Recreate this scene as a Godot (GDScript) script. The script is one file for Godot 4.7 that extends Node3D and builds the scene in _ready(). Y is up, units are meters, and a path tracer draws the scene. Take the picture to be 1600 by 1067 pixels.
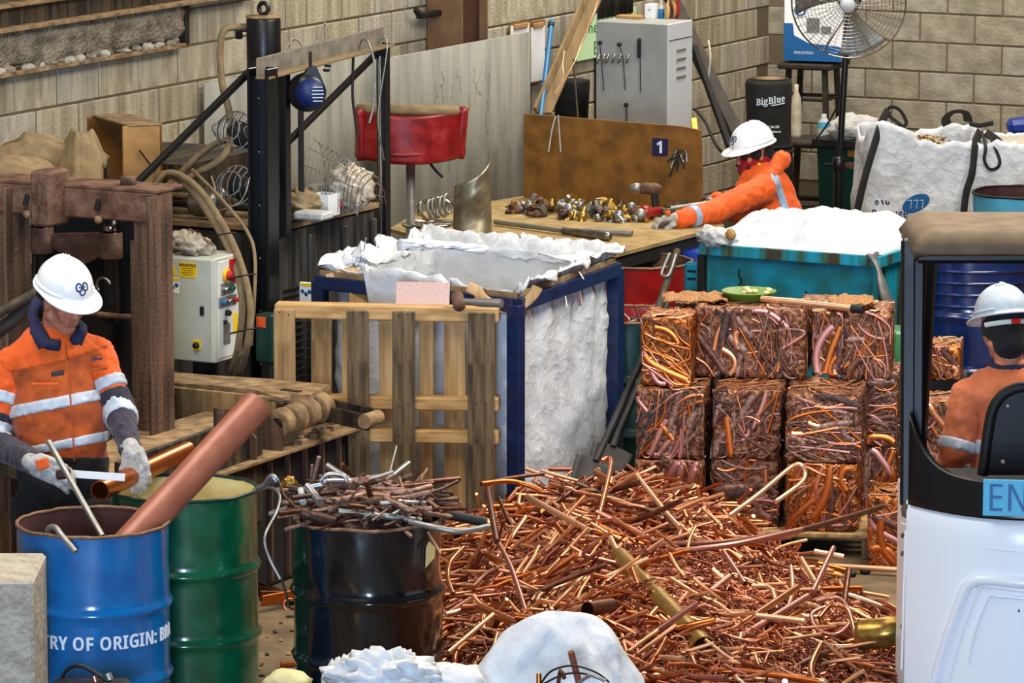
extends Node3D
# A scrap metal yard inside a block-walled shed. Units are metres; the room's own axes are turned by TURN.
const FOCAL := 7200.0
const EYE := Vector3(0, 4.5, 0)
const PITCH := 0.16284
const TURN := -0.4791
const CORNER := Vector3(1.778, 0, -31.85)
var view := Basis(Vector3.RIGHT, -PITCH)
var room := Transform3D(Basis(Vector3.UP, TURN), CORNER)
var rng := RandomNumberGenerator.new()
var nz := FastNoiseLite.new()
var taken := {}
var tex := {}
var M := {}

func _ready():
	rng.seed = 11
	nz.seed = 5; nz.frequency = 1.0; nz.fractal_octaves = 3
	camera_and_light()
	materials()
	setting()
	left_zone()
	back_zone()
	right_zone()
	middle_zone()
	bale_zone()
	front_zone()
	heap()
	people()
	forklift_zone()

func camera_and_light():
	var cam := Camera3D.new(); cam.name = "camera"
	cam.transform = Transform3D(view, EYE)
	cam.fov = rad_to_deg(2.0 * atan(533.5 / FOCAL)); cam.near = 0.5; cam.far = 120.0
	add_child(cam)
	var we := WorldEnvironment.new(); we.name = "world"
	var e := Environment.new()
	e.background_mode = Environment.BG_SKY
	var sky := Sky.new(); var sm := ProceduralSkyMaterial.new()
	sm.sky_top_color = Color(0.55, 0.66, 0.8); sm.sky_horizon_color = Color(0.8, 0.84, 0.88)
	sm.ground_bottom_color = Color(0.35, 0.34, 0.32); sm.ground_horizon_color = Color(0.6, 0.6, 0.6)
	sky.sky_material = sm; e.sky = sky
	e.tonemap_mode = Environment.TONE_MAPPER_LINEAR
	e.tonemap_exposure = 1.36
	e.sdfgi_enabled = true; e.ssao_enabled = true; e.ssil_enabled = true
	we.environment = e; add_child(we)
	# daylight through the roof sheets, the open roller door behind the camera, and the high side opening
	for d in [[Vector3(3.6, 6.25, -20.0), 3.2, 5.0, Color(1.0, 0.97, 0.92), 52.0], [Vector3(-2.6, 6.25, -17.0), 2.6, 5.0, Color(1.0, 0.97, 0.92), 20.0], [Vector3(2.0, 6.25, -28.0), 3.0, 3.0, Color(1.0, 0.97, 0.92), 30.0]]:
		area("skylight_light", Transform3D(Basis(Vector3.RIGHT, -PI / 2), d[0]), d[1], d[2], d[3], d[4])
	area("door_light", Transform3D(Basis(Vector3.UP, PI) , Vector3(-1.6, 2.7, 1.6)), 3.4, 4.6, Color(0.78, 0.88, 1.0), 210.0)

func area(called, xf, w, h, c, en):
	var l := AreaLight3D.new(); l.name = numbered(called, self)
	l.transform = xf; l.area_size = Vector2(w, h); l.light_color = c; l.light_energy = en
	l.area_normalize_energy = true; l.area_range = 60.0; l.area_attenuation = 2.0; l.shadow_enabled = true
	if called == "door_light": l.transform.basis = Basis(Vector3.UP, 0.0)
	add_child(l)

# ---------- where things are ----------
func at(x, y, d) -> Vector3: return EYE + view * Vector3((x - 800.0) / FOCAL * d, -(y - 533.5) / FOCAL * d, -d)
func onh(x, y, h) -> Vector3:
	var r: Vector3 = view * Vector3((x - 800.0) / FOCAL, -(y - 533.5) / FOCAL, -1.0)
	return EYE + r * ((h - EYE.y) / r.y)
func atl(l) -> PackedVector3Array:
	var o := PackedVector3Array()
	for p in l: o.append(at(p[0], p[1], p[2]))
	return o
func rv(s) -> Vector3: return Vector3(rng.randf_range(-s, s), rng.randf_range(-s, s), rng.randf_range(-s, s))
func rr(a, b) -> float: return rng.randf_range(a, b)
func turned(y) -> Basis: return Basis(Vector3.UP, y)
func look(z: Vector3, up := Vector3.UP) -> Basis:   # basis whose y axis runs along z
	var y := z.normalized()
	if absf(y.dot(up)) > 0.97: up = Vector3.RIGHT
	var x := up.cross(y).normalized()
	return Basis(x, y, x.cross(y))

# ---------- naming ----------
func numbered(called: String, parent: Node) -> String:
	var k := str(parent.get_instance_id()) + called
	var n: int = taken.get(k, 0)
	taken[k] = n + 1
	return called if n == 0 else "%s_%03d" % [called, n]
func tag(o, label, cat, group = ""):
	o.set_meta("label", label); o.set_meta("category", cat)
	if group: o.set_meta("group", group)
	return o
func thing(called, label, cat, pos := Vector3.ZERO, turn = 0.0, group := "") -> Node3D:
	var o := Node3D.new(); o.name = numbered(called, self)
	o.position = pos; o.rotation.y = turn; add_child(o)
	return tag(o, label, cat, group)
func ns() -> SurfaceTool:
	var s := SurfaceTool.new(); s.begin(Mesh.PRIMITIVE_TRIANGLES); s.set_smooth_group(-1); return s
func done(st: SurfaceTool) -> ArrayMesh:
	st.generate_normals(); return st.commit()
func put(t: Node, called: String, st, mat, label := "") -> MeshInstance3D:
	var o := MeshInstance3D.new(); o.name = numbered(called, t)
	o.mesh = st if st is Mesh else done(st)
	o.material_override = M[mat] if mat is String else mat
	if label: o.set_meta("label", label)
	t.add_child(o); return o
func world_of(t: Node3D) -> Transform3D:
	return t.transform if t.get_parent() == self else t.get_parent().transform * t.transform
func putw(t: Node3D, called: String, st: SurfaceTool, mat, label := "") -> MeshInstance3D:   # the shape is given in the scene's axes
	var m := done(st); var s := SurfaceTool.new()
	s.append_from(m, 0, world_of(t).affine_inverse())
	return put(t, called, s.commit(), mat, label)
func solo(called, st: SurfaceTool, mat, label, cat, group := "") -> MeshInstance3D:   # a thing of one mesh, its origin at its foot
	var m := done(st); var b := m.get_aabb(); var c := b.get_center(); c.y = b.position.y
	var s := SurfaceTool.new(); s.append_from(m, 0, Transform3D(Basis(), -c))
	var o := MeshInstance3D.new(); o.name = numbered(called, self); o.mesh = s.commit(); o.position = c
	o.material_override = M[mat] if mat is String else mat
	add_child(o); return tag(o, label, cat, group)
func struct(called, pos, turn) -> Node3D:
	var o := Node3D.new(); o.name = called; o.position = pos; o.rotation.y = turn; o.set_meta("kind", "structure"); add_child(o); return o

# ---------- shapes ----------
func quad(st, a, b, c, d):
	st.add_vertex(a); st.add_vertex(c); st.add_vertex(b); st.add_vertex(a); st.add_vertex(d); st.add_vertex(c)
func conv(st, p: Array, c: Vector3):
	for i in range(1, p.size() - 1):
		var a: Vector3 = p[0]; var b: Vector3 = p[i]; var d: Vector3 = p[i + 1]
		if (b - a).cross(d - a).dot(a + b + d - 3.0 * c) > 0.0: var k = b; b = d; d = k
		st.add_vertex(a); st.add_vertex(b); st.add_vertex(d)
func box(st, c: Vector3, s: Vector3, b := Basis(), bev := 0.004):
	st.set_smooth_group(-1)
	var h := s * 0.5
	bev = minf(bev, minf(h.x, minf(h.y, h.z)) * 0.6)
	var v := []
	for k in 8:
		var g := Vector3(1 if k & 1 else -1, 1 if k & 2 else -1, 1 if k & 4 else -1)
		var row := []
		for ax in 3:
			var q := g * (h - Vector3.ONE * bev); q[ax] = g[ax] * h[ax]
			row.append(c + b * q)
		v.append(row)
	for ax in 3:
		var b1 := 1 << ((ax + 1) % 3); var b2 := 1 << ((ax + 2) % 3)
		for sgn in 2:
			var o := (1 << ax) * sgn
			conv(st, [v[o][ax], v[o | b1][ax], v[o | b1 | b2][ax], v[o | b2][ax]], c)
	if bev <= 0.0005: return
	for ax in 3:
		var a1 := (ax + 1) % 3; var a2 := (ax + 2) % 3
		for k in 4:
			var o := ((1 << a1) if k & 1 else 0) | ((1 << a2) if k & 2 else 0); var q := o | (1 << ax)
			conv(st, [v[o][a1], v[q][a1], v[q][a2], v[o][a2]], c)
	for k in 8: conv(st, [v[k][0], v[k][1], v[k][2]], c)
func bar(st, a: Vector3, b: Vector3, w, d, bev := 0.004, up := Vector3.UP):   # a squared bar from a to b
	box(st, (a + b) * 0.5, Vector3(w, a.distance_to(b), d), look(b - a, up), bev)
func tube(st, p, r, n := 8, caps := true, flat := 1.0, up := Vector3.ZERO, wall := 0.0):
	st.set_smooth_group(0)
	var m: int = p.size()
	if m < 2: return
	var t0: Vector3 = (p[1] - p[0]).normalized()
	var nn: Vector3 = up if up != Vector3.ZERO else (Vector3.UP if absf(t0.y) < 0.9 else Vector3.RIGHT)
	nn = (nn - t0 * nn.dot(t0)).normalized()
	var rings := []; var inner := []
	for i in m:
		var t: Vector3 = (p[mini(i + 1, m - 1)] - p[maxi(i - 1, 0)]).normalized()
		nn = (nn - t * nn.dot(t)).normalized()
		var bb := t.cross(nn)
		var rad: float = r if (r is float or r is int) else r[i]
		var ring := PackedVector3Array(); var inn := PackedVector3Array()
		for j in n:
			var a := TAU * j / n
			var e: Vector3 = nn * cos(a) * flat + bb * sin(a)
			ring.append(p[i] + e * rad)
			if wall > 0.0: inn.append(p[i] + e * (rad - wall))
		rings.append(ring); inner.append(inn)
	for i in m - 1:
		for j in n:
			var k := (j + 1) % n
			quad(st, rings[i][j], rings[i][k], rings[i + 1][k], rings[i + 1][j])
			if wall > 0.0: quad(st, inner[i][k], inner[i][j], inner[i + 1][j], inner[i + 1][k])
	if caps:
		st.set_smooth_group(-1)
		for e in [0, m - 1]:
			for j in n:
				var k := (j + 1) % n
				if wall > 0.0:
					if e == 0: quad(st, rings[e][k], rings[e][j], inner[e][j], inner[e][k])
					else: quad(st, rings[e][j], rings[e][k], inner[e][k], inner[e][j])
				else:
					st.add_vertex(p[e])
					if e == 0: st.add_vertex(rings[e][j]); st.add_vertex(rings[e][k])
					else: st.add_vertex(rings[e][k]); st.add_vertex(rings[e][j])
func rod(st, a: Vector3, b: Vector3, r, n := 8): tube(st, PackedVector3Array([a, b]), r, n)
func pipe(st, a: Vector3, b: Vector3, r, n := 18, wall := 0.004):
	var q := PackedVector3Array()
	for i in 5: q.append(a.lerp(b, i / 4.0))
	tube(st, q, r, n, true, 1.0, Vector3.ZERO, wall)
func curve(p, per := 6) -> PackedVector3Array:   # a smooth line through the points
	var o := PackedVector3Array(); var m: int = p.size()
	for i in m - 1:
		var a: Vector3 = p[maxi(i - 1, 0)]; var b: Vector3 = p[i]; var c: Vector3 = p[i + 1]; var d: Vector3 = p[mini(i + 2, m - 1)]
		for k in per: o.append(b.cubic_interpolate(c, a, d, float(k) / per))
	o.append(p[m - 1]); return o
func ring(c: Vector3, b: Basis, rx, rz, n := 24, a0 := 0.0, a1 := TAU) -> PackedVector3Array:
	var o := PackedVector3Array()
	for i in n + 1:
		var a := lerpf(a0, a1, float(i) / n)
		o.append(c + b * Vector3(cos(a) * rx, 0, sin(a) * rz))
	return o
func lathe(st, prof: Array, n := 32, xf := Transform3D(), a0 := 0.0, a1 := TAU, dent := 0.0):
	st.set_smooth_group(0)
	var rows := []
	for q in prof:
		var row := PackedVector3Array()
		for j in n + 1:
			var a := lerpf(a0, a1, float(j) / n)
			if j == n and absf(a1 - a0 - TAU) < 0.001: a = a0
			var rad: float = q[0]
			if dent > 0.0 and rad > 0.01: rad += dent * nz.get_noise_3d(cos(a) * 2.3 + xf.origin.x * 7.0, q[1] * 4.0, sin(a) * 2.3 + xf.origin.z * 5.0)
			row.append(xf * Vector3(rad * cos(a), q[1], rad * sin(a)))
		rows.append(row)
	for i in rows.size() - 1:
		for j in n: quad(st, rows[i][j], rows[i + 1][j], rows[i + 1][j + 1], rows[i][j + 1])
func sheet(st, nu: int, nv: int, fn: Callable, th := 0.004, smooth := true):   # a sheet of some thickness over u, v in 0..1
	st.set_smooth_group(0 if smooth else -1)
	var w := nv + 1
	var P := PackedVector3Array()
	for i in nu + 1:
		for j in w: P.append(fn.call(float(i) / nu, float(j) / nv))
	var A := PackedVector3Array(); var B := PackedVector3Array()
	for i in nu + 1:
		for j in w:
			var du: Vector3 = P[mini(i + 1, nu) * w + j] - P[maxi(i - 1, 0) * w + j]
			var dv: Vector3 = P[i * w + mini(j + 1, nv)] - P[i * w + maxi(j - 1, 0)]
			var n := du.cross(dv).normalized() * th * 0.5
			A.append(P[i * w + j] + n); B.append(P[i * w + j] - n)
	for i in nu:
		for j in nv:
			var a := i * w + j; var b := a + w
			quad(st, A[a], A[b], A[b + 1], A[a + 1]); quad(st, B[a], B[a + 1], B[b + 1], B[b])
	for i in nu:
		var a := i * w; var c := a + nv
		quad(st, A[a], B[a], B[a + w], A[a + w]); quad(st, A[c], A[c + w], B[c + w], B[c])
	for j in nv:
		var c := nu * w + j
		quad(st, A[j], A[j + 1], B[j + 1], B[j]); quad(st, A[c], B[c], B[c + 1], A[c + 1])
func prism(st, poly: PackedVector2Array, z0: float, z1: float, xf := Transform3D(), groups := false):   # an outline in x, y pushed along z
	st.set_smooth_group(-1)
	if Geometry2D.is_polygon_clockwise(poly): poly = poly.duplicate(); poly.reverse()
	var tri := Geometry2D.triangulate_polygon(poly)
	for k in range(0, tri.size(), 3):
		var a := poly[tri[k]]; var b := poly[tri[k + 1]]; var c := poly[tri[k + 2]]
		if (b - a).cross(c - a) < 0.0: var q := b; b = c; c = q
		for v in [a, c, b]: st.add_vertex(xf * Vector3(v.x, v.y, z1))
		for v in [a, b, c]: st.add_vertex(xf * Vector3(v.x, v.y, z0))
	if groups: st.set_smooth_group(0)
	for i in poly.size():
		var a := poly[i]; var b := poly[(i + 1) % poly.size()]
		quad(st, xf * Vector3(a.x, a.y, z0), xf * Vector3(b.x, b.y, z0), xf * Vector3(b.x, b.y, z1), xf * Vector3(a.x, a.y, z1))
func blob(st, c: Vector3, r: Vector3, amp := 0.25, fr := 2.5, b := Basis(), n := 14, cut := -9.0):   # a lump: a dented ball
	st.set_smooth_group(0)
	var rows := []
	for i in n + 1:
		var row := PackedVector3Array(); var th := PI * i / n
		for j in 2 * n + 1:
			var ph := TAU * (j % (2 * n)) / (2 * n)
			var d := Vector3(sin(th) * cos(ph), -cos(th), sin(th) * sin(ph))
			var q := d * r * (1.0 + amp * nz.get_noise_3dv(d * fr + c * 3.1))
			q.y = maxf(q.y, cut)
			row.append(c + b * q)
		rows.append(row)
	for i in n:
		for j in 2 * n: quad(st, rows[i][j], rows[i + 1][j], rows[i + 1][j + 1], rows[i][j + 1])
func letters(t: Node3D, called, text, size: float, xf: Transform3D, mat, depth := 0.002, font := "Droid Sans", weight := 400, stretch := Vector3.ONE):
	var tm := TextMesh.new(); var f := SystemFont.new(); f.font_names = PackedStringArray([font]); f.font_weight = weight
	tm.font = f; tm.text = text; tm.font_size = 64; tm.pixel_size = size / 46.0; tm.depth = depth; tm.curve_step = 1.0
	var o := MeshInstance3D.new(); o.name = numbered(called, t); o.mesh = tm
	o.material_override = M[mat] if mat is String else mat
	o.transform = Transform3D(xf.basis * Basis.from_scale(stretch), xf.origin); t.add_child(o); return o
func wrap_text(t: Node3D, text: String, cap: float, r: float, y: float, mid: float, mat: String, font := "Droid Sans", squeeze := 0.9, rise := 0.0):   # lettering bent round an upright cylinder
	var f := SystemFont.new(); f.font_names = PackedStringArray([font]); f.font_weight = 700
	var em := cap / 0.714; var ws := []; var total := 0.0
	for ch in text:
		var w: float = f.get_string_size(ch, HORIZONTAL_ALIGNMENT_LEFT, -1, 64).x / 64.0 * em * squeeze
		ws.append(w); total += w
	var a := mid - total * 0.5 / r
	for i in text.length():
		var m: float = a + ws[i] * 0.5 / r
		if text[i] != " ": letters(t, "lettering", text[i], cap, Transform3D(Basis(Vector3.UP, m), Vector3(sin(m) * r, y + rise * (m - mid), cos(m) * r)), mat, 0.003, font, 700, Vector3(squeeze, 1, 1))
		a += ws[i] / r
# ---------- bodies: a distance field meshed with surface nets ----------
func field(bones: Array, cell: float, k: float, amp := 0.0, fr := 8.0) -> Dictionary:   # bone: [a, b, ra, rb, squash axis, squash]
	var lo := Vector3.ONE * 1e9; var hi := -lo
	for q in bones:
		var R: float = maxf(q[2], q[3]) * 1.05 + 0.02
		for e in 2:
			lo = lo.min(q[e] - Vector3.ONE * R); hi = hi.max(q[e] + Vector3.ONE * R)
	lo -= Vector3.ONE * cell * 3.0; hi += Vector3.ONE * cell * 3.0
	var nx := int((hi.x - lo.x) / cell) + 2; var ny := int((hi.y - lo.y) / cell) + 2; var nzz := int((hi.z - lo.z) / cell) + 2
	var f := PackedFloat32Array(); f.resize(nx * ny * nzz); f.fill(1.0)
	for q in bones:
		var a: Vector3 = q[0]; var ab: Vector3 = q[1] - a; var L := maxf(ab.length_squared(), 1e-9)
		var ra: float = q[2]; var rb: float = q[3]
		var R := maxf(ra, rb) + k + cell * 2.5
		var sq: bool = q.size() > 4
		var ax: Vector3 = q[4].normalized() if sq else Vector3.UP
		var inv: float = 1.0 / q[5] - 1.0 if sq else 0.0
		var p0: Vector3 = q[0].min(q[1]) - Vector3.ONE * R - lo; var p1: Vector3 = q[0].max(q[1]) + Vector3.ONE * R - lo
		for z in range(maxi(0, int(p0.z / cell)), mini(nzz, int(p1.z / cell) + 2)):
			for y in range(maxi(0, int(p0.y / cell)), mini(ny, int(p1.y / cell) + 2)):
				for x in range(maxi(0, int(p0.x / cell)), mini(nx, int(p1.x / cell) + 2)):
					var p := lo + Vector3(x, y, z) * cell - a
					var t := clampf(p.dot(ab) / L, 0.0, 1.0)
					p -= ab * t
					if sq: p += ax * (p.dot(ax) * inv)
					var d := p.length() - lerpf(ra, rb, t)
					if sq and inv > 0.0: d *= lerpf(1.0, q[5], 0.35)
					var i := x + nx * (y + ny * z)
					var o := f[i]
					if o >= 1.0: f[i] = d
					else:
						var h := clampf(0.5 + 0.5 * (o - d) / k, 0.0, 1.0)
						f[i] = lerpf(o, d, h) - k * h * (1.0 - h)
	if amp > 0.0:
		for z in nzz:
			for y in ny:
				for x in nx:
					var i := x + nx * (y + ny * z)
					if absf(f[i]) < 0.06:
						var p := lo + Vector3(x, y, z) * cell
						f[i] += amp * (1.0 - 2.2 * absf(nz.get_noise_3d(p.x * fr, p.y * fr * 0.7, p.z * fr)))
	return {"f": f, "n": Vector3i(nx, ny, nzz), "o": lo, "c": cell}
func nets(st, g: Dictionary, off := 0.0, clip = null, flat := false):
	st.set_smooth_group(-1 if flat else 0)
	var nx: int = g.n.x; var ny: int = g.n.y; var nzz: int = g.n.z; var cell: float = g.c; var lo: Vector3 = g.o
	var f: PackedFloat32Array = g.f.duplicate()
	var sxy := nx * ny
	for i in f.size(): f[i] -= off
	if clip != null:
		for i in f.size():
			if f[i] < cell * 2.0:
				f[i] = maxf(f[i], clip.call(lo + Vector3(i % nx, (i / nx) % ny, i / sxy) * cell))
	var vert := {}
	var offs := [0, 1, nx, nx + 1, sxy, sxy + 1, sxy + nx, sxy + nx + 1]
	var edges := [[0, 1], [2, 3], [4, 5], [6, 7], [0, 2], [1, 3], [4, 6], [5, 7], [0, 4], [1, 5], [2, 6], [3, 7]]
	var reach := cell * 3.5
	for z in nzz - 1:
		for y in ny - 1:
			var base := nx * (y + ny * z)
			for x in nx - 1:
				var i := base + x
				if absf(f[i]) > reach: continue
				var m := 0
				for c in 8:
					if f[i + offs[c]] < 0.0: m |= 1 << c
				if m == 0 or m == 255: continue
				var s := Vector3.ZERO; var cnt := 0
				for e in edges:
					var a: int = e[0]; var b: int = e[1]
					if ((m >> a) & 1) != ((m >> b) & 1):
						var fa := f[i + offs[a]]; var t := fa / (fa - f[i + offs[b]])
						var va := Vector3(a & 1, (a >> 1) & 1, a >> 2); var vb := Vector3(b & 1, (b >> 1) & 1, b >> 2)
						s += va.lerp(vb, t); cnt += 1
				vert[i] = lo + (Vector3(x, y, z) + s / cnt) * cell
	var step := [1, nx, sxy]
	for i in vert:
		for ax in 3:
			var j: int = i + step[ax]
			if j >= f.size(): continue
			var ina := f[i] < 0.0
			if ina == (f[j] < 0.0): continue
			var d1: int = step[(ax + 1) % 3]; var d2: int = step[(ax + 2) % 3]
			if not (vert.has(i - d1) and vert.has(i - d2) and vert.has(i - d1 - d2)): continue
			var a: Vector3 = vert[i - d1 - d2]; var b: Vector3 = vert[i - d2]; var c: Vector3 = vert[i]; var d: Vector3 = vert[i - d1]
			if ina: quad(st, a, b, c, d)
			else: quad(st, a, d, c, b)
# ---------- surfaces ----------
func pattern(kind: String) -> PackedByteArray:
	if tex.has(kind): return tex[kind]
	var n := FastNoiseLite.new(); n.seed = kind.hash() % 1000; n.frequency = 0.02; n.fractal_octaves = 5
	var im: Image
	match kind:
		"streak": n.frequency = 0.03; im = n.get_seamless_image(256, 24); im.resize(256, 256, Image.INTERPOLATE_CUBIC)
		"grain": n.frequency = 0.045; im = n.get_seamless_image(20, 256); im.resize(256, 256, Image.INTERPOLATE_CUBIC)
		"fine": n.frequency = 0.11; im = n.get_seamless_image(256, 256)
		"pits": n.noise_type = FastNoiseLite.TYPE_CELLULAR; n.frequency = 0.09; n.fractal_octaves = 2; im = n.get_seamless_image(256, 256)
		"crush": n.fractal_type = FastNoiseLite.FRACTAL_RIDGED; n.frequency = 0.018; n.domain_warp_enabled = true; n.domain_warp_amplitude = 20.0; im = n.get_seamless_image(256, 256)
		_: im = n.get_seamless_image(256, 256)
	im.convert(Image.FORMAT_L8)
	tex[kind] = im.get_data(); return tex[kind]
func ramp(kind: String, stops: Array) -> ImageTexture:   # the pattern in the colours of the stops
	var k := kind + str(stops)
	if tex.has(k): return tex[k]
	var g := Gradient.new(); g.offsets = PackedFloat32Array(); g.colors = PackedColorArray()
	var offs := PackedFloat32Array(); var cols := PackedColorArray()
	for i in stops.size():
		var s = stops[i]
		if s is Array: offs.append(s[0]); cols.append(Color(s[1]))
		else: offs.append(0.12 + 0.76 * i / maxf(1.0, stops.size() - 1)); cols.append(Color(s))
	g.offsets = offs; g.colors = cols
	var lut := []
	for i in 256: lut.append(g.sample(i / 255.0))
	var src := pattern(kind); var o := PackedByteArray(); o.resize(256 * 256 * 3)
	for i in 65536:
		var c: Color = lut[src[i]]
		o[i * 3] = c.r8; o[i * 3 + 1] = c.g8; o[i * 3 + 2] = c.b8
	tex[k] = ImageTexture.create_from_image(Image.create_from_data(256, 256, false, Image.FORMAT_RGB8, o))
	return tex[k]
func mk(called: String, kind: String, stops: Array, sc: float, rough: float, metal := 0.0, bump := 0.0, bkind := "fine", world := false) -> StandardMaterial3D:
	var m := StandardMaterial3D.new(); m.resource_name = called
	if stops.size() == 1: m.albedo_color = Color(stops[0])
	else: m.albedo_texture = ramp(kind, stops)
	m.roughness = rough; m.metallic = metal; m.metallic_specular = 0.5
	m.uv1_triplanar = true; m.uv1_world_triplanar = world; m.uv1_scale = Vector3.ONE * sc
	m.uv1_triplanar_sharpness = 4.0
	if bump > 0.0:
		m.heightmap_enabled = true; m.heightmap_scale = bump; m.heightmap_texture = ramp(bkind, [[0.15, "000000"], [0.85, "ffffff"]])
	M[called] = m; return m
func materials():
	# walls and ground
	mk("block_a", "streak", ["8f856f", "a89e86", "bdb49c"], 1.3, 0.95, 0, 0.25, "fine", true)
	mk("block_b", "streak", ["837963", "9c9179", "b0a58c"], 1.1, 0.95, 0, 0.25, "fine", true)
	mk("block_c", "streak", ["989080", "aaa391", "bdb6a5"], 1.4, 0.95, 0, 0.25, "fine", true)
	mk("block_d", "fbm", ["8a8270", "9c9482", "aca591"], 1.2, 0.95, 0, 0.25, "fine", true)
	mk("block_e", "fbm", ["827a66", "958c76", "a69d86"], 1.2, 0.95, 0, 0.25, "fine", true)
	mk("dusty_grey", "fbm", ["6b6458", "8c8375"], 1.5, 0.8)
	mk("mortar", "fine", ["5e533f", "7a6d55"], 2.0, 1.0)
	mk("concrete", "fbm", ["9a9181", "b0a797", "bdb5a5"], 1.6, 0.95, 0, 0.7, "pits", true)
	mk("old_concrete", "fbm", ["5f564a", "857a69", "9a8f7c"], 1.5, 0.95, 0, 1.0, "fine", true)
	mk("ground", "fbm", ["54452f", "6a583f", "7d6a4c"], 0.6, 0.95, 0, 0.6, "fine", true)
	mk("shed", "fbm", ["4a4740", "5a564c"], 0.3, 0.9)
	mk("tin", "streak", ["6b614a", "8b8166", "7a705a"], 1.0, 0.6, 0.2)
	# steel
	mk("rust", "streak", ["36261d", "5a4232", "765a48"], 1.4, 0.8, 0.1, 0.25, "fine")
	mk("rust_red", "fbm", ["4e3326", "6e4e3c", "806452"], 1.6, 0.75, 0.1, 0.2, "fine")
	mk("dusty", "fbm", ["6a5338", "8f7452", "a98c66"], 1.6, 0.85, 0.05, 0.15, "fine")
	mk("grimy", "streak", ["17140f", "3a3024", "57472f"], 1.6, 0.7, 0.2, 0.2, "fine")
	mk("dark", "fbm", ["141211", "262220"], 1.6, 0.6, 0.3)
	mk("black_paint", "fbm", ["131316"], 1.5, 0.32, 0.0)
	mk("black_matt", "fbm", ["0e0d0d", "1e1c1b"], 2.0, 0.85)
	mk("bare_steel", "streak", ["6d6a66", "94918c"], 2.0, 0.35, 0.9)
	mk("chrome", "fbm", ["c8c6c2"], 1.0, 0.12, 1.0)
	mk("sheet_metal", "fbm", ["968a6e", "c0b496"], 1.5, 0.38, 0.8)
	mk("galv", "fbm", ["8c8b86", "a6a59f"], 2.5, 0.45, 0.7)
	mk("column_steel", "fbm", ["3a1f0f", "4c2a16"], 1.2, 0.7, 0.1)
	mk("column_edge", "fbm", ["76583c", "8a6a4a"], 1.2, 0.8)
	mk("roof_brown", "fbm", ["5e4c38", "78634c"], 1.3, 0.85)
	mk("tan_steel", "streak", ["75603f", "947b58"], 1.3, 0.8, 0.1)
	mk("casing", "streak", ["1f1e1e", "3c3a38", "57534e"], 1.6, 0.6, 0.3)
	mk("plate", "streak", ["8f9088", "a3a49a", "b1b0a3"], 1.0, 0.6, 0.2, 0.1)
	mk("hose", "fbm", ["6e5c40", "8d7856"], 3.0, 0.85)
	# timber, board, card
	mk("ply", "fbm", ["8c7448", "a28858", "b09766"], 1.2, 0.85)
	mk("board", "fbm", ["664210", "7c5218", "8a5e22"], 1.2, 0.8)
	mk("card", "fbm", ["9c7646", "b58c58"], 1.5, 0.9)
	mk("wood_new", "streak", ["a98250", "c49c66", "d3b07c"], 2.2, 0.85, 0, 0.1, "streak")
	mk("wood_new_flat", "grain", ["a98250", "c49c66", "d3b07c"], 2.2, 0.85, 0, 0.1, "grain")
	mk("wood_old", "streak", ["3e3324", "66553d", "7d6a4e"], 2.6, 0.95, 0, 0.2, "streak")
	mk("wood_mid", "streak", ["7f6340", "a07f54", "b39366"], 2.4, 0.9, 0, 0.15, "streak")
	mk("wood_dark", "fbm", ["1e1812", "372b1e"], 2.0, 0.7)
	# paint
	mk("blue_drum", "fbm", ["005a9c", "006cb0"], 1.2, 0.26, 0.0)
	mk("green_drum", "fbm", ["06482e", "0b6040"], 1.2, 0.24, 0.0)
	mk("black_drum", "fbm", ["08090c", "12141a"], 1.2, 0.22, 0.0)
	mk("navy_drum", "fbm", ["0a1c4c", "11285f"], 1.2, 0.24, 0.0)
	mk("red_drum", "fbm", ["7c0d0d", "9c1414"], 1.2, 0.32, 0.0)
	mk("dark_green", "fbm", ["08332d"], 1.2, 0.35, 0.0)
	mk("sky_drum", "fbm", ["4a9ec0"], 1.2, 0.4, 0.0)
	mk("cream", "fbm", ["c4b678", "ddd09a"], 1.5, 0.6)
	mk("inside_red", "fbm", ["2e1210", "4a1c18"], 2.0, 0.8)
	mk("rim_rust", "fbm", ["6b4a35", "98735a"], 4.0, 0.6, 0.3)
	mk("teal", "fbm", ["1c6468", "0f7e98", "1194b6"], 0.8, 0.5)
	mk("teal_worn", "streak", [[0.2, "3c3324"], [0.4, "2c6a62"], [0.6, "0f7f94"], [0.8, "1192ae"]], 1.1, 0.55)
	mk("frame_blue", "fbm", ["081638", "0d2656"], 2.0, 0.4)
	mk("bright_blue", "fbm", ["0e3292"], 2.0, 0.4)
	mk("panel_grey", "fbm", ["b4b7a8", "c3c6b8"], 0.8, 0.45)
	mk("panel_light", "fbm", ["d0d2cc"], 0.8, 0.45)
	mk("cab_grey", "fbm", ["93948f", "a3a49f"], 0.7, 0.5)
	mk("cab_white", "fbm", ["cbcdd0"], 0.7, 0.5)
	mk("yellow", "fbm", ["e0b000"], 1.0, 0.5)
	mk("label_yellow", "fbm", ["efc610"], 1.0, 0.5)
	mk("ink", "fbm", ["111111"], 1.0, 0.6)
	mk("ink_blue", "fbm", ["12265e"], 1.0, 0.5)
	mk("ink_teal", "fbm", ["0f5a94"], 1.0, 0.5)
	mk("sky_label", "fbm", ["4db2d6"], 1.0, 0.5)
	mk("white_paint", "fbm", ["ecf0f6"], 0.6, 0.3)
	mk("white", "fbm", ["f0f0f0"], 1.0, 0.6)
	mk("text_white", "fbm", ["dfe9f2"], 1.0, 0.6)
	mk("red", "fbm", ["b01818"], 1.0, 0.45)
	mk("green", "fbm", ["0c6a3a"], 1.0, 0.45)
	mk("glow_sign", "fbm", ["c6e6b4"], 1.0, 0.6)
	mk("navy_sign", "fbm", ["14144a"], 1.0, 0.5)
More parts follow.
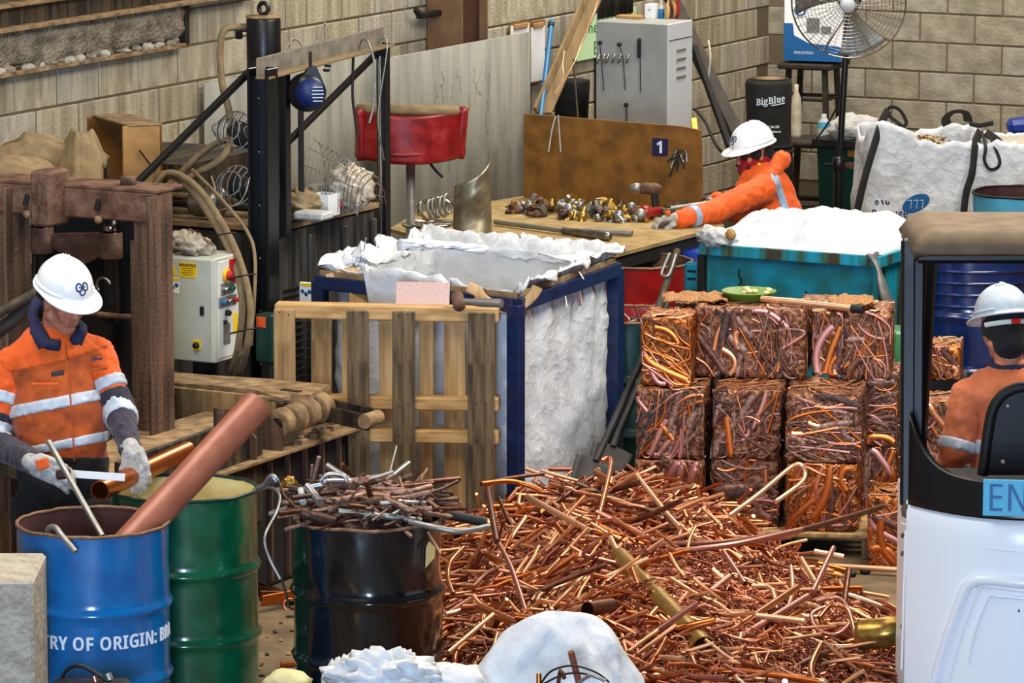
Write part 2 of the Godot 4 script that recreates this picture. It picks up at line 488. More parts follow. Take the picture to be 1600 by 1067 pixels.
	mk("sky_pipe", "fbm", ["1a6a9a"], 1.0, 0.4)
	mk("bowl_green", "fbm", ["5e7d26"], 2.0, 0.5)
	mk("red_vinyl", "fbm", ["6a0c0e", "8e1416", "a03030"], 1.5, 0.35)
	# cloth and plastic
	mk("bag", "fbm", ["c2c5ca", "d8dbe0"], 1.5, 0.6, 0, 0.5, "crush")
	mk("bag_grey", "fbm", ["b3b2ac", "cfcec8"], 1.5, 0.7, 0, 0.5, "crush")
	mk("bag_pink", "fine", ["b4948f", "c6aaa5"], 3.0, 0.8)
	mk("strap", "streak", ["a5845c", "c3a37a"], 4.0, 0.9)
	mk("dust_cloth", "fbm", ["7d6a4c", "a18b66"], 1.5, 0.95, 0, 0.6, "fbm")
	mk("rag", "fbm", ["8f8472", "c0b7a5"], 2.0, 0.95, 0, 0.5, "fbm")
	mk("film", "fbm", ["b5a68c", "d8cfbd"], 2.0, 0.3)
	mk("orange", "fbm", ["dc5208", "f0640e"], 1.5, 0.75, 0, 0.3, "fbm")
	mk("orange_dirty", "fbm", ["8e3c0c", "b24c0e", "c4560f"], 1.6, 0.8, 0, 0.3, "fbm")
	mk("salmon", "fbm", ["bc5e34", "d6764a"], 1.6, 0.85, 0, 0.3, "fbm")
	mk("navy_cloth", "fbm", ["1d2041"], 2.0, 0.9)
	mk("purple_cloth", "fbm", ["231e2b", "352e3e"], 2.0, 0.9, 0, 0.3, "fbm")
	mk("dark_cloth", "fbm", ["151416"], 2.0, 0.95)
	mk("reflective", "fine", ["b4bcc8", "c8d0da"], 4.0, 0.5, 0.1)
	mk("reflective_blue", "fine", ["8ba6c8", "a4bcd8"], 4.0, 0.5, 0.1)
	mk("skin", "fbm", ["a8664e", "c48268"], 6.0, 0.55)
	mk("glove", "fbm", ["94908c", "c9c5c0"], 5.0, 0.95, 0, 0.2, "fine")
	mk("bandana", "cell", ["8e0a18"], 5.0, 0.9)
	mk("helmet", "fbm", ["f1f3f5"], 1.0, 0.25)
	mk("helmet_grey", "fbm", ["a9b6c0", "c4ccd4"], 3.0, 0.4)
	# copper and brass
	mk("cu_bright", "fine", ["bb6c3e", "e0966a"], 5.0, 0.27, 0.9)
	mk("cu_orange", "fine", ["a85320", "cc7434"], 5.0, 0.3, 0.9)
	mk("cu_pink", "fine", ["a8685c", "cc8f80"], 5.0, 0.35, 0.85)
	mk("cu_brown", "fbm", ["4a2c20", "7c4c36"], 6.0, 0.42, 0.7)
	mk("cu_dull", "fbm", ["3a2a26", "64483e"], 6.0, 0.5, 0.6)
	mk("cu_pressed", "fbm", ["5c3e31", "86604e", "a87e68"], 6.0, 0.42, 0.6)
	mk("cu_aged", "fbm", ["6a4c3e", "94705e", "ac8672"], 6.0, 0.5, 0.35)
	mk("cu_light", "fine", ["d8a27a", "eec29c"], 5.0, 0.34, 0.7)
	mk("cu_painted", "fbm", ["8e5240", "a4664e"], 2.0, 0.42, 0.15)
	mk("brass", "fbm", ["8a6a2c", "b8934a"], 4.0, 0.35, 0.8)
	mk("alloy", "fbm", ["8a8c90", "b0b2b4"], 4.0, 0.4, 0.8)
	mk("bale_warm", "crush", ["4a2410", "9a5426", "cc8446"], 3.0, 0.42, 0.75, 0.8, "crush")
	mk("bale_dull", "crush", ["33190e", "7c4e38", "b0805e"], 3.0, 0.48, 0.6, 0.8, "crush")
	mk("bale_top", "fine", ["7a4a24", "b07c48", "c8986a"], 4.0, 0.6, 0.5, 1.0, "crush")
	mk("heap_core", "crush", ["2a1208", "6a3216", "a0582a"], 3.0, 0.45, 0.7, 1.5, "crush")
	# clear things
	var c := StandardMaterial3D.new(); c.transparency = BaseMaterial3D.TRANSPARENCY_ALPHA; c.albedo_color = Color(0.9, 0.93, 0.92, 0.25); c.roughness = 0.1; M["clear"] = c
	var g := StandardMaterial3D.new(); g.albedo_color = Color(1, 1, 1); g.emission_enabled = true; g.emission = Color(1.0, 0.97, 0.92); g.emission_energy_multiplier = 1.5; M["glow"] = g
	for k in ["orange", "orange_dirty", "salmon", "dark_cloth", "purple_cloth"]:
		M[k].rim_enabled = true; M[k].rim = 0.25; M[k].rim_tint = 0.6
	for k in ["blue_drum", "green_drum", "black_drum", "navy_drum"]: M[k].clearcoat_enabled = true; M[k].clearcoat = 0.6; M[k].clearcoat_roughness = 0.12
# ---------- the setting ----------
func setting():
	var st := ns()
	# the room: 22 m along the right wall, 36 m along the left, 6.5 m high. x runs along the right wall, z out of it.
	var fl := struct("floor", CORNER, TURN)
	st = ns(); box(st, Vector3(11, -0.1, 18), Vector3(22.6, 0.2, 36.6), Basis(), 0.0); put(fl, "slab", st, "ground")
	var ce := struct("ceiling", CORNER, TURN)
	st = ns(); box(st, Vector3(11, 6.6, 18), Vector3(22.6, 0.2, 36.6), Basis(), 0.0); put(ce, "roof_sheet", st, "shed")
	for d in [[Vector3(3.6, 6.4, -20.0), 3.2, 5.0], [Vector3(-2.6, 6.4, -17.0), 2.6, 5.0], [Vector3(2.0, 6.4, -28.0), 3.0, 3.0]]:
		st = ns(); box(st, Vector3.ZERO, Vector3(d[1], 0.04, d[2])); var o := put(ce, "skylight_panel", st, "glow"); o.transform = room.affine_inverse() * Transform3D(Basis(), d[0])
	var wl := struct("wall_left", CORNER, TURN)
	st = ns(); box(st, Vector3(-0.125, 3.25, 18), Vector3(0.25, 6.5, 36.5), Basis(), 0.0); put(wl, "backing", st, "mortar")
	var wr := struct("wall_right", CORNER, TURN)
	st = ns(); box(st, Vector3(11, 3.25, -0.125), Vector3(22.5, 6.5, 0.25), Basis(), 0.0); put(wr, "backing", st, "mortar")
	var wf := struct("wall_far", CORNER, TURN)
	st = ns(); box(st, Vector3(22.125, 3.25, 18), Vector3(0.25, 6.5, 36.5), Basis(), 0.0); put(wf, "backing", st, "shed")
	var wb := struct("wall_back", CORNER, TURN)
	# the wall behind the camera, with an open roller door
	st = ns()
	box(st, Vector3(4.6, 3.25, 36.125), Vector3(9.2, 6.5, 0.25), Basis(), 0.0); box(st, Vector3(18.1, 3.25, 36.125), Vector3(7.8, 6.5, 0.25), Basis(), 0.0)
	box(st, Vector3(11.7, 5.75, 36.125), Vector3(5.0, 1.5, 0.25), Basis(), 0.0)
	put(wb, "backing", st, "shed")
	# blocks: 0.39 x 0.19 in running bond, proud of the joints
	var bm := []
	for w in [0.388, 0.19]:
		st = ns(); box(st, Vector3.ZERO, Vector3(w, 0.188, 0.05), Basis(), 0.005); bm.append(done(st))
	var tone := ["block_a", "block_a", "block_b", "block_c"]
	for k in range(1, 13):
		for i in 28:
			var z := 0.2 + i * 0.4 + (0.2 if k % 2 else 0.0)
			if z > (10.6 if k > 4 else 3.6): continue
			var o := put(wl, "block", bm[0], tone[rng.randi() % 4])
			o.position = Vector3(rr(-0.019, -0.015), 0.12 + 0.2 * k, z); o.rotation.y = PI / 2
	for k in range(2, 10):
		for i in 9:
			var x := 0.2 + i * 0.4 - (0.2 if k % 2 else 0.0) + 0.13
			var o := put(wr, "block", bm[0] if x > 0.1 else bm[1], "block_d" if rng.randf() < 0.6 else "block_e")
			o.position = Vector3(x, 0.12 + 0.2 * k, rr(-0.019, -0.015))
	# left wall top: a rough cast concrete beam, a timber plate and ribbed sheeting
	var tr := struct("trim_1", CORNER, TURN)
	st = ns()
	var z0: float = onleft(281, 66, 0.05).z
	sheet(st, 70, 10, func(u, v):
		var z: float = z0 + u * 3.6; var y: float = 2.05 + v * 0.21
		var n := nz.get_noise_2d(z * 5.0, y * 9.0)
		return Vector3(0.05 + 0.02 * n - (0.05 if v < 0.25 and nz.get_noise_2d(z * 9.0, 4.0) > -0.05 else 0.0), y, z), 0.06)
	put(tr, "cast_beam", st, "old_concrete")
	st = ns(); box(st, Vector3(0.04, 2.15, z0 - 0.02), Vector3(0.1, 0.24, 0.04)); put(tr, "end_plate", st, "dark")
	for i in 26:   # broken lumps along its foot
		st = ns(); var z := z0 + 0.1 + i * 0.13 + rr(-0.04, 0.04)
		blob(st, Vector3(0.07, 2.062, z), Vector3(0.03, rr(0.012, 0.03), rr(0.025, 0.06)), 0.5, 3.0, Basis(), 6); put(tr, "stone", st, "concrete" if i % 3 else "old_concrete")
	st = ns(); box(st, Vector3(0.03, 2.04, z0 + 1.8), Vector3(0.12, 0.025, 3.7)); put(tr, "ledge", st, "dusty")
	st = ns(); box(st, Vector3(0.07, 2.275, z0 + 1.5), Vector3(0.14, 0.025, 4.6)); put(tr, "ledge", st, "dusty")
	st = ns(); box(st, Vector3(0.05, 2.335, z0 + 1.5), Vector3(0.08, 0.1, 4.6)); put(tr, "timber_plate", st, "grimy")
	st = ns(); box(st, Vector3(0.07, 2.395, z0 + 1.5), Vector3(0.13, 0.02, 4.6)); put(tr, "ledge", st, "dusty")
	st = ns()
	sheet(st, 220, 2, func(u, v): return Vector3(0.06 + 0.016 * sin(u * TAU * 26.0), 2.4 + v * 0.5, z0 - 0.7 + u * 4.4), 0.004)
	put(tr, "ribbed_sheet", st, "tin")
	# painted drips and chalk marks on the blocks
	st = ns()
	for i in 60:
		var z := rr(4.0, 7.0); var y := rr(1.3, 2.4); var l := rr(0.03, 0.2)
		var q := PackedVector3Array()
		for k in 5: q.append(Vector3(0.0095, y - l * k / 4.0, z + 0.004 * sin(k * 2.0 + i) + (0.03 * k / 4.0 * sin(i * 5.0) if i % 4 == 0 else 0.0)))
		tube(st, q, rr(0.002, 0.006), 5, true, 0.3, Vector3.RIGHT)
	for arc in [[6.55, 1.86, 0.28, 0.1], [6.2, 1.9, 0.12, 0.12]]:
		var q := PackedVector3Array()
		for k in 12: q.append(Vector3(0.0095, arc[1] + arc[3] * sin(PI * k / 11.0), arc[0] + arc[2] * (k / 11.0 - 0.5)))
		tube(st, q, 0.006, 5, true, 0.3, Vector3.RIGHT)
	put(wl, "chalk_marks", st, "block_c")
	# column and pier on the left wall
	var co := struct("trim_2", CORNER, TURN)
	var cz: float = (room.affine_inverse() * at(702, 70, 27.6)).z
	st = ns(); box(st, Vector3(0.14, 3.0, cz - 0.16), Vector3(0.24, 6.0, 0.014)); box(st, Vector3(0.14, 3.0, cz + 0.16), Vector3(0.24, 6.0, 0.014)); put(co, "flange", st, "column_edge")
	st = ns(); box(st, Vector3(0.2, 3.0, cz), Vector3(0.014, 6.0, 0.31)); put(co, "web", st, "column_steel")
	st = ns(); bar(st, Vector3(0.1, 1.985, cz + 0.4), Vector3(0.1, 1.985, cz + 0.17), 0.05, 0.035); bar(st, Vector3(0.1, 2.03, cz + 0.45), Vector3(0.1, 1.985, cz + 0.4), 0.03, 0.03); put(co, "bracket", st, "dark")
	st = ns(); var pz: float = (room.affine_inverse() * at(884, 40, 29.6)).z
	box(st, Vector3(0.02, 1.9, pz), Vector3(0.03, 2.4, 0.035)); put(co, "joint_cover", st, "dark")
# ---------- left: press, power pack, hoses, hoist frame, feed table ----------
func rl(x, y, d) -> Vector3: return room.affine_inverse() * at(x, y, d)
func rlh(x, y, h) -> Vector3: return room.affine_inverse() * onh(x, y, h)
func foot(p: Vector3) -> Vector3: return Vector3(p.x, 0, p.z)
func wire(t, called, pts: Array, r, mat, n := 6, per := 6):
	var st := ns(); tube(st, curve(atl(pts), per), r, n); return putw(t, called, st, mat)
func wire_solo(called, pts: Array, r, mat, label, cat, group := "", n := 8):
	var st := ns(); tube(st, curve(atl(pts), 7), r, n); return solo(called, st, mat, label, cat, group)

func left_zone():
	var st: SurfaceTool
	# hydraulic press frame
	var t := thing("press_frame", "rusty brown steel press frame standing behind the worker in the navy-collared shirt", "press", foot(at(224, 330, 20.5)), TURN)
	for x in [0.0, -0.76]:
		st = ns(); box(st, Vector3(x, 0.9, -0.06), Vector3(0.12, 1.8, 0.1)); box(st, Vector3(x + 0.065, 0.9, -0.03), Vector3(0.016, 1.84, 0.2)); put(t, "upright", st, "rust")
	st = ns(); box(st, Vector3(-0.4, 1.765, -0.06), Vector3(0.94, 0.135, 0.14), Basis(), 0.008); put(t, "top_beam", st, "rust_red")
	st = ns(); box(st, Vector3(-0.385, 1.84, -0.1), Vector3(0.93, 0.018, 0.22)); put(t, "top_plate", st, "rust_red")
	st = ns(); box(st, Vector3(-0.46, 1.79, 0.05), Vector3(0.105, 0.25, 0.17), Basis(), 0.012); put(t, "square_post", st, "rust_red")
	st = ns(); blob(st, Vector3(-0.46, 1.8, 0.135), Vector3(0.012, 0.06, 0.006), 0.5); put(t, "chipped_weld", st, "rust")
	for x in [-0.14, -0.6]:
		st = ns(); lathe(st, [[0, 1.85], [0.036, 1.85], [0.036, 1.88], [0.032, 1.885], [0, 1.885]], 18, Transform3D(Basis(), Vector3(x, 0, -0.1))); put(t, "pin_cap", st, "rust")
	for x in [-0.22, -0.6]:
		st = ns(); bar(st, Vector3(x, 1.79, 0.02), Vector3(x - 0.01, 1.74, 0.03), 0.025, 0.02); put(t, "hook", st, "dark")
		st = ns(); lathe(st, [[0, 0], [0.018, 0], [0.018, 0.02], [0, 0.02]], 14, Transform3D(Basis(Vector3.RIGHT, PI / 2), Vector3(x, 1.7, 0.015))); put(t, "pin", st, "dusty")
	st = ns(); box(st, Vector3(-0.46, 0.85, -0.3), Vector3(0.66, 1.7, 0.02)); put(t, "back_plate", st, "black_matt")
	for x in [-0.3, -0.67]:
		st = ns(); lathe(st, [[0.0, 1.2], [0.047, 1.2], [0.045, 1.31], [0.04, 1.48], [0.05, 1.49], [0.05, 1.6], [0.028, 1.61], [0.028, 1.7], [0, 1.7]], 20, Transform3D(Basis(), Vector3(x, 0, -0.2))); put(t, "ram", st, "black_paint")
		st = ns(); lathe(st, [[0.047, 1.49], [0.054, 1.495], [0.054, 1.605], [0.047, 1.61]], 20, Transform3D(Basis(), Vector3(x, 0, -0.2))); put(t, "collar", st, "rust_red")
		st = ns(); lathe(st, [[0.03, 1.61], [0.034, 1.62], [0.034, 1.64], [0.03, 1.65]], 18, Transform3D(Basis(), Vector3(x, 0, -0.2))); put(t, "ring", st, "chrome")
	st = ns(); prism(st, PackedVector2Array([Vector2(-0.62, 1.58), Vector2(-0.34, 1.6), Vector2(-0.35, 1.5), Vector2(-0.45, 1.45), Vector2(-0.62, 1.52)]), -0.28, -0.2); put(t, "crosshead", st, "rust_red")
	st = ns(); rod(st, Vector3(-0.36, 1.25, -0.08), Vector3(-0.02, 1.25, -0.08), 0.014); put(t, "cross_bar", st, "rust")
	st = ns(); box(st, Vector3(-0.1, 0.9, -0.08), Vector3(0.03, 1.4, 0.03)); put(t, "guide_bar", st, "rust")
	st = ns(); tube(st, ring(Vector3(-0.28, 1.38, -0.1), Basis(Vector3.RIGHT, PI / 2), 0.035, 0.035, 16, 2.4, 6.0), 0.007, 8); put(t, "hook", st, "bare_steel")
	st = ns(); box(st, Vector3(-0.4, 0.62, 0.0), Vector3(0.9, 0.22, 0.34)); put(t, "bed", st, "grimy")
	st = ns(); box(st, Vector3(-0.18, 0.86, 0.12), Vector3(0.22, 0.26, 0.1)); put(t, "die_block", st, "grimy")
	# hydraulic power pack behind it
	var q := rl(430, 363, 22.9)
	t = thing("power_pack", "dark grey sheet-metal machine casing with clutter on its lid behind the blue crate frame", "machine", room * Vector3(q.x, 0, q.z), TURN)
	st = ns(); box(st, Vector3(-0.72, 0.66, -0.52), Vector3(1.42, 1.3, 1.02)); put(t, "body", st, "casing")
	st = ns(); box(st, Vector3(-0.72, 1.335, -0.52), Vector3(1.46, 0.03, 1.06)); put(t, "lid", st, "dusty")
	for z in [-0.03, -0.36, -0.7, -1.0]:
		st = ns(); box(st, Vector3(0.0, 0.64, z), Vector3(0.02, 1.26, 0.05)); put(t, "panel_rib", st, "bare_steel" if z == -0.36 else "casing")
	for k in 14:
		st = ns(); box(st, Vector3(0.004, 1.02 - k * 0.035, -0.18), Vector3(0.01, 0.008, 0.2)); put(t, "louvre", st, "black_matt")
	st = ns(); box(st, Vector3(-1.05, 1.47, -0.6), Vector3(0.78, 0.26, 0.8)); put(t, "oil_tank", st, "grimy")
	for k in 5:
		st = ns(); rod(st, Vector3(-1.2, 1.38 + 0.032 * (k % 3), -0.08 - k * 0.05), Vector3(-0.1 - 0.03 * k, 1.385 + 0.03 * (k % 3), -0.1 - k * 0.05), 0.016); put(t, "feed_pipe", st, "dark" if k % 2 else "hose")
	st = ns(); lathe(st, [[0, 0], [0.07, 0.0], [0.075, 0.02], [0.075, 0.16], [0.05, 0.19], [0, 0.2]], 20, Transform3D(look(Vector3(1, 0.1, 0.2)), Vector3(-0.52, 1.43, -0.1))); put(t, "motor", st, "bare_steel")
	# hopper of tan plates
	t = thing("steel_chute", "open tan steel chute box tipped dark mouth left against the block wall", "chute", at(222, 287, 22.7), 0.45)
	st = ns(); box(st, Vector3(0, 0.14, 0), Vector3(0.2, 0.3, 0.012)); put(t, "front_panel", st, "card")
	st = ns(); box(st, Vector3(0.02, 0.29, -0.24), Vector3(0.18, 0.01, 0.5)); put(t, "top_panel", st, "dusty")
	st = ns(); box(st, Vector3(0.1, 0.14, -0.24), Vector3(0.012, 0.29, 0.5)); put(t, "side_panel", st, "board")
	st = ns(); box(st, Vector3(0.0, 0.14, -0.49), Vector3(0.2, 0.29, 0.012)); put(t, "back_panel", st, "board")
	st = ns(); box(st, Vector3(0.0, 0.0, -0.24), Vector3(0.2, 0.012, 0.5)); put(t, "floor_panel", st, "board")
	st = ns(); bar(st, Vector3(-0.02, 0.17, 0.02), Vector3(0.06, 0.06, 0.03), 0.008, 0.008); put(t, "handle", st, "dark")
	# dusty tarpaulins
	for a in [[70, 262, 22.4, 0.30, 0.13, "dusty brown tarpaulin humped over pipework left of the tan chute", 3.0], [20, 285, 21.9, 0.22, 0.10, "grey-brown dust sheet folded above the press beam at the left edge", 7.0], [128, 262, 22.3, 0.11, 0.15, "stiff dusty tarpaulin fold hanging between chute and square post", 11.0]]:
		st = ns(); var c := at(a[0], a[1], a[2]); var w: float = a[3]; var h: float = a[4]; var sd: float = a[6]
		sheet(st, 30, 20, func(u, v):
			var x: float = (u - 0.5) * 2.0; var z: float = (v - 0.5) * 2.0
			var y: float = h * (1.0 - pow(absf(x), 2.4)) * (1.0 - 0.7 * z * z) + h * 0.45 * nz.get_noise_3d(x * 1.1 + sd, z * 1.0, sd) + h * 0.12 * absf(nz.get_noise_3d(x * 2.2 + sd, z * 0.8, sd * 2.0)) - (0.14 if absf(z) > 0.7 else 0.0)
			return c + Vector3(x * w, y + 0.02, z * 0.25), 0.008)
		solo("tarpaulin", st, "dust_cloth", a[5], "tarpaulin")
	# hoist frame
	t = thing("hoist_frame", "black steel hoist frame of posts and braces with a dusty top beam", "frame", foot(at(412, 363, 22.35)), TURN)
	st = ns()
	for s in [[-0.05, 0.0, 0.012, 0.11], [0.05, 0.0, 0.012, 0.11], [0.0, -0.05, 0.1, 0.012]]: box(st, Vector3(s[0], 1.1, s[1]), Vector3(s[2], 2.2, s[3]))
	box(st, Vector3(0.058, 1.1, 0.05), Vector3(0.008, 2.2, 0.016)); put(t, "post", st, "black_paint")
	st = ns(); box(st, Vector3(-0.08, 1.75, -0.35), Vector3(0.04, 0.84, 0.05)); put(t, "post", st, "black_paint")
	var far := world_of(t).affine_inverse() * at(600, 380, 23.95); far.y = 0
	st = ns(); box(st, far + Vector3(0, 1.1, 0), Vector3(0.055, 2.14, 0.055)); put(t, "post", st, "black_paint")
	st = ns(); rod(st, far + Vector3(0.0, 0.9, 0.034), far + Vector3(0.0, 2.1, 0.034), 0.011); put(t, "chrome_strip", st, "chrome")
	st = ns(); bar(st, Vector3(0.0, 2.2, 0.05), far + Vector3(0, 2.2, 0), 0.012, 0.1, 0.003); put(t, "beam_web", st, "dusty_grey"); st = ns(); bar(st, Vector3(0.03, 2.155, 0.05), far + Vector3(0.03, 2.155, 0), 0.075, 0.012, 0.003); put(t, "top_beam", st, "tan_steel")
	for b in [[[402, 100, 22.3], [208, 292, 21.9], 0.034], [[592, 80, 23.8], [440, 232, 23.0], 0.03]]:
		st = ns(); bar(st, at(b[0][0], b[0][1], b[0][2]), at(b[1][0], b[1][1], b[1][2]), b[2], 0.03); putw(t, "brace", st, "black_paint")
	st = ns(); bar(st, at(470, 170, 23.1), at(471, 312, 23.1), 0.026, 0.03); putw(t, "hanger_bar", st, "black_matt")
	for k in 6:
		st = ns(); lathe(st, [[0, 0], [0.008, 0], [0.008, 0.008], [0, 0.008]], 8, Transform3D(Basis(Vector3.RIGHT, PI / 2), Vector3(-0.02, 0.75 + k * 0.26, 0.0))); put(t, "bolt", st, "bare_steel")
	# hydraulic cylinder
	t = thing("hydraulic_cylinder", "thick black upright hydraulic cylinder with a lifting eye on top", "cylinder", foot(at(413, 160, 22.75)), TURN)
	st = ns(); lathe(st, [[0, 1.3], [0.085, 1.3], [0.085, 2.385], [0.08, 2.395], [0, 2.395]], 28); put(t, "barrel", st, "black_paint")
	st = ns(); lathe(st, [[0.08, 2.394], [0.088, 2.396], [0.088, 2.405], [0.0, 2.408]], 28); put(t, "end_cap", st, "dusty")
	st = ns(); tube(st, ring(Vector3(0, 2.44, 0), Basis(Vector3.RIGHT, PI / 2), 0.026, 0.028, 20), 0.011, 10); put(t, "lifting_eye", st, "black_paint")
	st = ns(); rod(st, Vector3(-0.08, 2.34, 0.02), Vector3(-0.15, 2.34, 0.02), 0.018); box(st, Vector3(-0.13, 2.31, 0.02), Vector3(0.03, 0.05, 0.03)); put(t, "port", st, "dark")
	# tool balancer on the beam
	t = thing("tool_balancer", "round black and blue tool balancer hanging from the dusty hoist beam", "balancer", at(479, 144, 22.6), TURN + 0.6)
	st = ns(); lathe(st, [[0, -0.05], [0.07, -0.05], [0.095, -0.03], [0.095, 0.03], [0.085, 0.045], [0, 0.045]], 28, Transform3D(Basis(Vector3.RIGHT, PI / 2), Vector3.ZERO)); prism(st, PackedVector2Array([Vector2(-0.03, 0.07), Vector2(0.02, 0.13), Vector2(0.05, 0.125), Vector2(0.09, 0.03)]), -0.04, 0.04); put(t, "case", st, "black_paint")
	st = ns(); lathe(st, [[0, 0.0], [0.072, 0], [0.072, 0.012], [0, 0.016]], 26, Transform3D(Basis(Vector3.RIGHT, PI / 2), Vector3(0.012, 0, 0.045))); put(t, "face", st, "ink_blue", "blue face plate")
	for k in 5:
		st = ns(); box(st, Vector3(0.05, 0.03 - k * 0.017, 0.062), Vector3(0.06 - 0.006 * absi(k - 2), 0.004, 0.004)); put(t, "stripe", st, "text_white")
	st = ns(); bar(st, Vector3(0.02, 0.12, 0), Vector3(0.02, 0.2, 0), 0.016, 0.016); put(t, "hook", st, "dark")
	t = thing("striped_clip", "small black and white striped clip hanging under the hoist beam", "clip", at(510, 110, 23.3), TURN)
	for k in 6:
		st = ns(); box(st, Vector3(0.004 * k, 0.012 * k, 0), Vector3(0.035, 0.012, 0.02)); put(t, "band", st, "text_white" if k % 2 else "ink")
	for c in [[[[552, 84, 23.4], [551, 150, 23.4], [556, 190, 23.4], [560, 215, 23.4]], 0.007, "black cable hanging from the hoist beam beside the red stool"], [[[563, 62, 23.5], [575, 66, 23.4], [585, 100, 23.4], [584, 160, 23.4], [577, 192, 23.4]], 0.006, "grey cord looped over the hoist beam ending in a plug"], [[[597, 60, 23.7], [605, 75, 23.6], [592, 165, 23.6], [592, 205, 23.6], [600, 250, 23.7]], 0.004, "thin brown wire trailing down the hoist frame's far post"]]:
		wire_solo("cable", c[0], c[1], "dark" if c[1] > 0.006 else "galv", c[2], "cable")
	# hoses
	var hoses := [
		[[[232, 300, 22.0], [262, 270, 22.0], [305, 290, 21.95], [345, 345, 21.9], [376, 410, 21.8], [391, 480, 21.7], [385, 545, 21.7], [372, 590, 21.9]], 0.0165, "tan hydraulic hose arching outermost over the grey control cabinet"],
		[[[228, 303, 22.1], [250, 272, 22.1], [290, 288, 22.0], [330, 340, 21.95], [362, 400, 21.85], [378, 470, 21.75], [372, 540, 21.75], [360, 585, 21.9]], 0.0165, "tan hydraulic hose arching just inside the outermost one by the control cabinet"],
		[[[300, 265, 22.3], [345, 310, 22.2], [385, 360, 22.1], [398, 400, 22.0], [397, 470, 21.9], [392, 540, 21.9]], 0.009, "thin tan hose running down beside the black front post"],
		[[[385, 42, 22.7], [352, 46, 22.6], [344, 75, 22.6], [347, 130, 22.6], [358, 175, 22.6], [360, 215, 22.6], [345, 248, 22.5], [300, 275, 22.5], [240, 310, 22.5]], 0.0175, "brown hose curving down from the black cylinder's port"],
		[[[372, 215, 22.9], [338, 224, 22.8], [312, 242, 22.7], [290, 262, 22.6], [235, 320, 22.6]], 0.0165, "dusty hose rising to the fan cages behind the black brace"]]
	for h in hoses: wire_solo("hydraulic_hose", h[0], h[1], "hose", h[2], "hose", "", 10)
	for z in [[352, 365], [383, 430], [386, 515]]:
		wire_solo("cable_tie", [[z[0] - 26, z[1] + 6, 21.6], [z[0], z[1], 21.55], [z[0] + 16, z[1] - 2, 21.7]], 0.004, "dark", {352: "cable tie strapping the arched hoses at the top of their bend", 383: "cable tie strapping the hoses beside the red emergency button", 386: "lowest cable tie strapping the hoses beside the cabinet"}[z[0]], "cable tie")
	# fan cages on the lid
	for a in [[366, 205, 22.6, 0.1, "wire fan cage standing highest behind the black front post"], [368, 290, 22.45, 0.095, "wire fan cage lying below the other on the dark lid"]]:
		t = thing("fan_cage", a[4], "fan guard", at(a[0], a[1], a[2]), -0.5)
		var tilt := Basis(Vector3.RIGHT, 1.25)
		for k in 12:
			st = ns(); var x: float = -0.092 + k * 0.0167; var hw: float = sqrt(maxf(0.001, 0.01 - x * x)); var pts := []
			for j in 7: pts.append(tilt * Vector3(x, 0.06 * sin(PI * j / 6.0) , lerpf(-hw, hw, j / 6.0)))
			tube(st, PackedVector3Array(pts), 0.0025, 5); put(t, "wire", st, "galv" if k % 2 else "dark")
		for r in [0.1, 0.06]:
			st = ns(); tube(st, ring(tilt * Vector3(0, 0.0 if r > 0.08 else 0.05, 0), tilt, r, r, 20), 0.004, 6); put(t, "hoop", st, "galv")
		st = ns(); lathe(st, [[0, -0.12], [0.06, -0.12], [0.06, -0.02], [0.02, 0.03], [0, 0.03]], 16, Transform3D(tilt, Vector3.ZERO)); put(t, "motor", st, "black_matt")
	for c in [[[[330, 275, 22.3], [337, 300, 22.25], [333, 330, 22.3]], "rag_1"], [[[392, 268, 22.3], [384, 300, 22.25], [372, 318, 22.3], [340, 330, 22.35]], "rag_2"]]:
		wire_solo("string", c[0], 0.003, "rag", "pale string dangling over the lower fan cage's left side" if c[1] == "rag_1" else "pale string curling under the lower fan cage to the lid", "string")
	# wire basket of plastic
	t = thing("wire_basket", "bent wire basket stuffed with crumpled plastic on the dark casing", "basket", at(536, 330, 23.35), TURN)
	for k in 15:
		st = ns(); var u := k / 14.0; var pts := []
		for j in 9:
			var a := PI * j / 8.0
			pts.append(Vector3(lerpf(-0.17, 0.17, u), 0.03 + (0.33 - 0.17 * u) * sin(a) + 0.02 * nz.get_noise_2d(k * 2.0, j), 0.14 * cos(a) + 0.015 * nz.get_noise_2d(k, j * 3.0)))
		tube(st, PackedVector3Array(pts), 0.0022, 5); put(t, "wire", st, "rust_red" if k > 9 else "galv")
	for j in 7:
		st = ns(); var a := PI * (j + 0.5) / 7.0; var pts := []
		for k in 9:
			var u := k / 8.0
			pts.append(Vector3(lerpf(-0.17, 0.17, u), 0.03 + (0.33 - 0.17 * u) * sin(a) + 0.012 * nz.get_noise_2d(k * 3.0, j), 0.14 * cos(a)))
		tube(st, PackedVector3Array(pts), 0.0022, 5); put(t, "wire", st, "galv")
	st = ns(); blob(st, Vector3(0.04, 0.12, 0.0), Vector3(0.12, 0.11, 0.11), 0.5, 2.5, Basis(), 20); solo("plastic_wrap", moved(st, Transform3D(Basis(Vector3.UP, TURN), at(536, 330, 23.35))), "film", "crumpled dusty plastic film packed inside the wire basket", "plastic wrap")
	# clutter on the casing lid
	st = ns(); blob(st, at(462, 318, 23.1), Vector3(0.12, 0.07, 0.1), 0.6, 2.2, Basis(), 18); solo("canvas_bag", st, "dust_cloth", "dusty canvas bag slumped on the casing lid right of the front post", "bag")
	st = ns(); blob(st, at(492, 305, 23.4), Vector3(0.09, 0.05, 0.08), 0.7, 2.2, Basis(), 16); solo("canvas_bag", st, "rag", "pale cloth bundle behind the white carton on the casing lid", "bag")
	t = thing("carton", "white open-topped carton on the casing lid by the wire basket", "box", at(508, 336, 23.2), TURN)
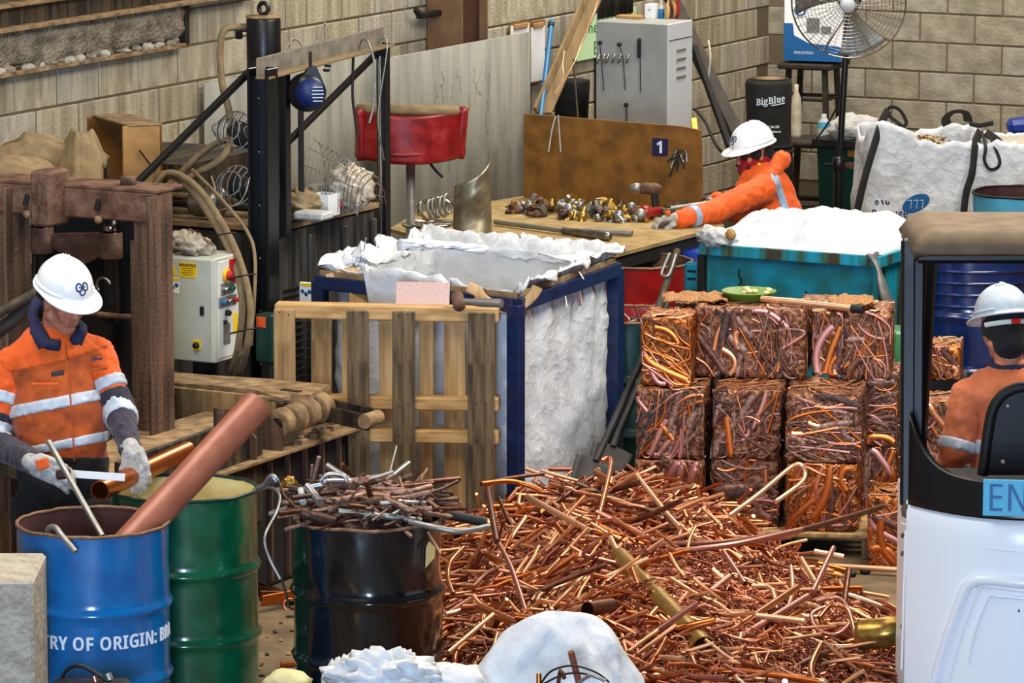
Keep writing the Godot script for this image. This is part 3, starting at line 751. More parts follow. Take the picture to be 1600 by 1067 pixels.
	for s in [[0.05, 0, 0.006, 0.12], [-0.05, 0, 0.006, 0.12], [0, 0.057, 0.1, 0.006], [0, -0.057, 0.1, 0.006]]:
		st = ns(); box(st, Vector3(s[0], 0.055, s[1]), Vector3(s[2], 0.11, s[3]), Basis(), 0.001); put(t, "side", st, "white")
	t = thing("foam_pad", "flat grey foam pad lying on the casing lid before the white carton", "pad", at(490, 342, 22.95), TURN)
	st = ns(); box(st, Vector3(0, 0.02, 0), Vector3(0.17, 0.04, 0.12), Basis(), 0.01); put(t, "slab", st, "bag_grey")
	t = thing("power_plug", "red and grey power plug lying on the lid beside the carton", "plug", at(528, 330, 23.25), TURN + 0.4)
	st = ns(); lathe(st, [[0, -0.02], [0.02, -0.02], [0.025, 0.0], [0.02, 0.03], [0, 0.03]], 12, Transform3D(look(Vector3(1, 0.2, 0.3)), Vector3(0, 0.03, 0))); put(t, "body", st, "red")
	st = ns(); tube(st, ring(Vector3(0.035, 0.03, 0), look(Vector3(1, 0, 0.3)), 0.025, 0.025, 14), 0.007, 7); put(t, "collar", st, "galv")
	# control cabinet
	t = thing("control_cabinet", "pale grey control cabinet with warning stickers and push buttons on its side", "cabinet", at(298, 565, 21.8), TURN)
	st = ns(); box(st, Vector3(0, 0.25, -0.13), Vector3(0.27, 0.5, 0.25), Basis(), 0.006); put(t, "body", st, "panel_grey")
	st = ns(); box(st, Vector3(0, 0.25, 0.004), Vector3(0.262, 0.49, 0.02), Basis(), 0.005)
	var door := put(t, "door", st, "panel_grey")
	st = ns(); box(st, Vector3(0.075, 0.25, 0.017), Vector3(0.022, 0.045, 0.012), Basis(), 0.008); put(door, "latch", st, "ink")
	st = ns(); box(st, Vector3(0.045, 0.085, 0.016), Vector3(0.042, 0.05, 0.008)); put(door, "switch_plate", st, "label_yellow")
	st = ns(); lathe(st, [[0, 0], [0.016, 0], [0.014, 0.015], [0, 0.015]], 14, Transform3D(Basis(Vector3.RIGHT, PI / 2), Vector3(0.045, 0.085, 0.02))); put(door, "knob", st, "ink")
	st = ns(); box(st, Vector3(0.0, 0.44, 0.0155), Vector3(0.092, 0.07, 0.003), Basis(), 0.0); put(door, "sticker", st, "label_yellow")
	letters(door, "lettering", "WARNING", 0.014, Transform3D(Basis(), Vector3(0.0, 0.463, 0.018)), "ink", 0.001, "Droid Sans", 700)
	for k in 4:
		st = ns(); box(st, Vector3(0.0, 0.448 - 0.01 * k, 0.0175), Vector3(0.07 - 0.012 * (k % 2), 0.003, 0.001), Basis(), 0.0); put(door, "print_line", st, "board")
	st = ns(); prism(st, PackedVector2Array([Vector2(-0.115, 0.41), Vector2(-0.06, 0.41), Vector2(-0.0875, 0.47)]), 0.014, 0.0165); put(door, "sticker", st, "label_yellow")
	st = ns(); bar(st, Vector3(-0.095, 0.45, 0.017), Vector3(-0.085, 0.435, 0.017), 0.007, 0.002); bar(st, Vector3(-0.085, 0.435, 0.017), Vector3(-0.09, 0.418, 0.017), 0.007, 0.002); put(door, "symbol", st, "ink")
	st = ns(); box(st, Vector3(-0.085, 0.362, 0.0155), Vector3(0.07, 0.075, 0.003), Basis(), 0.0); put(door, "sticker", st, "white")
	st = ns(); box(st, Vector3(-0.085, 0.39, 0.0175), Vector3(0.07, 0.016, 0.002), Basis(), 0.0); put(door, "sticker", st, "label_yellow")
	for k in 3:
		st = ns(); lathe(st, [[0, 0], [0.011, 0], [0.011, 0.002], [0, 0.002]], 14, Transform3D(Basis(Vector3.RIGHT, PI / 2), Vector3(-0.107 + 0.022 * k, 0.352 + (0.012 if k != 1 else 0.0), 0.016))); put(door, "symbol", st, "ink_teal")
	# its right side: emergency stop, lamps, keys
	var sx := 0.136
	st = ns(); box(st, Vector3(sx, 0.25, -0.13), Vector3(0.006, 0.46, 0.2)); put(t, "side_panel", st, "panel_light")
	st = ns(); box(st, Vector3(sx + 0.004, 0.42, -0.17), Vector3(0.004, 0.12, 0.08), Basis(), 0.0); put(t, "sticker", st, "red")
	for b in [[0.41, -0.1, 0.022, 0.03, "red"], [0.41, -0.1, 0.032, 0.01, "yellow"], [0.345, -0.08, 0.013, 0.02, "chrome"], [0.345, -0.14, 0.013, 0.02, "green"], [0.285, -0.06, 0.012, 0.02, "ink_teal"], [0.285, -0.11, 0.012, 0.02, "chrome"], [0.285, -0.17, 0.012, 0.02, "red"], [0.23, -0.1, 0.014, 0.02, "ink"], [0.19, -0.08, 0.01, 0.012, "ink"]]:
		st = ns(); lathe(st, [[0, 0], [b[2], 0], [b[2], b[3]], [b[2] * 0.7, b[3] + 0.004], [0, b[3] + 0.005]], 14, Transform3D(look(Vector3.RIGHT), Vector3(sx + 0.003, b[0], b[1]))); put(t, "button", st, b[4])
	st = ns(); box(st, Vector3(sx + 0.004, 0.13, -0.1), Vector3(0.003, 0.1, 0.06), Basis(), 0.0); put(t, "key_plate", st, "galv"); st = ns(); box(st, Vector3(sx + 0.005, 0.345, -0.11), Vector3(0.003, 0.055, 0.12), Basis(), 0.0); put(t, "key_plate", st, "galv"); st = ns(); box(st, Vector3(sx + 0.005, 0.285, -0.11), Vector3(0.003, 0.05, 0.16), Basis(), 0.0); put(t, "key_plate", st, "galv")
	st = ns(); box(st, Vector3(sx + 0.004, 0.17, -0.18), Vector3(0.003, 0.1, 0.035), Basis(), 0.0); put(t, "sticker", st, "label_yellow")
	st = ns(); box(st, Vector3(0.0, -0.42, -0.13), Vector3(0.08, 0.84, 0.1)); put(t, "stand", st, "black_matt")
	# glove and rag on it
	var gx := at(300, 402, 21.75)
	st = ns(); blob(st, gx + Vector3(0.0, 0.055, -0.05), Vector3(0.1, 0.05, 0.08), 0.6, 2.0, Basis(Vector3.BACK, -0.3), 18); solo("work_glove", st, "rag", "crumpled dirty work glove lying on top of the control cabinet", "glove")
	wire_solo("stick", [[296, 358, 21.8], [318, 372, 21.75], [335, 384, 21.75]], 0.006, "rust_red", "thin red-brown stick lying across the crumpled glove", "stick")
	# junction box and sticker plate
	t = thing("junction_box", "small teal-grey junction box with an orange label right of the hoses", "box", at(411, 565, 21.9), TURN)
	st = ns(); box(st, Vector3(0, 0.11, -0.05), Vector3(0.09, 0.23, 0.09), Basis(), 0.006); put(t, "body", st, "dark_green")
	st = ns(); box(st, Vector3(-0.01, 0.19, -0.002), Vector3(0.05, 0.05, 0.004), Basis(), 0.0); put(t, "sticker", st, "orange")
	st = ns(); box(st, Vector3(0.0, -0.42, -0.05), Vector3(0.05, 0.84, 0.05)); put(t, "stand", st, "black_matt")
	t = thing("warning_plate", "small white and yellow warning plate left of the blue crate corner", "sign", at(490, 472, 22.45), TURN)
	st = ns(); box(st, Vector3(0, 0.045, 0), Vector3(0.15, 0.1, 0.02)); put(t, "plate", st, "white")
	st = ns(); box(st, Vector3(0.04, 0.06, 0.011), Vector3(0.07, 0.065, 0.003), Basis(), 0.0); box(st, Vector3(-0.035, 0.085, 0.011), Vector3(0.06, 0.015, 0.003), Basis(), 0.0); put(t, "sticker", st, "label_yellow")
	st = ns(); prism(st, PackedVector2Array([Vector2(-0.005, 0.035), Vector2(0.04, 0.035), Vector2(0.018, 0.085)]), 0.012, 0.0145); put(t, "symbol", st, "ink")
	for k in 3:
		st = ns(); lathe(st, [[0, 0], [0.01, 0], [0.01, 0.003], [0, 0.003]], 12, Transform3D(Basis(Vector3.RIGHT, PI / 2), Vector3(-0.055 + 0.02 * k, 0.04 + (0.012 if k != 1 else 0.0), 0.011))); put(t, "symbol", st, "ink_teal")
	st = ns(); box(st, Vector3(0.0, -0.47, -0.03), Vector3(0.05, 0.94, 0.04)); put(t, "stand", st, "black_matt")
	feed_table()
func moved(st: SurfaceTool, xf: Transform3D) -> SurfaceTool:
	var m := done(st); var s := SurfaceTool.new(); s.append_from(m, 0, xf); return s

func feed_table():
	var st: SurfaceTool
	# heavy machine bed: its plate lies 0.85 m up; local x across, z towards the camera
	var c := onh(515, 602, 0.85)
	var t := thing("feed_table", "heavy dust-brown steel feed table with ribs and rollers left of the pallet", "machine", foot(c), TURN)
	var inv := world_of(t).affine_inverse()
	var lay := Basis(Vector3.RIGHT, -PI / 2)
	for g in [[[[258, 580], [330, 586], [430, 592], [515, 601], [484, 617], [455, 616], [440, 622], [425, 618], [400, 609], [330, 602], [230, 596], [200, 580]], 0.85, "top_plate", 0.025], [[[200, 672], [262, 660], [350, 634], [440, 620], [478, 626], [432, 640], [330, 674], [245, 710], [120, 766], [60, 750]], 0.75, "lower_plate", 0.02]]:
		var pl := PackedVector2Array()
		for p in g[0]:
			var w: Vector3 = inv * onh(p[0], p[1], g[1]); pl.append(Vector2(w.x, -w.z))
		st = ns(); prism(st, pl, -g[3], 0.0, Transform3D(lay, Vector3(0, g[1], 0))); put(t, g[2], st, "dusty")
	var f0: Vector3 = inv * onh(432, 622, 0.84); var f1: Vector3 = inv * onh(215, 600, 0.84)
	st = ns(); bar(st, f0 + Vector3(0, -0.07, 0), f1 + Vector3(0, -0.07, 0), 0.02, 0.15); put(t, "trough_wall", st, "wood_mid")
	st = ns(); lathe(st, [[0, 0], [0.03, 0], [0.03, 0.012], [0, 0.012]], 16, Transform3D(look(Vector3.BACK), f1.lerp(f0, 0.25) + Vector3(0, -0.05, 0.012))); put(t, "drain_hole", st, "black_matt")
	var e0: Vector3 = inv * onh(425, 640, 0.84); var e1: Vector3 = inv * onh(200, 720, 0.84)
	st = ns(); bar(st, e0 + Vector3(-0.06, -0.26, 0), e1 + Vector3(-0.06, -0.26, 0), 0.02, 0.5); put(t, "side_plate", st, "grimy")
	# lower ledge with gusset ribs
	var l0: Vector3 = inv * onh(560, 668, 0.62); var l1: Vector3 = inv * onh(330, 745, 0.62)
	var ld := (l1 - l0).normalized()
	var inw := Vector3(-0.13, 0, -0.02)
	st = ns(); bar(st, (l0 + inw * 0.6), (l1 + inw * 0.6) + ld * 0.3, 0.2, 0.02, 0.004); put(t, "ledge", st, "dusty")
	st = ns(); bar(st, l0 + Vector3(-0.06, -0.31, 0), l1 + Vector3(-0.06, -0.31, 0) + ld * 0.3, 0.02, 0.6); put(t, "skirt", st, "black_matt")
	for k in 8:
		var p := l0 + ld * (0.12 + k * 0.16)
		st = ns(); box(st, p + Vector3(-0.04, -0.3, 0), Vector3(0.03, 0.58, 0.014)); put(t, "skirt_rib", st, "rust")
	for g in [[435, 712], [468, 700], [395, 726]]:   # gussets seen end on
		var p: Vector3 = inv * onh(g[0], g[1] - 8, 0.63)
		st = ns(); prism(st, PackedVector2Array([Vector2(0.02, 0.0), Vector2(0.02, 0.1), Vector2(-0.1, 0.22), Vector2(-0.2, 0.22), Vector2(-0.2, 0.0)]), -0.006, 0.006, Transform3D(Basis(), p)); put(t, "gusset", st, "rust" if g[0] != 468 else "dusty")
	# rollers: worn drums on a common shaft
	var a := at(430, 664, 20.85); var b := at(512, 632, 21.2)
	for k in 4:
		var p := a.lerp(b, [0.12, 0.36, 0.6, 0.86][k]); var ax := look(b - a)
		st = ns(); lathe(st, [[0, -0.034], [0.055, -0.036], [0.066, -0.028], [0.066, 0.028], [0.055, 0.036], [0, 0.034]], 22, Transform3D(ax, p), 0.0, TAU, 0.004); putw(t, "roller", st, "dusty")
	st = ns(); rod(st, a, b, 0.03, 12); putw(t, "shaft", st, "dark")
	for p in [[470, 690], [492, 680], [505, 676], [520, 668]]:
		st = ns(); box(st, inv * onh(p[0], p[1], 0.64), Vector3(0.05, 0.03, 0.06)); put(t, "bolt_block", st, "dusty"); st = ns(); box(st, inv * onh(p[0], p[1], 0.64) + Vector3(0, 0.022, 0), Vector3(0.025, 0.016, 0.03)); put(t, "bolt_head", st, "dusty")
	# lever arm at the end
	var h0 := at(510, 640, 21.2); var h1 := at(580, 655, 20.9)
	for s in [-0.035, 0.035]:
		st = ns(); var off: Vector3 = Vector3(0.3, 0.3, -0.9).normalized() * s
		var dir := (h1 - h0)
		bar(st, h0 + off, h1 + off, 0.075, 0.014, 0.004, Vector3(0.46, 0.0, -0.88)); putw(t, "arm_plate", st, "grimy")
	st = ns(); rod(st, h1 - Vector3(0.03, 0, -0.06), h1 + Vector3(0.03, 0, -0.06), 0.034, 16); putw(t, "arm_pin", st, "dusty")
	for p in [[501, 624], [512, 618]]:
		st = ns(); rod(st, at(p[0], p[1] + 6, 21.2), at(p[0], p[1] - 3, 21.2), 0.009); putw(t, "stud", st, "dark")
	for p in [[455, 610], [436, 626]]:
		st = ns(); box(st, inv * onh(p[0], p[1], 0.853), Vector3(0.1, 0.006, 0.03)); put(t, "plate_tab", st, "grimy")
# ---------- back: wall plates, bench, cabinet, stool ----------
func onleft(x, y, a) -> Vector3:   # the point, in room axes, where the line of sight meets the plane at distance a from the left wall
	var inv := room.affine_inverse(); var o := inv * EYE
	var d: Vector3 = inv.basis * (view * Vector3((x - 800.0) / FOCAL, -(y - 533.5) / FOCAL, -1.0))
	return o + d * ((a - o.x) / d.x)
func back_zone():
	var st: SurfaceTool
	# grey plates leaning on the left wall
	for g in [[318, 125, 600, 84, "grey-green steel plate behind the hoist frame on the block wall", 0.05], [601, 84, 828, 56, "large grey scratched steel plate leaning on the wall behind the red stool", 0.29]]:
		var p0 := onleft(g[0], g[1], g[5]); var p1 := onleft(g[2], g[3], g[5])
		st = ns(); var zc := (p0.z + p1.z) * 0.5; var top := (p0.y + p1.y) * 0.5
		box(st, Vector3(g[5], (top + 0.72) * 0.5, zc), Vector3(0.012, top - 0.72, p0.z - p1.z - 0.01), Basis(Vector3.BACK, 0.0), 0.002)
		solo("steel_plate", moved(st, room), "plate", g[4], "plate")
	st = ns()
	for k in 16:
		var x := rr(680, 800); var y := rr(80, 260); var q := []
		for j in 5: q.append(room * (onleft(x + rr(-4, 4), y + j * rr(5, 14), 0.297)))
		tube(st, curve(q, 3), 0.0009, 4)
	solo("scratch_marks", st, "tan_steel", "rusty scratches scored down the grey plate behind the red stool", "scratches").set_meta("kind", "stuff")
	# clipboards
	for c in [[796, 38, 826, 68, "brown clipboard with white paper half hidden by the grey plate"], [828, 36, 850, 126, "white paper clipboard hanging left of the blue handle"]]:
		var p0 := onleft(c[0], c[1], 0.03); var p1 := onleft(c[2], c[3], 0.03); var w := p0.z - p1.z; var h := p0.y - p1.y
		var t := thing("clipboard", c[4], "clipboard", room * Vector3(0.03, p1.y, (p0.z + p1.z) * 0.5), TURN + PI / 2)
		st = ns(); box(st, Vector3(0, h * 0.5, 0), Vector3(w * 1.04, h * 1.04, 0.008)); put(t, "backing_board", st, "board")
		st = ns(); box(st, Vector3(0, h * 0.47, 0.006), Vector3(w * 0.97, h * 0.9, 0.003), Basis(), 0.0); put(t, "paper", st, "white")
		st = ns(); box(st, Vector3(0, h - 0.02, 0.012), Vector3(w * 0.7, 0.03, 0.014)); put(t, "clip", st, "card")
	# blue broom handle
	var t := thing("broom_handle", "bright blue handle leaning on the wall beside the tan brace", "handle", at(845, 180, 28.0), 0.0)
	st = ns(); rod(st, at(845, 182, 28.0), at(862, 32, 28.6), 0.016, 12); putw(t, "shaft", st, "sky_pipe")
	st = ns(); rod(st, at(860.5, 42, 28.56), at(861, 37, 28.58), 0.021, 12); putw(t, "collar", st, "ink")
	# steel braces
	st = ns(); bar(st, at(950, -45, 28.9), at(852, 178, 28.0), 0.085, 0.016, 0.003, Vector3(0.46, 0, -0.88)); bar(st, at(937, -45, 28.95), at(839, 178, 28.05), 0.02, 0.1, 0.003, Vector3(0.46, 0, -0.88))
	solo("brace_channel", st, "tan_steel", "tan steel channel brace sloping down left to the bench board", "brace")
	st = ns(); bar(st, at(1034, -35, 29.4), at(1152, 215, 28.6), 0.085, 0.06, 0.004); solo("brace_beam", st, "wood_dark", "dark brown steel beam sloping down right behind the helmet at the bench", "brace")
	st = ns(); bar(st, at(1084, 72, 28.6), at(1140, 230, 28.2), 0.035, 0.04, 0.004); solo("brace_strut", st, "black_matt", "thin black strut below the dark brown sloping beam", "brace")
	wire_solo("cable", [[1085, 170, 28.3], [1102, 190, 28.2], [1120, 228, 28.1], [1140, 246, 28.1]], 0.01, "dark", "black cable sagging under the thin black strut", "cable")
	wire_solo("rope_end", [[1107, 64, 28.7], [1110, 90, 28.6], [1107, 118, 28.6], [1106, 130, 28.6]], 0.008, "rag", "short pale rope tied on the dark sloping beam", "rope")
	for c in [[[[934, 0, 28.4], [928, 20, 28.3], [908, 70, 28.2], [896, 100, 28.1], [868, 148, 28.0]], "copper wire running down the tan channel brace"], [[[882, 80, 28.1], [879, 100, 28.05], [880, 122, 28.0], [866, 146, 28.0]], "short bent wire hooked on the tan channel brace"]]:
		wire_solo("wire", c[0], 0.004, "cu_light", c[1], "wire")
	st = ns(); lathe(st, [[0, 0.0], [0.1, 0.0], [0.115, 0.25], [0.11, 0.26], [0, 0.26]], 20, Transform3D(Basis(), at(893, 190, 28.6)), 0.0, TAU, 0.02); solo("plastic_tub", st, "black_matt", "black plastic tub in the gap behind the tan brace", "tub")
	st = ns(); bar(st, at(896, 92, 28.2), at(903, 185, 28.1), 0.012, 0.012); solo("steel_rod", st, "grimy", "thin steel rod standing right of the tan brace", "rod")
	# green emergency sign
	var s0 := onleft(901, 96, 0.04); var s1 := onleft(994, 10, 0.04)
	t = thing("emergency_sign", "pale green emergency sign on the wall behind the grey cabinet", "sign", room * Vector3(0.04, s0.y, (s0.z + s1.z) * 0.5), TURN + PI / 2)
	var sw := s0.z - s1.z; var sh := onleft(901, 27, 0.04).y - s0.y
	st = ns(); box(st, Vector3(0, sh * 0.5, 0), Vector3(sw, sh, 0.006), Basis(), 0.001); put(t, "panel", st, "glow_sign")
	var si := world_of(t).affine_inverse() * room
	letters(t, "lettering", "Emergency", 0.055, Transform3D(Basis(), si * onleft(941, 41, 0.044)), "green", 0.002, "Droid Sans", 400, Vector3(1.6, 1.15, 1))
	letters(t, "lettering", "E", 0.085, Transform3D(Basis(), si * onleft(931, 75, 0.044)), "green", 0.002, "Droid Sans", 400, Vector3(1.2, 1, 1))
	st = ns(); var d0 := onleft(936, 30, 0.06); var d1 := onleft(992, 0, 0.06)
	sheet(st, 40, 2, func(u, v): return Vector3(0.05 + 0.012 * sin(u * 50.0), lerpf(d0.y, d1.y + 0.3, v), lerpf(d0.z, d1.z, u)), 0.004)
	solo("shutter_sheet", moved(st, room), "casing", "dark ribbed sheet hanging above the green emergency sign", "sheet")
	# workbench
	var H := 0.95
	var pl := PackedVector2Array(); var o := onh(935, 404, H)
	t = thing("workbench", "plywood-topped workbench with dark frame where the masked worker sorts fittings", "bench", foot(o), TURN)
	var inv := world_of(t).affine_inverse()
	for p in [[609, 357], [683, 378], [935, 404], [1132, 352], [1100, 326], [820, 306], [650, 332]]:
		var w: Vector3 = inv * onh(p[0], p[1], H); pl.append(Vector2(w.x, -w.z))
	var lay := Transform3D(Basis(Vector3.RIGHT, -PI / 2), Vector3(0, H, 0))
	st = ns(); prism(st, pl, -0.02, 0.0, lay); put(t, "top_board", st, "ply")
	var e: Vector3 = inv * onh(1128, 353, H)
	st = ns(); bar(st, Vector3(-0.03, H - 0.06, -0.02), e + Vector3(-0.03, -0.06, 0.05), 0.03, 0.08); put(t, "rail", st, "black_matt")
	var f: Vector3 = inv * onh(640, 366, H)
	st = ns(); bar(st, Vector3(-0.03, H - 0.06, -0.04), f + Vector3(0.05, -0.06, -0.06), 0.08, 0.03); put(t, "rail", st, "black_matt")
	for p in [Vector3(-0.06, 0, -0.08), e + Vector3(-0.08, 0, 0.1), f + Vector3(0.1, 0, -0.1), Vector3(f.x, 0, e.z)]:
		st = ns(); box(st, Vector3(p.x, (H - 0.02) * 0.5, p.z), Vector3(0.06, H - 0.04, 0.06)); put(t, "leg", st, "black_matt")
	# splash board with its number
	var b0 := onh(818, 309, H); var b1 := onh(1093, 331, H); var bx := b1 - b0
	t = thing("bench_board", "brown hardboard standing along the back of the bench with a number plate", "board", b0, atan2(-bx.z, bx.x))
	var bw := bx.length()
	st = ns(); prism(st, PackedVector2Array([Vector2(0, 0), Vector2(bw, 0.01), Vector2(bw + 0.01, 0.2), Vector2(bw, 0.47), Vector2(bw - 0.12, 0.485), Vector2(0.0, 0.495)]), -0.02, 0.0); put(t, "panel", st, "board")
	var npos := world_of(t).affine_inverse() * at(1041, 228, 26.55)
	st = ns(); box(st, Vector3(npos.x, npos.y, 0.004), Vector3(0.1, 0.1, 0.006), Basis(), 0.001); var plate := put(t, "number_plate", st, "navy_sign")
	letters(plate, "lettering", "1", 0.07, Transform3D(Basis(), Vector3(npos.x, npos.y, 0.008)), "text_white", 0.002, "Droid Sans", 700)
	# pliers and wires hung on it
	for w in [[[[868, 182, 26.8], [862, 205, 26.75], [857, 238, 26.7]], "left-hand tong leg hooked over the brown bench board"], [[[872, 180, 26.8], [874, 210, 26.75], [876, 238, 26.7]], "right-hand tong leg hooked over the brown bench board"]]:
		wire_solo("tongs", w[0], 0.006, "galv", w[1], "tongs")
	t = thing("key_bunch", "bunch of dark hooked tools hanging right of the number plate", "tools", at(1060, 262, 26.4), 0.0)
	for k in 9:
		st = ns(); var a := Vector3(rr(-0.02, 0.06), 0.1, 0); rod(st, a, a + Vector3(rr(-0.09, 0.04), rr(-0.16, -0.04), rr(0, 0.02)), 0.006, 6); put(t, "tool", st, "dark" if k % 3 else "galv")
	# fittings: elbows, tees, taps, nuts
	var kinds := []
	st = ns(); tube(st, curve([Vector3(-0.04, 0, 0), Vector3(-0.01, 0, 0), Vector3(0.005, 0.012, 0), Vector3(0.008, 0.045, 0)], 4), 0.014, 9, true, 1.0, Vector3.ZERO, 0.003); kinds.append([done(st), "elbow"])
	st = ns(); rod(st, Vector3(-0.04, 0, 0), Vector3(0.04, 0, 0), 0.014, 10); rod(st, Vector3(0, 0, 0), Vector3(0, 0.04, 0), 0.013, 10); rod(st, Vector3(-0.042, 0, 0), Vector3(-0.025, 0, 0), 0.018, 6); kinds.append([done(st), "tee"])
	st = ns(); lathe(st, [[0, -0.02], [0.024, -0.02], [0.024, 0.0], [0.014, 0.006], [0.014, 0.03], [0.02, 0.034], [0.02, 0.045], [0, 0.045]], 8); kinds.append([done(st), "valve"])
	st = ns(); lathe(st, [[0.012, -0.012], [0.022, -0.012], [0.022, 0.012], [0.012, 0.012], [0.012, -0.012]], 6); kinds.append([done(st), "nut"])
	st = ns(); rod(st, Vector3(-0.055, 0, 0), Vector3(0.05, 0, 0), 0.012, 9); lathe(st, [[0, -0.024], [0.022, -0.016], [0.026, 0], [0.022, 0.016], [0, 0.024]], 10); box(st, Vector3(0, 0.035, 0), Vector3(0.05, 0.008, 0.012)); kinds.append([done(st), "tap"])
	var mats := ["brass", "brass", "alloy", "cu_brown", "brass", "galv", "cu_dull", "rust"]
	var c := onh(908, 338, H)
	var tones := {"brass": "yellow brass", "alloy": "silvery", "cu_brown": "brown copper", "galv": "grey steel", "cu_dull": "dull dark", "rust": "rusty"}
	for k in 110:
		var u := rr(-1, 1); var v := rr(-1, 1) * sqrt(1.0 - u * u * 0.8)
		var p := c + room.basis * Vector3(u * 0.42, 0, v * 0.17)
		var pick = kinds[k % 5]
		var y := 0.018 + 0.085 * maxf(0.0, 1.0 - u * u - v * v) * rng.randf()
		var mt = mats[rng.randi() % 8]
		var f1 := thing("pipe_fitting", "%s scrap %s lying in the heap of mixed fittings on the plywood bench" % [tones[mt], pick[1]], "fitting", p + Vector3(0, y, 0), rr(0, TAU), "brass and steel fittings heaped on the bench")
		f1.basis = f1.basis * Basis(Vector3(rr(-1, 1), rr(-0.4, 0.4), rr(-1, 1)).normalized(), rr(0, 2.6))
		var mi := put(f1, pick[1], pick[0], mt); mi.scale = Vector3.ONE * rr(0.85, 1.35)
	st = ns(); blob(st, onh(967, 343, H) + Vector3(0, 0.012, 0), Vector3(0.02, 0.014, 0.02), 0.2); solo("yellow_tap_cap", st, "yellow", "small yellow tap cap among the fittings on the bench", "cap")
	# rods at the front of the bench
	t = thing("valve_pipe", "long steel pipe with a ribbed valve end lying across the bench front", "pipe", onh(860, 365, H), 0.0)
	st = ns(); var a0 := onh(773, 352, H) + Vector3(0, 0.02, 0); var a1 := onh(953, 377, H) + Vector3(0, 0.025, 0)
	rod(st, a0, a0.lerp(a1, 0.62), 0.014, 10); putw(t, "tube", st, "galv")
	st = ns(); var ld := look(a1 - a0); var L := a0.distance_to(a1)
	lathe(st, [[0, L * 0.6], [0.02, L * 0.6], [0.02, L * 0.7], [0.024, L * 0.72], [0.02, L * 0.74], [0.024, L * 0.78], [0.02, L * 0.8], [0.026, L * 0.86], [0.026, L * 0.97], [0.02, L], [0, L]], 12, Transform3D(ld, a0)); putw(t, "valve", st, "bare_steel")
	st = ns(); pipe(st, onh(905, 366, H) + Vector3(0, 0.02, 0), onh(988, 370, H) + Vector3(0, 0.02, 0), 0.016, 10, 0.003); solo("pipe_offcut", st, "galv", "short pipe offcut just behind the ribbed valve end", "pipe")
	# sheet-metal duct
	t = thing("duct_offcut", "dented shiny sheet-metal duct offcut standing on the bench's near edge", "duct", onh(738, 383, H), 0.0)
	st = ns()
	sheet(st, 18, 22, func(u, v):
		var a: float = lerpf(-0.35, PI + 0.35, u)
		var top: float = 0.47 - 0.16 * (1.0 - u) if u > 0.2 else 0.35 + 0.02 * u
		top = 0.475 - 0.145 * cos(clampf(a, 0.0, PI) * 0.5)
		var w: float = 0.108 - 0.012 * v
		var dent: float = 0.03 * exp(-pow((v - 0.42) * 6.0, 2.0) - pow((u - 0.55) * 5.0, 2.0)) + 0.008 * nz.get_noise_2d(u * 4.0, v * 5.0)
		return Vector3(-cos(a) * w, v * top, sin(a) * 0.07 - dent), 0.003)
	put(t, "shell", st, "sheet_metal")
	# coil of bright pipe
	t = thing("steel_coil", "flattened coil of bright steel pipe on the bench behind the duct", "coil", onh(678, 345, H), 0.3)
	for k in 5:
		st = ns(); tube(st, ring(Vector3(-0.05 + k * 0.032, 0.06 + 0.008 * k, 0.03 * (k % 2)), look(Vector3(1, 0.5 - 0.1 * k, 0.9)), 0.06 - 0.004 * k, 0.055, 18), 0.009, 7); put(t, "loop", st, "galv")
	st = ns(); tube(st, curve([Vector3(-0.09, 0.03, 0), Vector3(-0.1, 0.09, 0), Vector3(0.0, 0.13, 0), Vector3(0.09, 0.1, 0.02), Vector3(0.1, 0.04, 0.02)], 6), 0.01, 8); put(t, "loop", st, "chrome")
	# drill and clutter
	t = thing("cordless_drill", "red and grey drill standing on its battery at the bench board", "drill", onh(1019, 337, H), -0.2)
	st = ns(); lathe(st, [[0, -0.055], [0.022, -0.05], [0.034, -0.02], [0.034, 0.05], [0.026, 0.075], [0, 0.08]], 16, Transform3D(look(Vector3(-1, 0.05, 0.2)), Vector3(0.0, 0.155, 0.0))); put(t, "housing", st, "rust_red")
	st = ns(); lathe(st, [[0, 0.07], [0.028, 0.07], [0.03, 0.1], [0.018, 0.125], [0, 0.13]], 14, Transform3D(look(Vector3(-1, 0.05, 0.2)), Vector3(0.0, 0.155, 0.0))); put(t, "chuck", st, "galv")
	st = ns(); bar(st, Vector3(0.01, 0.14, 0), Vector3(0.025, 0.03, 0.01), 0.045, 0.04, 0.012); put(t, "grip", st, "dark")
	st = ns(); box(st, Vector3(0.02, 0.022, 0.01), Vector3(0.09, 0.04, 0.06), Basis(), 0.008); put(t, "battery", st, "dark")
	t = thing("pump_head", "dark red cast pump head lying on the bench below the drill", "pump", onh(1008, 345, H), 0.3)
	st = ns(); lathe(st, [[0, -0.08], [0.03, -0.08], [0.03, -0.03], [0.045, -0.02], [0.045, 0.02], [0.025, 0.03], [0.025, 0.09], [0, 0.09]], 14, Transform3D(look(Vector3(1, 0.1, 0)), Vector3(0, 0.045, 0))); put(t, "casting", st, "red_vinyl")
	st = ns(); lathe(st, [[0, 0], [0.035, 0], [0.035, 0.02], [0, 0.03]], 12, Transform3D(look(Vector3(-0.3, 0.2, 1)), Vector3(-0.04, 0.04, 0.03))); put(t, "flange", st, "galv")
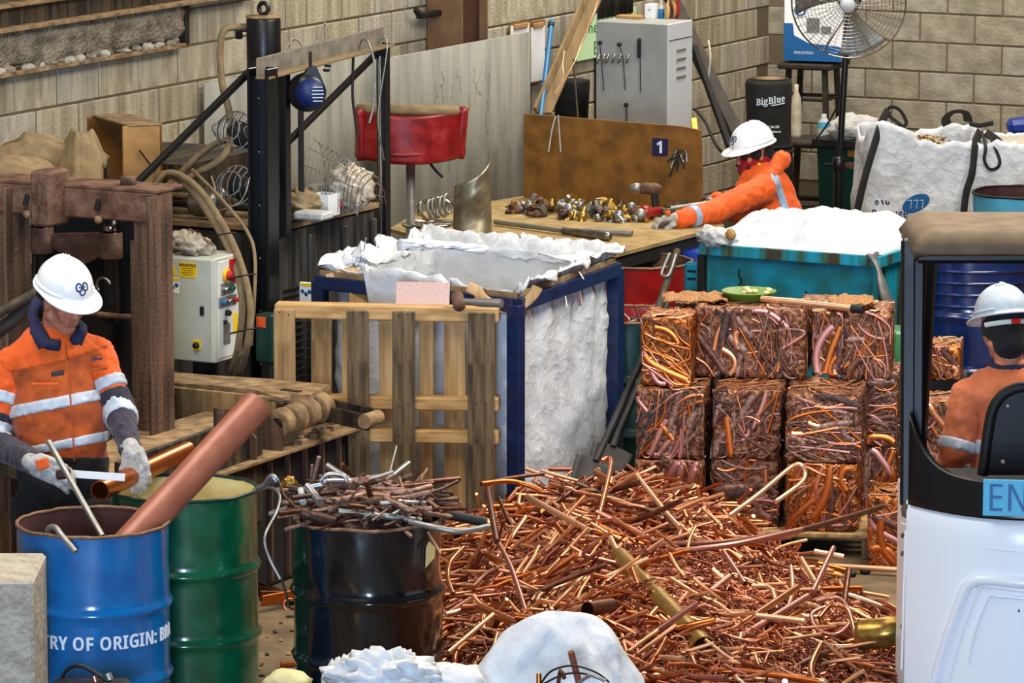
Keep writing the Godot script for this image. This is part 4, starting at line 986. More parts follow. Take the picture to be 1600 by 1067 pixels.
	for k in [[1040, 318, 1118, 306, 0.013, "rust", "rusty bar lying rearmost among the bench tools"], [1048, 322, 1112, 318, 0.016, "galv", "grey pipe lying in the middle of the bench tools"], [1085, 298, 1118, 318, 0.01, "alloy", "bright spanner propped across the bench tools"], [1036, 330, 1080, 326, 0.018, "grimy", "dark pipe lying nearest among the bench tools"], [1092, 316, 1112, 322, 0.008, "wood_new", "short pale stick lying beside the blue tray"]]:
		st = ns(); rod(st, onh(k[0], k[1] + 15, H) + Vector3(0, 0.04, 0), onh(k[2], k[3] + 18, H) + Vector3(0, 0.07, 0), k[4], 10); solo("bench_tool", st, k[5], k[6], "tool")
	t = thing("parts_tray", "small blue plastic tray of parts by the worker's sleeve", "tray", onh(1112, 326, H), TURN)
	st = ns(); for s in [[0, -0.05, 0.16, 0.006], [0, 0.05, 0.16, 0.006], [0.08, 0, 0.006, 0.1], [-0.08, 0, 0.006, 0.1]]: box(st, Vector3(s[0], 0.02, s[1]), Vector3(s[2], 0.04, s[3]))
	box(st, Vector3(0, 0.004, 0), Vector3(0.16, 0.006, 0.1)); put(t, "shell", st, "bright_blue")
	st = ns(); blob(st, onh(1068, 322, H) + Vector3(0, 0.07, 0), Vector3(0.03, 0.025, 0.03), 0.2); solo("blue_disc", st, "sky_pipe", "small bright blue disc lying on the bench tools", "disc")
	# grey cabinet
	t = thing("tool_cabinet", "tall grey steel cabinet with hooks on its face and a louvred white side", "cabinet", Vector3(at(1042, 190, 28.0).x, H, at(1042, 190, 28.0).z), TURN)
	var ch: float = at(1042, 36, 28.0).y - H
	st = ns(); box(st, Vector3(-0.245, ch * 0.5, -0.175), Vector3(0.48, ch, 0.34), Basis(), 0.004); put(t, "body", st, "cab_grey")
	st = ns(); box(st, Vector3(0.0, ch * 0.5, -0.175), Vector3(0.012, ch, 0.34), Basis(), 0.003); var side := put(t, "side_panel", st, "cab_white")
	for k in 4:
		st = ns(); box(st, Vector3(0.008, ch - 0.17 - k * 0.055, -0.18), Vector3(0.008, 0.016, 0.13), Basis(), 0.003); put(side, "louvre", st, "galv")
	st = ns(); box(st, Vector3(0.007, ch - 0.1, -0.175), Vector3(0.003, 0.004, 0.33), Basis(), 0.0); put(side, "seam", st, "dark")
	var ci := world_of(t).affine_inverse()
	for k in [[947, 65, 0.013], [985, 66, 0.013], [991, 161, 0.013]]:
		var p: Vector3 = ci * at(k[0], k[1], 28.2)
		st = ns(); lathe(st, [[0, 0], [k[2], 0], [k[2], 0.015], [0, 0.018]], 12, Transform3D(Basis(Vector3.RIGHT, PI / 2), Vector3(p.x, p.y, 0))); put(t, "magnet", st, "ink")
	for k in [[[947, 66], [948, 90], [949, 135], [949, 140]], [[985, 68], [990, 85], [991, 120], [991, 138]], [[992, 162], [991, 175], [990, 190]], [[1024, 85], [1022, 120], [1021, 140]]]:
		var q := []
		for p in k: var v: Vector3 = ci * at(p[0], p[1], 28.2); q.append(Vector3(v.x, v.y, 0.008))
		st = ns(); tube(st, curve(q, 4), 0.003, 5); put(t, "cord", st, "dark")
	for k in 6:
		var p: Vector3 = ci * at([944, 954, 962, 974, 986, 1002][k], 92 - k * 0.6, 28.2)
		st = ns(); tube(st, curve([Vector3(p.x, p.y + 0.03, 0.0), Vector3(p.x + 0.006, p.y + 0.03, 0.02), Vector3(p.x, p.y, 0.026), Vector3(p.x - 0.012, p.y - 0.02, 0.014)], 4), 0.008, 7); put(t, "clip", st, "chrome")
	var bp: Vector3 = ci * at(1024, 70, 28.2)
	st = ns(); box(st, Vector3(bp.x, bp.y, 0.012), Vector3(0.022, 0.12, 0.02), Basis(), 0.006); put(t, "brush", st, "dark")
	# clutter on the cabinet
	var cy := H + ch
	for k in [[1018, 37, 0.055, 0.09, "card_reel", "white", "white card box with a dark mark on top of the grey cabinet"], [985, 36, 0.16, 0.02, "card_tray", "card", "flat brown card lying on top of the grey cabinet"]]:
		var p := at(k[0], k[1], 28.3); p.y = cy
		t = thing(k[4], k[6], "box", p, TURN)
		st = ns(); box(st, Vector3(0, k[3] * 0.5, 0), Vector3(k[2], k[3], 0.08), Basis(), 0.003); put(t, "box", st, k[5])
		if k[5] == "white": st = ns(); bar(st, Vector3(-0.005, 0.05, 0.042), Vector3(0.012, 0.062, 0.042), 0.006, 0.003); put(t, "mark", st, "ink")
	var p1 := at(1033, 33, 28.3); p1.y = cy
	t = thing("squeeze_bottle", "small blue bottle with a clear neck on top of the grey cabinet", "bottle", p1, 0.0)
	st = ns(); lathe(st, [[0, 0], [0.02, 0], [0.02, 0.05], [0.016, 0.06]], 14); put(t, "bottle", st, "sky_pipe")
	st = ns(); lathe(st, [[0.016, 0.06], [0.008, 0.1], [0.006, 0.16], [0, 0.16]], 12); put(t, "neck", st, "film")
	for k in 4:
		var p := at(1043 + k * 5, 34, 28.25 + 0.03 * k); p.y = cy
		st = ns(); rod(st, p, p + Vector3(rr(-0.03, 0.03), 0.2, rr(-0.02, 0.02)), 0.007, 6); blob(st, p + Vector3(0, 0.05, 0), Vector3(0.014, 0.05, 0.014), 0.4); solo("paint_brush", st, ["wood_new", "cu_brown", "card", "red"][k], ["pale brush standing in clutter on the cabinet right of the bottle", "brown brush standing in clutter on the cabinet top", "tan brush standing in clutter on the cabinet top", "red-handled brush standing rightmost on the cabinet top"][k], "brush")
	# yellow strap by the board's right end
	st = ns(); bar(st, at(1084, 185, 27.2), at(1094, 278, 26.9), 0.035, 0.02); solo("spirit_level", st, "yellow", "yellow bar standing behind the right end of the bench board", "level")
	# red stool
	var sp := at(636, 245, 25.6)
	t = thing("bar_stool", "red vinyl bar stool with a padded wrap-round back and chrome stem", "stool", foot(sp), 0.15)
	var sy := sp.y
	st = ns()
	sheet(st, 26, 10, func(u, v):
		var a: float = lerpf(-1.9, 1.9, u); var y: float = sy + 0.005 + v * 0.285
		return Vector3(sin(a) * (0.27 + 0.02 * v), y - 0.02 * cos(a), -0.16 * cos(a) + 0.16 + 0.02 * v), 0.06)
	st.set_smooth_group(0)
	blob(st, Vector3(0.0, sy + 0.05, 0.15), Vector3(0.27, 0.06, 0.18), 0.05, 1.0, Basis(), 16)
	sheet(st, 26, 12, func(u, v):
		var a: float = lerpf(-1.5, 1.5, u)
		return Vector3(sin(a) * 0.285, sy + 0.01 + v * 0.27 - 0.015 * cos(a * 2.0), 0.13 + 0.17 * cos(a)), 0.05)
	put(t, "cushion", st, "red_vinyl")
	st = ns(); tube(st, curve([Vector3(-0.28, sy + 0.29, 0.14), Vector3(-0.2, sy + 0.3, 0.26), Vector3(0.0, sy + 0.295, 0.3), Vector3(0.2, sy + 0.285, 0.26), Vector3(0.28, sy + 0.26, 0.14)], 8), 0.03, 10); put(t, "top_roll", st, "dust_cloth", "dust-coated top edge")
	st = ns(); lathe(st, [[0, 0.05], [0.03, 0.05], [0.03, 0.8], [0.026, 0.8], [0.026, sy], [0, sy]], 18, Transform3D(Basis(), Vector3(0.0, 0, 0.15))); put(t, "stem", st, "galv")
	var fy: float = sy - 0.36
	st = ns(); tube(st, ring(Vector3(0.1, fy, 0.15), Basis(), 0.14, 0.13, 24), 0.011, 8); rod(st, Vector3(0, fy, 0.15), Vector3(0.24, fy, 0.15), 0.01); put(t, "footrest", st, "chrome")
	st = ns(); lathe(st, [[0, 0], [0.21, 0], [0.2, 0.02], [0.05, 0.05], [0, 0.05]], 28, Transform3D(Basis(), Vector3(0, 0, 0.15))); put(t, "base", st, "chrome")
	st = ns(); tube(st, curve([Vector3(0.1, sy - 0.01, 0.2), Vector3(0.13, sy - 0.05, 0.22), Vector3(0.17, sy - 0.09, 0.22)], 5), 0.008, 7); put(t, "lever", st, "dark")
# ---------- right: fan, stools, bulk bags, skip ----------
func strap(pts: Array, w: float, d := 0.006) -> SurfaceTool:   # a flat webbing strap along the points
	var st := ns(); tube(st, curve(pts, 6), w * 0.5, 8, true, d / w, Vector3(0, 0, 1)); return st
func right_zone():
	var st: SurfaceTool; var t: Node3D
	# black covered bin with printing
	var p := at(1201, 235, 29.0)
	t = thing("covered_bin", "black fabric-covered drum printed with white script behind the masked worker", "bin", foot(p), -0.1)
	var y0 := p.y; var y1: float = at(1201, 122, 29.0).y
	st = ns(); lathe(st, [[0.15, y0 - 0.02], [0.143, y0 + 0.02], [0.142, y0 + 0.2], [0.146, y1 - 0.03], [0.138, y1], [0, y1 + 0.008]], 30, Transform3D(), 0.0, TAU, 0.012); put(t, "cover", st, "black_matt")
	st = ns(); lathe(st, [[0.0, y1 + 0.004], [0.12, y1 + 0.008], [0.0, y1 + 0.014]], 24); put(t, "dusty_top", st, "dusty")
	st = ns(); tube(st, ring(Vector3(0, y0, 0), Basis(), 0.152, 0.152, 30), 0.012, 8); tube(st, ring(Vector3(0, y0 + 0.035, 0), Basis(), 0.147, 0.147, 30), 0.008, 8); put(t, "gathered_hem", st, "black_matt")
	st = ns(); lathe(st, [[0, 0], [0.15, 0], [0.155, y0 - 0.06], [0.15, y0 - 0.02], [0, y0 - 0.02]], 28); put(t, "drum", st, "dark")
	wrap_text(t, "BigBlue", 0.042, 0.149, y0 + 0.33, 0.12, "text_white", "Droid Serif", 0.85, 0.02)
	wrap_text(t, "1800 244 258", 0.015, 0.149, y0 + 0.165, 0.16, "text_white", "Droid Sans", 0.8)
	wrap_text(t, "www.bigblue.co", 0.014, 0.149, y0 + 0.135, 0.16, "text_white", "Droid Sans", 0.8)
	st = ns(); var un := []
	for k in 7: var a := lerpf(0.15, 0.75, k / 6.0); un.append(Vector3(sin(a) * 0.149, y0 + 0.297 + 0.02 * a, cos(a) * 0.149))
	tube(st, PackedVector3Array(un), 0.003, 5); put(t, "underline", st, "text_white")
	# dark wooden stool with bottles, and a taller chair behind with a carton
	for s in [[1268, 215, 30.0, 0.2, "dark wooden stool carrying two bottles beside the fan pole", "bar_stool"], [1270, 96, 30.9, 0.19, "tall dark wooden chair frame carrying a printed carton behind the fan", "wooden_chair"]]:
		p = at(s[0], s[1], s[2]); var sh: float = p.y; var w: float = s[3]
		t = thing(s[5], s[4], "stool" if s[5] == "bar_stool" else "chair", foot(p), TURN + 0.1)
		st = ns()
		if s[5] == "bar_stool": lathe(st, [[0, sh - 0.05], [w - 0.02, sh - 0.05], [w, sh - 0.035], [w, sh - 0.01], [w - 0.02, sh], [0, sh]], 28)
		else: box(st, Vector3(0, sh - 0.02, 0), Vector3(w * 2, 0.04, w * 2), Basis(), 0.01)
		put(t, "seat", st, "wood_dark")
		for a in 4:
			var g := Vector3(1 if a % 2 else -1, 0, 1 if a < 2 else -1)
			st = ns(); bar(st, g * w * 1.0, g * w * 0.66 + Vector3(0, sh - 0.03, 0), 0.036, 0.036); put(t, "leg", st, "wood_dark")
		for k in ([0.3, 0.55] if s[5] == "bar_stool" else [0.3, 0.6, 0.82]):
			for a in 4:
				var g := Vector3(1 if a % 2 else -1, 0, 1 if a < 2 else -1); var g2 := Vector3(-g.z, 0, g.x); var f: float = lerpf(1.0, 0.66, k)
				st = ns(); rod(st, g * w * f + Vector3(0, sh * k, 0), g2 * w * f + Vector3(0, sh * k, 0), 0.013); put(t, "rung", st, "wood_dark")
		if s[5] == "wooden_chair":
			for x in [-1, 1]:
				st = ns(); bar(st, Vector3(x * w * 0.95, sh - 0.03, -w), Vector3(x * w, sh + 0.34, -w - 0.05), 0.034, 0.034); put(t, "back_post", st, "wood_dark")
		else:
			st = ns(); lathe(st, [[0, 0], [0.036, 0], [0.038, 0.02], [0.036, 0.2], [0.03, 0.26], [0.014, 0.3], [0.014, 0.345], [0, 0.345]], 18)
			put(thing("drink_bottle", "tall clear plastic bottle standing on the dark stool", "bottle", t.position + t.basis * Vector3(-0.1, sh, 0.02), 0.0), "bottle", st, "film")
			st = ns(); lathe(st, [[0, 0], [0.042, 0], [0.044, 0.02], [0.042, 0.08], [0.036, 0.11], [0.018, 0.14], [0.016, 0.16], [0, 0.16]], 18)
			var bt := thing("drink_bottle", "short milky bottle with a blue label on the dark stool", "bottle", t.position + t.basis * Vector3(0.09, sh, 0.02), 0.0)
			put(bt, "bottle", st, "bag_grey"); st = ns(); lathe(st, [[0.0435, 0.07], [0.0405, 0.09], [0.0375, 0.11]], 18); put(bt, "label_band", st, "sky_drum")
	# carton on the tall chair
	p = at(1272, 92, 30.9)
	t = thing("fan_carton", "white and blue printed carton on the tall dark chair behind the fan", "box", p, TURN + 0.16)
	st = ns(); box(st, Vector3(0.03, 0.24, 0), Vector3(0.4, 0.48, 0.3), Basis(), 0.003); put(t, "carton", st, "white")
	st = ns(); prism(st, PackedVector2Array([Vector2(-0.17, 0.0), Vector2(0.23, 0.0), Vector2(0.23, 0.1), Vector2(0.0, 0.12), Vector2(-0.1, 0.17), Vector2(-0.11, 0.25), Vector2(-0.17, 0.25)]), 0.15, 0.153); put(t, "blue_print", st, "ink_teal")
	st = ns(); tube(st, ring(Vector3(-0.06, 0.34, 0.152), Basis(Vector3.RIGHT, PI / 2), 0.035, 0.035, 18), 0.007, 5); put(t, "round_mark", st, "ink_teal")
	st = ns(); box(st, Vector3(0.03, 0.24, 0.152), Vector3(0.09, 0.1, 0.004)); box(st, Vector3(0.12, 0.21, 0.152), Vector3(0.07, 0.05, 0.004)); put(t, "printed_picture", st, "galv")
	letters(t, "lettering", "INDUSTRIAL", 0.018, Transform3D(Basis(), Vector3(-0.03, 0.055, 0.155)), "text_white", 0.001)
	# pedestal fan
	p = at(1310, 300, 29.4)
	t = thing("pedestal_fan", "big chrome pedestal fan on a black pole before the block wall", "fan", foot(p), 0.0)
	var hub := at(1326, 4, 29.0) - t.position
	st = ns(); rod(st, Vector3(0, 0, 0), Vector3(0, p.y - 0.15 + 0.35, 0), 0.034, 14); put(t, "lower_pole", st, "black_paint")
	st = ns(); rod(st, Vector3(0, p.y + 0.1, 0), Vector3(0.05, hub.y - 0.03, hub.z - 0.2), 0.021, 14); put(t, "upper_pole", st, "black_paint")
	st = ns(); lathe(st, [[0.034, 0], [0.042, 0.01], [0.042, 0.09], [0.03, 0.1]], 16, Transform3D(Basis(), Vector3(0, p.y + 0.13, 0))); rod(st, Vector3(0, p.y + 0.17, 0), Vector3(-0.09, p.y + 0.18, 0.02), 0.012); put(t, "clamp_collar", st, "black_paint")
	st = ns(); lathe(st, [[0, 0], [0.3, 0], [0.29, 0.03], [0.06, 0.06], [0, 0.06]], 28); put(t, "base", st, "black_paint")
	var face := Basis(Vector3.UP, -0.15) * Basis(Vector3.RIGHT, PI / 2 + 0.16)   # local y points at the viewer
	st = ns(); lathe(st, [[0, -0.2], [0.07, -0.2], [0.075, -0.05], [0.03, -0.04], [0, -0.04]], 20, Transform3D(face, hub)); put(t, "motor", st, "dark")
	var guard := ns()
	for k in 14: tube(guard, ring(hub + face * Vector3(0, 0.075 * (1.0 - pow(k / 14.0, 2.0)), 0), face, 0.045 + k * 0.024, 0.045 + k * 0.024, 36), 0.0016, 4)
	for k in 40:
		var a := TAU * k / 40.0; var q := []
		for j in 6: var r := 0.05 + 0.31 * j / 5.0; q.append(hub + face * Vector3(cos(a) * r, 0.077 * (1.0 - pow(r / 0.37, 2.0)), sin(a) * r))
		for j in 4: var r := 0.36 - 0.1 * j; q.append(hub + face * Vector3(cos(a) * r, -0.02 - 0.03 * j, sin(a) * r))
		tube(guard, PackedVector3Array(q), 0.0014, 4)
	put(t, "wire_guard", guard, "chrome")
	st = ns(); tube(st, ring(hub, face, 0.36, 0.36, 48), 0.006, 8); put(t, "guard_rim", st, "chrome")
	st = ns(); lathe(st, [[0, 0.085], [0.045, 0.08], [0.05, 0.07], [0, 0.07]], 24, Transform3D(face, hub)); put(t, "badge", st, "cab_white")
	for k in 3:
		var a0 := 1.28 + TAU * k / 3.0
		st = ns()
		sheet(st, 12, 10, func(u, v):
			var r: float = 0.05 + 0.29 * u; var a: float = a0 + (v - 0.5) * lerpf(0.5, 1.0, u)
			return hub + face * Vector3(cos(a) * r, (v - 0.5) * 0.07, sin(a) * r), 0.003)
		put(t, "blade", st, "galv")
	for s in [-1, 1]:
		st = ns(); rod(st, hub + face * Vector3(0.0, 0.07, 0.05), hub + face * Vector3(s * 0.15, 0.02, 0.3), 0.006, 6); put(t, "guard_stay", st, "chrome")
	wire_solo("cable", [[1318, 110, 29.3], [1317, 130, 29.3], [1308, 165, 29.35], [1292, 195, 29.4], [1272, 222, 29.45]], 0.006, "dark", "black power cord drooping from the fan pole towards the stool", "cable")
	# dark bin with white plastic
	p = at(1332, 225, 29.6)
	t = thing("wheelie_bin", "dark bin with worn coloured stickers between the fan pole and white bulk bag", "bin", foot(p), TURN)
	st = ns(); prism(st, PackedVector2Array([Vector2(-0.2, 0), Vector2(0.2, 0), Vector2(0.25, p.y), Vector2(-0.25, p.y)]), -0.42, 0.0); put(t, "body", st, "dark_green")
	st = ns(); box(st, Vector3(0, p.y, -0.2), Vector3(0.54, 0.05, 0.48)); put(t, "lid", st, "dark")
	for k in 2:
		st = ns(); box(st, Vector3(0.04 - 0.1 * k, p.y - 0.06 - 0.08 * k, 0.003), Vector3(0.14, 0.045, 0.004), Basis(), 0.0); put(t, "sticker", st, ["board", "rust_red"][k])
	st = ns(); blob(st, p + Vector3(0.02, 0.09, -0.1), Vector3(0.17, 0.09, 0.14), 0.35, 2.0); solo("plastic_sheet", st, "bag_grey", "bunched white plastic lying on the dark bin beside the bulk bag", "plastic")
	bulk_bags()
	# pale blue drum at the right edge
	p = at(1600, 300, 26.6)
	t = drum("light_drum", "pale blue open drum of scrap at the right edge below the second bulk bag", p, "sky_drum", "inside_red", "dark")
	for k in 6:
		st = ns(); rod(st, Vector3(rr(-0.2, 0.2), 0.7, rr(-0.1, 0.2)), Vector3(rr(-0.25, 0.1), 0.9, rr(0, 0.25)), 0.01, 6); tag(solo("scrap_strip", moved(st, t.transform), ["dark", "galv", "rust_red"][k % 3], "scrap strip poking from the pale blue drum", "scrap", "scrap strips in the pale blue drum"), "scrap strip poking from the pale blue drum at the right edge", "scrap", "scrap strips in the pale blue drum")
	st = ns(); box(st, at(1600, 196, 30.3), Vector3(0.22, 0.1, 0.2), Basis(Vector3.BACK, 0.1), 0.03); solo("blue_tub", st, "bright_blue", "blue plastic tub behind the second bulk bag at the right edge", "tub")
	skip_bin()
func bulk_bag(t: Node3D, w: float, d: float, h: float, peaks: Array, seed_: float) -> float:
	var st := ns()
	var shape := func(u: float, v: float) -> Vector3:
		var a: float = u * TAU; var ca := cos(a); var sa := sin(a)
		var r: float = 1.0 / pow(pow(absf(ca), 5.0) + pow(absf(sa), 5.0), 0.2)
		var k: float = lerpf(1.06, 0.94, v) * (1.0 + 0.05 * sin(v * PI))
		var top: float = h
		for q in peaks: top += q[1] * exp(-pow(angle_difference(a, q[0]) / 0.42, 2.0))
		var x: float = ca * r * w * 0.5 * k; var z: float = sa * r * d * 0.5 * k
		var n: float = nz.get_noise_3d(x * 3.0 + seed_, v * 3.0, z * 3.0)
		var m: float = 1.0 - 2.0 * absf(nz.get_noise_3d(x * 5.0 + seed_, v * 4.0 + 9.0, z * 5.0))
		return Vector3(x * (1.0 + 0.05 * n + 0.02 * m), v * (top + 0.03 * nz.get_noise_2d(a * 3.0, seed_)), z * (1.0 + 0.05 * n + 0.025 * m))
	sheet(st, 72, 30, shape, 0.006)
	put(t, "fabric", st, "bag"); return h
func bulk_bags():
	var st: SurfaceTool
	var p := at(1440, 335, 28.3)
	var t := thing("bulk_bag", "white woven bulk bag with black straps and a blue oval logo", "bag", foot(p), 0.05)
	var h: float = at(1440, 212, 28.3).y
	bulk_bag(t, 0.78, 0.7, h, [[2.25, 0.14], [0.75, 0.02], [3.95, 0.05], [5.5, 0.05]], 3.0)
	st = ns(); blob(st, Vector3(0.0, h - 0.08, 0.0), Vector3(0.33, 0.06, 0.3), 0.1, 2.0, Basis(), 18); put(t, "filling", st, "film")
	for k in 60:
		st = ns(); var q := Vector3(rr(-0.2, 0.16), h - 0.015, rr(-0.2, 0.18)); box(st, q, Vector3(rr(0.01, 0.03), 0.012, rr(0.01, 0.03)), Basis(Vector3(0.3, 1, 0.2).normalized(), rr(0, 3)), 0.002)
		tag(solo("metal_chip", moved(st, t.transform), ["brass", "rag", "cu_brown", "galv"][k % 4], "small metal chip lying in the mouth of the logo-printed bulk bag", "chip", "chips in the bulk bag"), "small metal chip lying in the mouth of the logo-printed bulk bag", "chip", "chips in the bulk bag")
	var inv := world_of(t).affine_inverse()
	for s in [[[[1388, 172, 28.0], [1378, 190, 27.92], [1362, 240, 27.85], [1348, 290, 27.8], [1338, 335, 27.78]], 0.05], [[[1384, 176, 28.0], [1392, 167, 28.0], [1406, 172, 28.0], [1416, 190, 28.0], [1411, 197, 28.0], [1398, 188, 28.0], [1388, 180, 28.0]], 0.022], [[[1532, 204, 27.95], [1524, 225, 27.85], [1519, 270, 27.8], [1510, 300, 27.78], [1505, 340, 27.76]], 0.05], [[[1534, 206, 27.9], [1540, 230, 27.8], [1538, 250, 27.8], [1546, 264, 27.8], [1558, 262, 27.8], [1562, 250, 27.8], [1552, 225, 27.82], [1542, 206, 27.88]], 0.02], [[[1480, 195, 28.3], [1478, 185, 28.25], [1490, 175, 28.2], [1508, 176, 28.2], [1513, 190, 28.25]], 0.06], [[[1515, 193, 28.2], [1530, 196, 28.1], [1552, 192, 28.1]], 0.03], [[[1540, 207, 28.0], [1556, 218, 27.95], [1564, 226, 27.95]], 0.05]]:
		var q := []
		for e in s[0]: q.append(inv * at(e[0], e[1], e[2]))
		put(t, "strap", strap(q, s[1]), "black_matt")
	# printing
	var front := 27.7
	var lp: Vector3 = inv * at(1390, 334, front)
	letters(t, "lettering", "Borouge", 0.05, Transform3D(Basis(), lp), "ink_blue", 0.006, "Droid Sans", 700, Vector3(0.8, 1, 1))
	for s in [[[1367, 318], [1370, 313], [1372, 318], [1368, 320]], [[1378, 312], [1379, 317], [1381, 319]], [[1384, 313], [1385, 318], [1388, 319], [1389, 315]]]:
		var q := []
		for e in s: q.append(inv * at(e[0], e[1], front))
		st = ns(); tube(st, curve(q, 4), 0.005, 6); put(t, "script_mark", st, "ink_blue")
	var lc: Vector3 = inv * at(1431, 318, front)
	st = ns(); var el := PackedVector2Array()
	for k in 28: var a := TAU * k / 28.0; el.append(Vector2(cos(a) * 0.088, sin(a) * 0.05).rotated(0.45))
	prism(st, el, -0.004, 0.008, Transform3D(Basis(), lc)); put(t, "oval_logo", st, "ink_teal")
	for k in 3:
		st = ns(); var o := lc + Vector3(-0.035 + k * 0.035, 0.0, 0.01); bar(st, o + Vector3(-0.016, 0.02, 0), o + Vector3(0.008, 0.022, 0), 0.007, 0.003); bar(st, o + Vector3(0.008, 0.022, 0), o + Vector3(0.002, -0.03, 0), 0.007, 0.003); put(t, "logo_stroke", st, "text_white")
	p = at(1590, 335, 28.2)
	t = thing("bulk_bag", "plain white bulk bag partly behind the pale blue drum at the right edge", "bag", foot(p), -0.1)
	bulk_bag(t, 0.62, 0.7, at(1590, 215, 28.2).y, [[2.0, 0.03], [5.3, 0.04]], 11.0)
	st = ns(); blob(st, Vector3(0.0, at(1590, 212, 28.2).y - 0.06, 0.0), Vector3(0.27, 0.05, 0.3), 0.15, 4.0, Basis(), 16); put(t, "filling", st, "film")
func skip_bin():
	var st: SurfaceTool
	var c := onh(1372, 402, 1.1)
	var t := thing("skip_bin", "scratched teal steel skip filled with white plastic behind the copper bales", "skip", foot(c), TURN)
	var w := 0.97; var d := 0.75; var h := 1.1
	for s in [["front_panel", Vector3(-w / 2, 0.6, -0.012), Vector3(w, 0.98, 0.02), "teal"], ["side_panel", Vector3(-0.01, 0.6, -d / 2), Vector3(0.02, 0.98, d), "teal_worn"], ["side_panel", Vector3(-w + 0.01, 0.6, -d / 2), Vector3(0.02, 0.98, d), "teal_worn"], ["back_panel", Vector3(-w / 2, 0.6, -d), Vector3(w, 0.98, 0.02), "teal"], ["floor_panel", Vector3(-w / 2, 0.12, -d / 2), Vector3(w, 0.02, d), "teal_worn"]]:
		st = ns(); box(st, s[1], s[2]); put(t, s[0], st, s[3])
	for s in [[Vector3(-w / 2, h - 0.02, 0.012), Vector3(w + 0.06, 0.06, 0.045)], [Vector3(0.01, h - 0.02, -d / 2), Vector3(0.045, 0.06, d + 0.04)], [Vector3(-w - 0.01, h - 0.02, -d / 2), Vector3(0.045, 0.06, d + 0.04)], [Vector3(-w / 2, h - 0.02, -d - 0.01), Vector3(w + 0.06, 0.06, 0.045)]]:
		st = ns(); box(st, s[0], s[1]); put(t, "rim", st, "teal_worn")
	for x in [-w - 0.02, 0.0]:
		st = ns(); box(st, Vector3(x, 0.55, 0.01), Vector3(0.04, 1.0, 0.04)); put(t, "corner_post", st, "teal_worn" if x == 0.0 else "dark")
	for k in 16:
		st = ns(); var x := rr(-w + 0.1, -0.1); var y := rr(0.72, 1.0); var q := []
		for j in 4: q.append(Vector3(x + rr(-0.02, 0.02), y - j * 0.03, 0.0))
		tube(st, curve(q, 3), rr(0.002, 0.005), 5, true, 0.5, Vector3.BACK); put(t, "scrape", st, "dark")
	st = ns(); box(st, Vector3(-w - 0.085, 0.92, -0.03), Vector3(0.1, 0.16, 0.05), Basis(), 0.015); var lug := put(t, "lifting_lug", st, "dark_green")
	lug.material_override = M["teal"]
	for y in [0.955, 0.915]:
		st = ns(); box(st, Vector3(-w - 0.085, y, -0.003), Vector3(0.05, 0.012, 0.004)); put(lug, "slot", st, "dark")
	for x in [-w + 0.1, -0.1]:
		st = ns(); box(st, Vector3(x, 0.055, -d / 2), Vector3(0.1, 0.11, d)); put(t, "foot", st, "dark")
	# the liner: white plastic heaped above the rim
	st = ns()
	sheet(st, 48, 34, func(u, v):
		var x: float = -w - 0.02 + u * (w + 0.03); var z: float = 0.03 - v * (d + 0.02)
		var e: float = minf(minf(u, 1.0 - u) * 5.0, minf(v, 1.0 - v) * 4.0)
		var n: float = nz.get_noise_2d(x * 1.8, z * 2.2); var m: float = 1.0 - 2.0 * absf(nz.get_noise_2d(x * 2.6 + 5.0 + z, z * 2.4))
		return Vector3(x + 0.02 * n, h + 0.005 + clampf(e, 0.0, 1.0) * (0.1 + 0.06 * n + 0.045 * m) + 0.02 * (v - 0.3) + (0.03 if u < 0.2 and v < 0.4 else 0.0) * clampf(e * 2.0, 0.0, 1.0), z), 0.006)
	solo("plastic_liner", moved(st, t.transform), "bag", "white plastic liner heaped full in the teal skip", "plastic")
	st = ns(); blob(st, Vector3(-w + 0.06, h + 0.05, 0.02), Vector3(0.1, 0.05, 0.05), 0.6, 2.5); solo("liner_corner", moved(st, t.transform), "bag_grey", "torn corner of white plastic spilling over the teal skip's left front", "plastic")
	st = ns(); blob(st, Vector3(-w + 0.16, h + 0.07, 0.045), Vector3(0.028, 0.03, 0.02), 0.3); solo("brown_scrap", moved(st, t.transform), "card", "small brown scrap caught in the torn white plastic corner", "scrap")
	st = ns(); tube(st, curve([Vector3(-0.02, h + 0.02, 0.03), Vector3(0.02, h - 0.05, 0.045), Vector3(0.04, h - 0.12, 0.045), Vector3(0.07, h - 0.22, 0.04), Vector3(0.095, h - 0.29, 0.03)], 5), [0.045, 0.04, 0.03, 0.022, 0.018, 0.016, 0.016, 0.018, 0.022, 0.026, 0.03, 0.032, 0.034, 0.036, 0.036, 0.036, 0.034, 0.032, 0.03, 0.03, 0.02], 10, true, 0.6)
	solo("knotted_plastic", moved(st, t.transform), "galv", "twisted grey plastic tail tied at the teal skip's right front corner", "plastic")
	# blue barrel, half hidden
	t = thing("blue_barrel", "bright blue plastic barrel between the red drum and the teal skip", "barrel", foot(at(1104, 430, 25.6)), 0.0)
	st = ns(); lathe(st, [[0, 0], [0.17, 0], [0.19, 0.03], [0.19, 0.8], [0.17, 0.86], [0, 0.87]], 26); put(t, "barrel", st, "bright_blue")
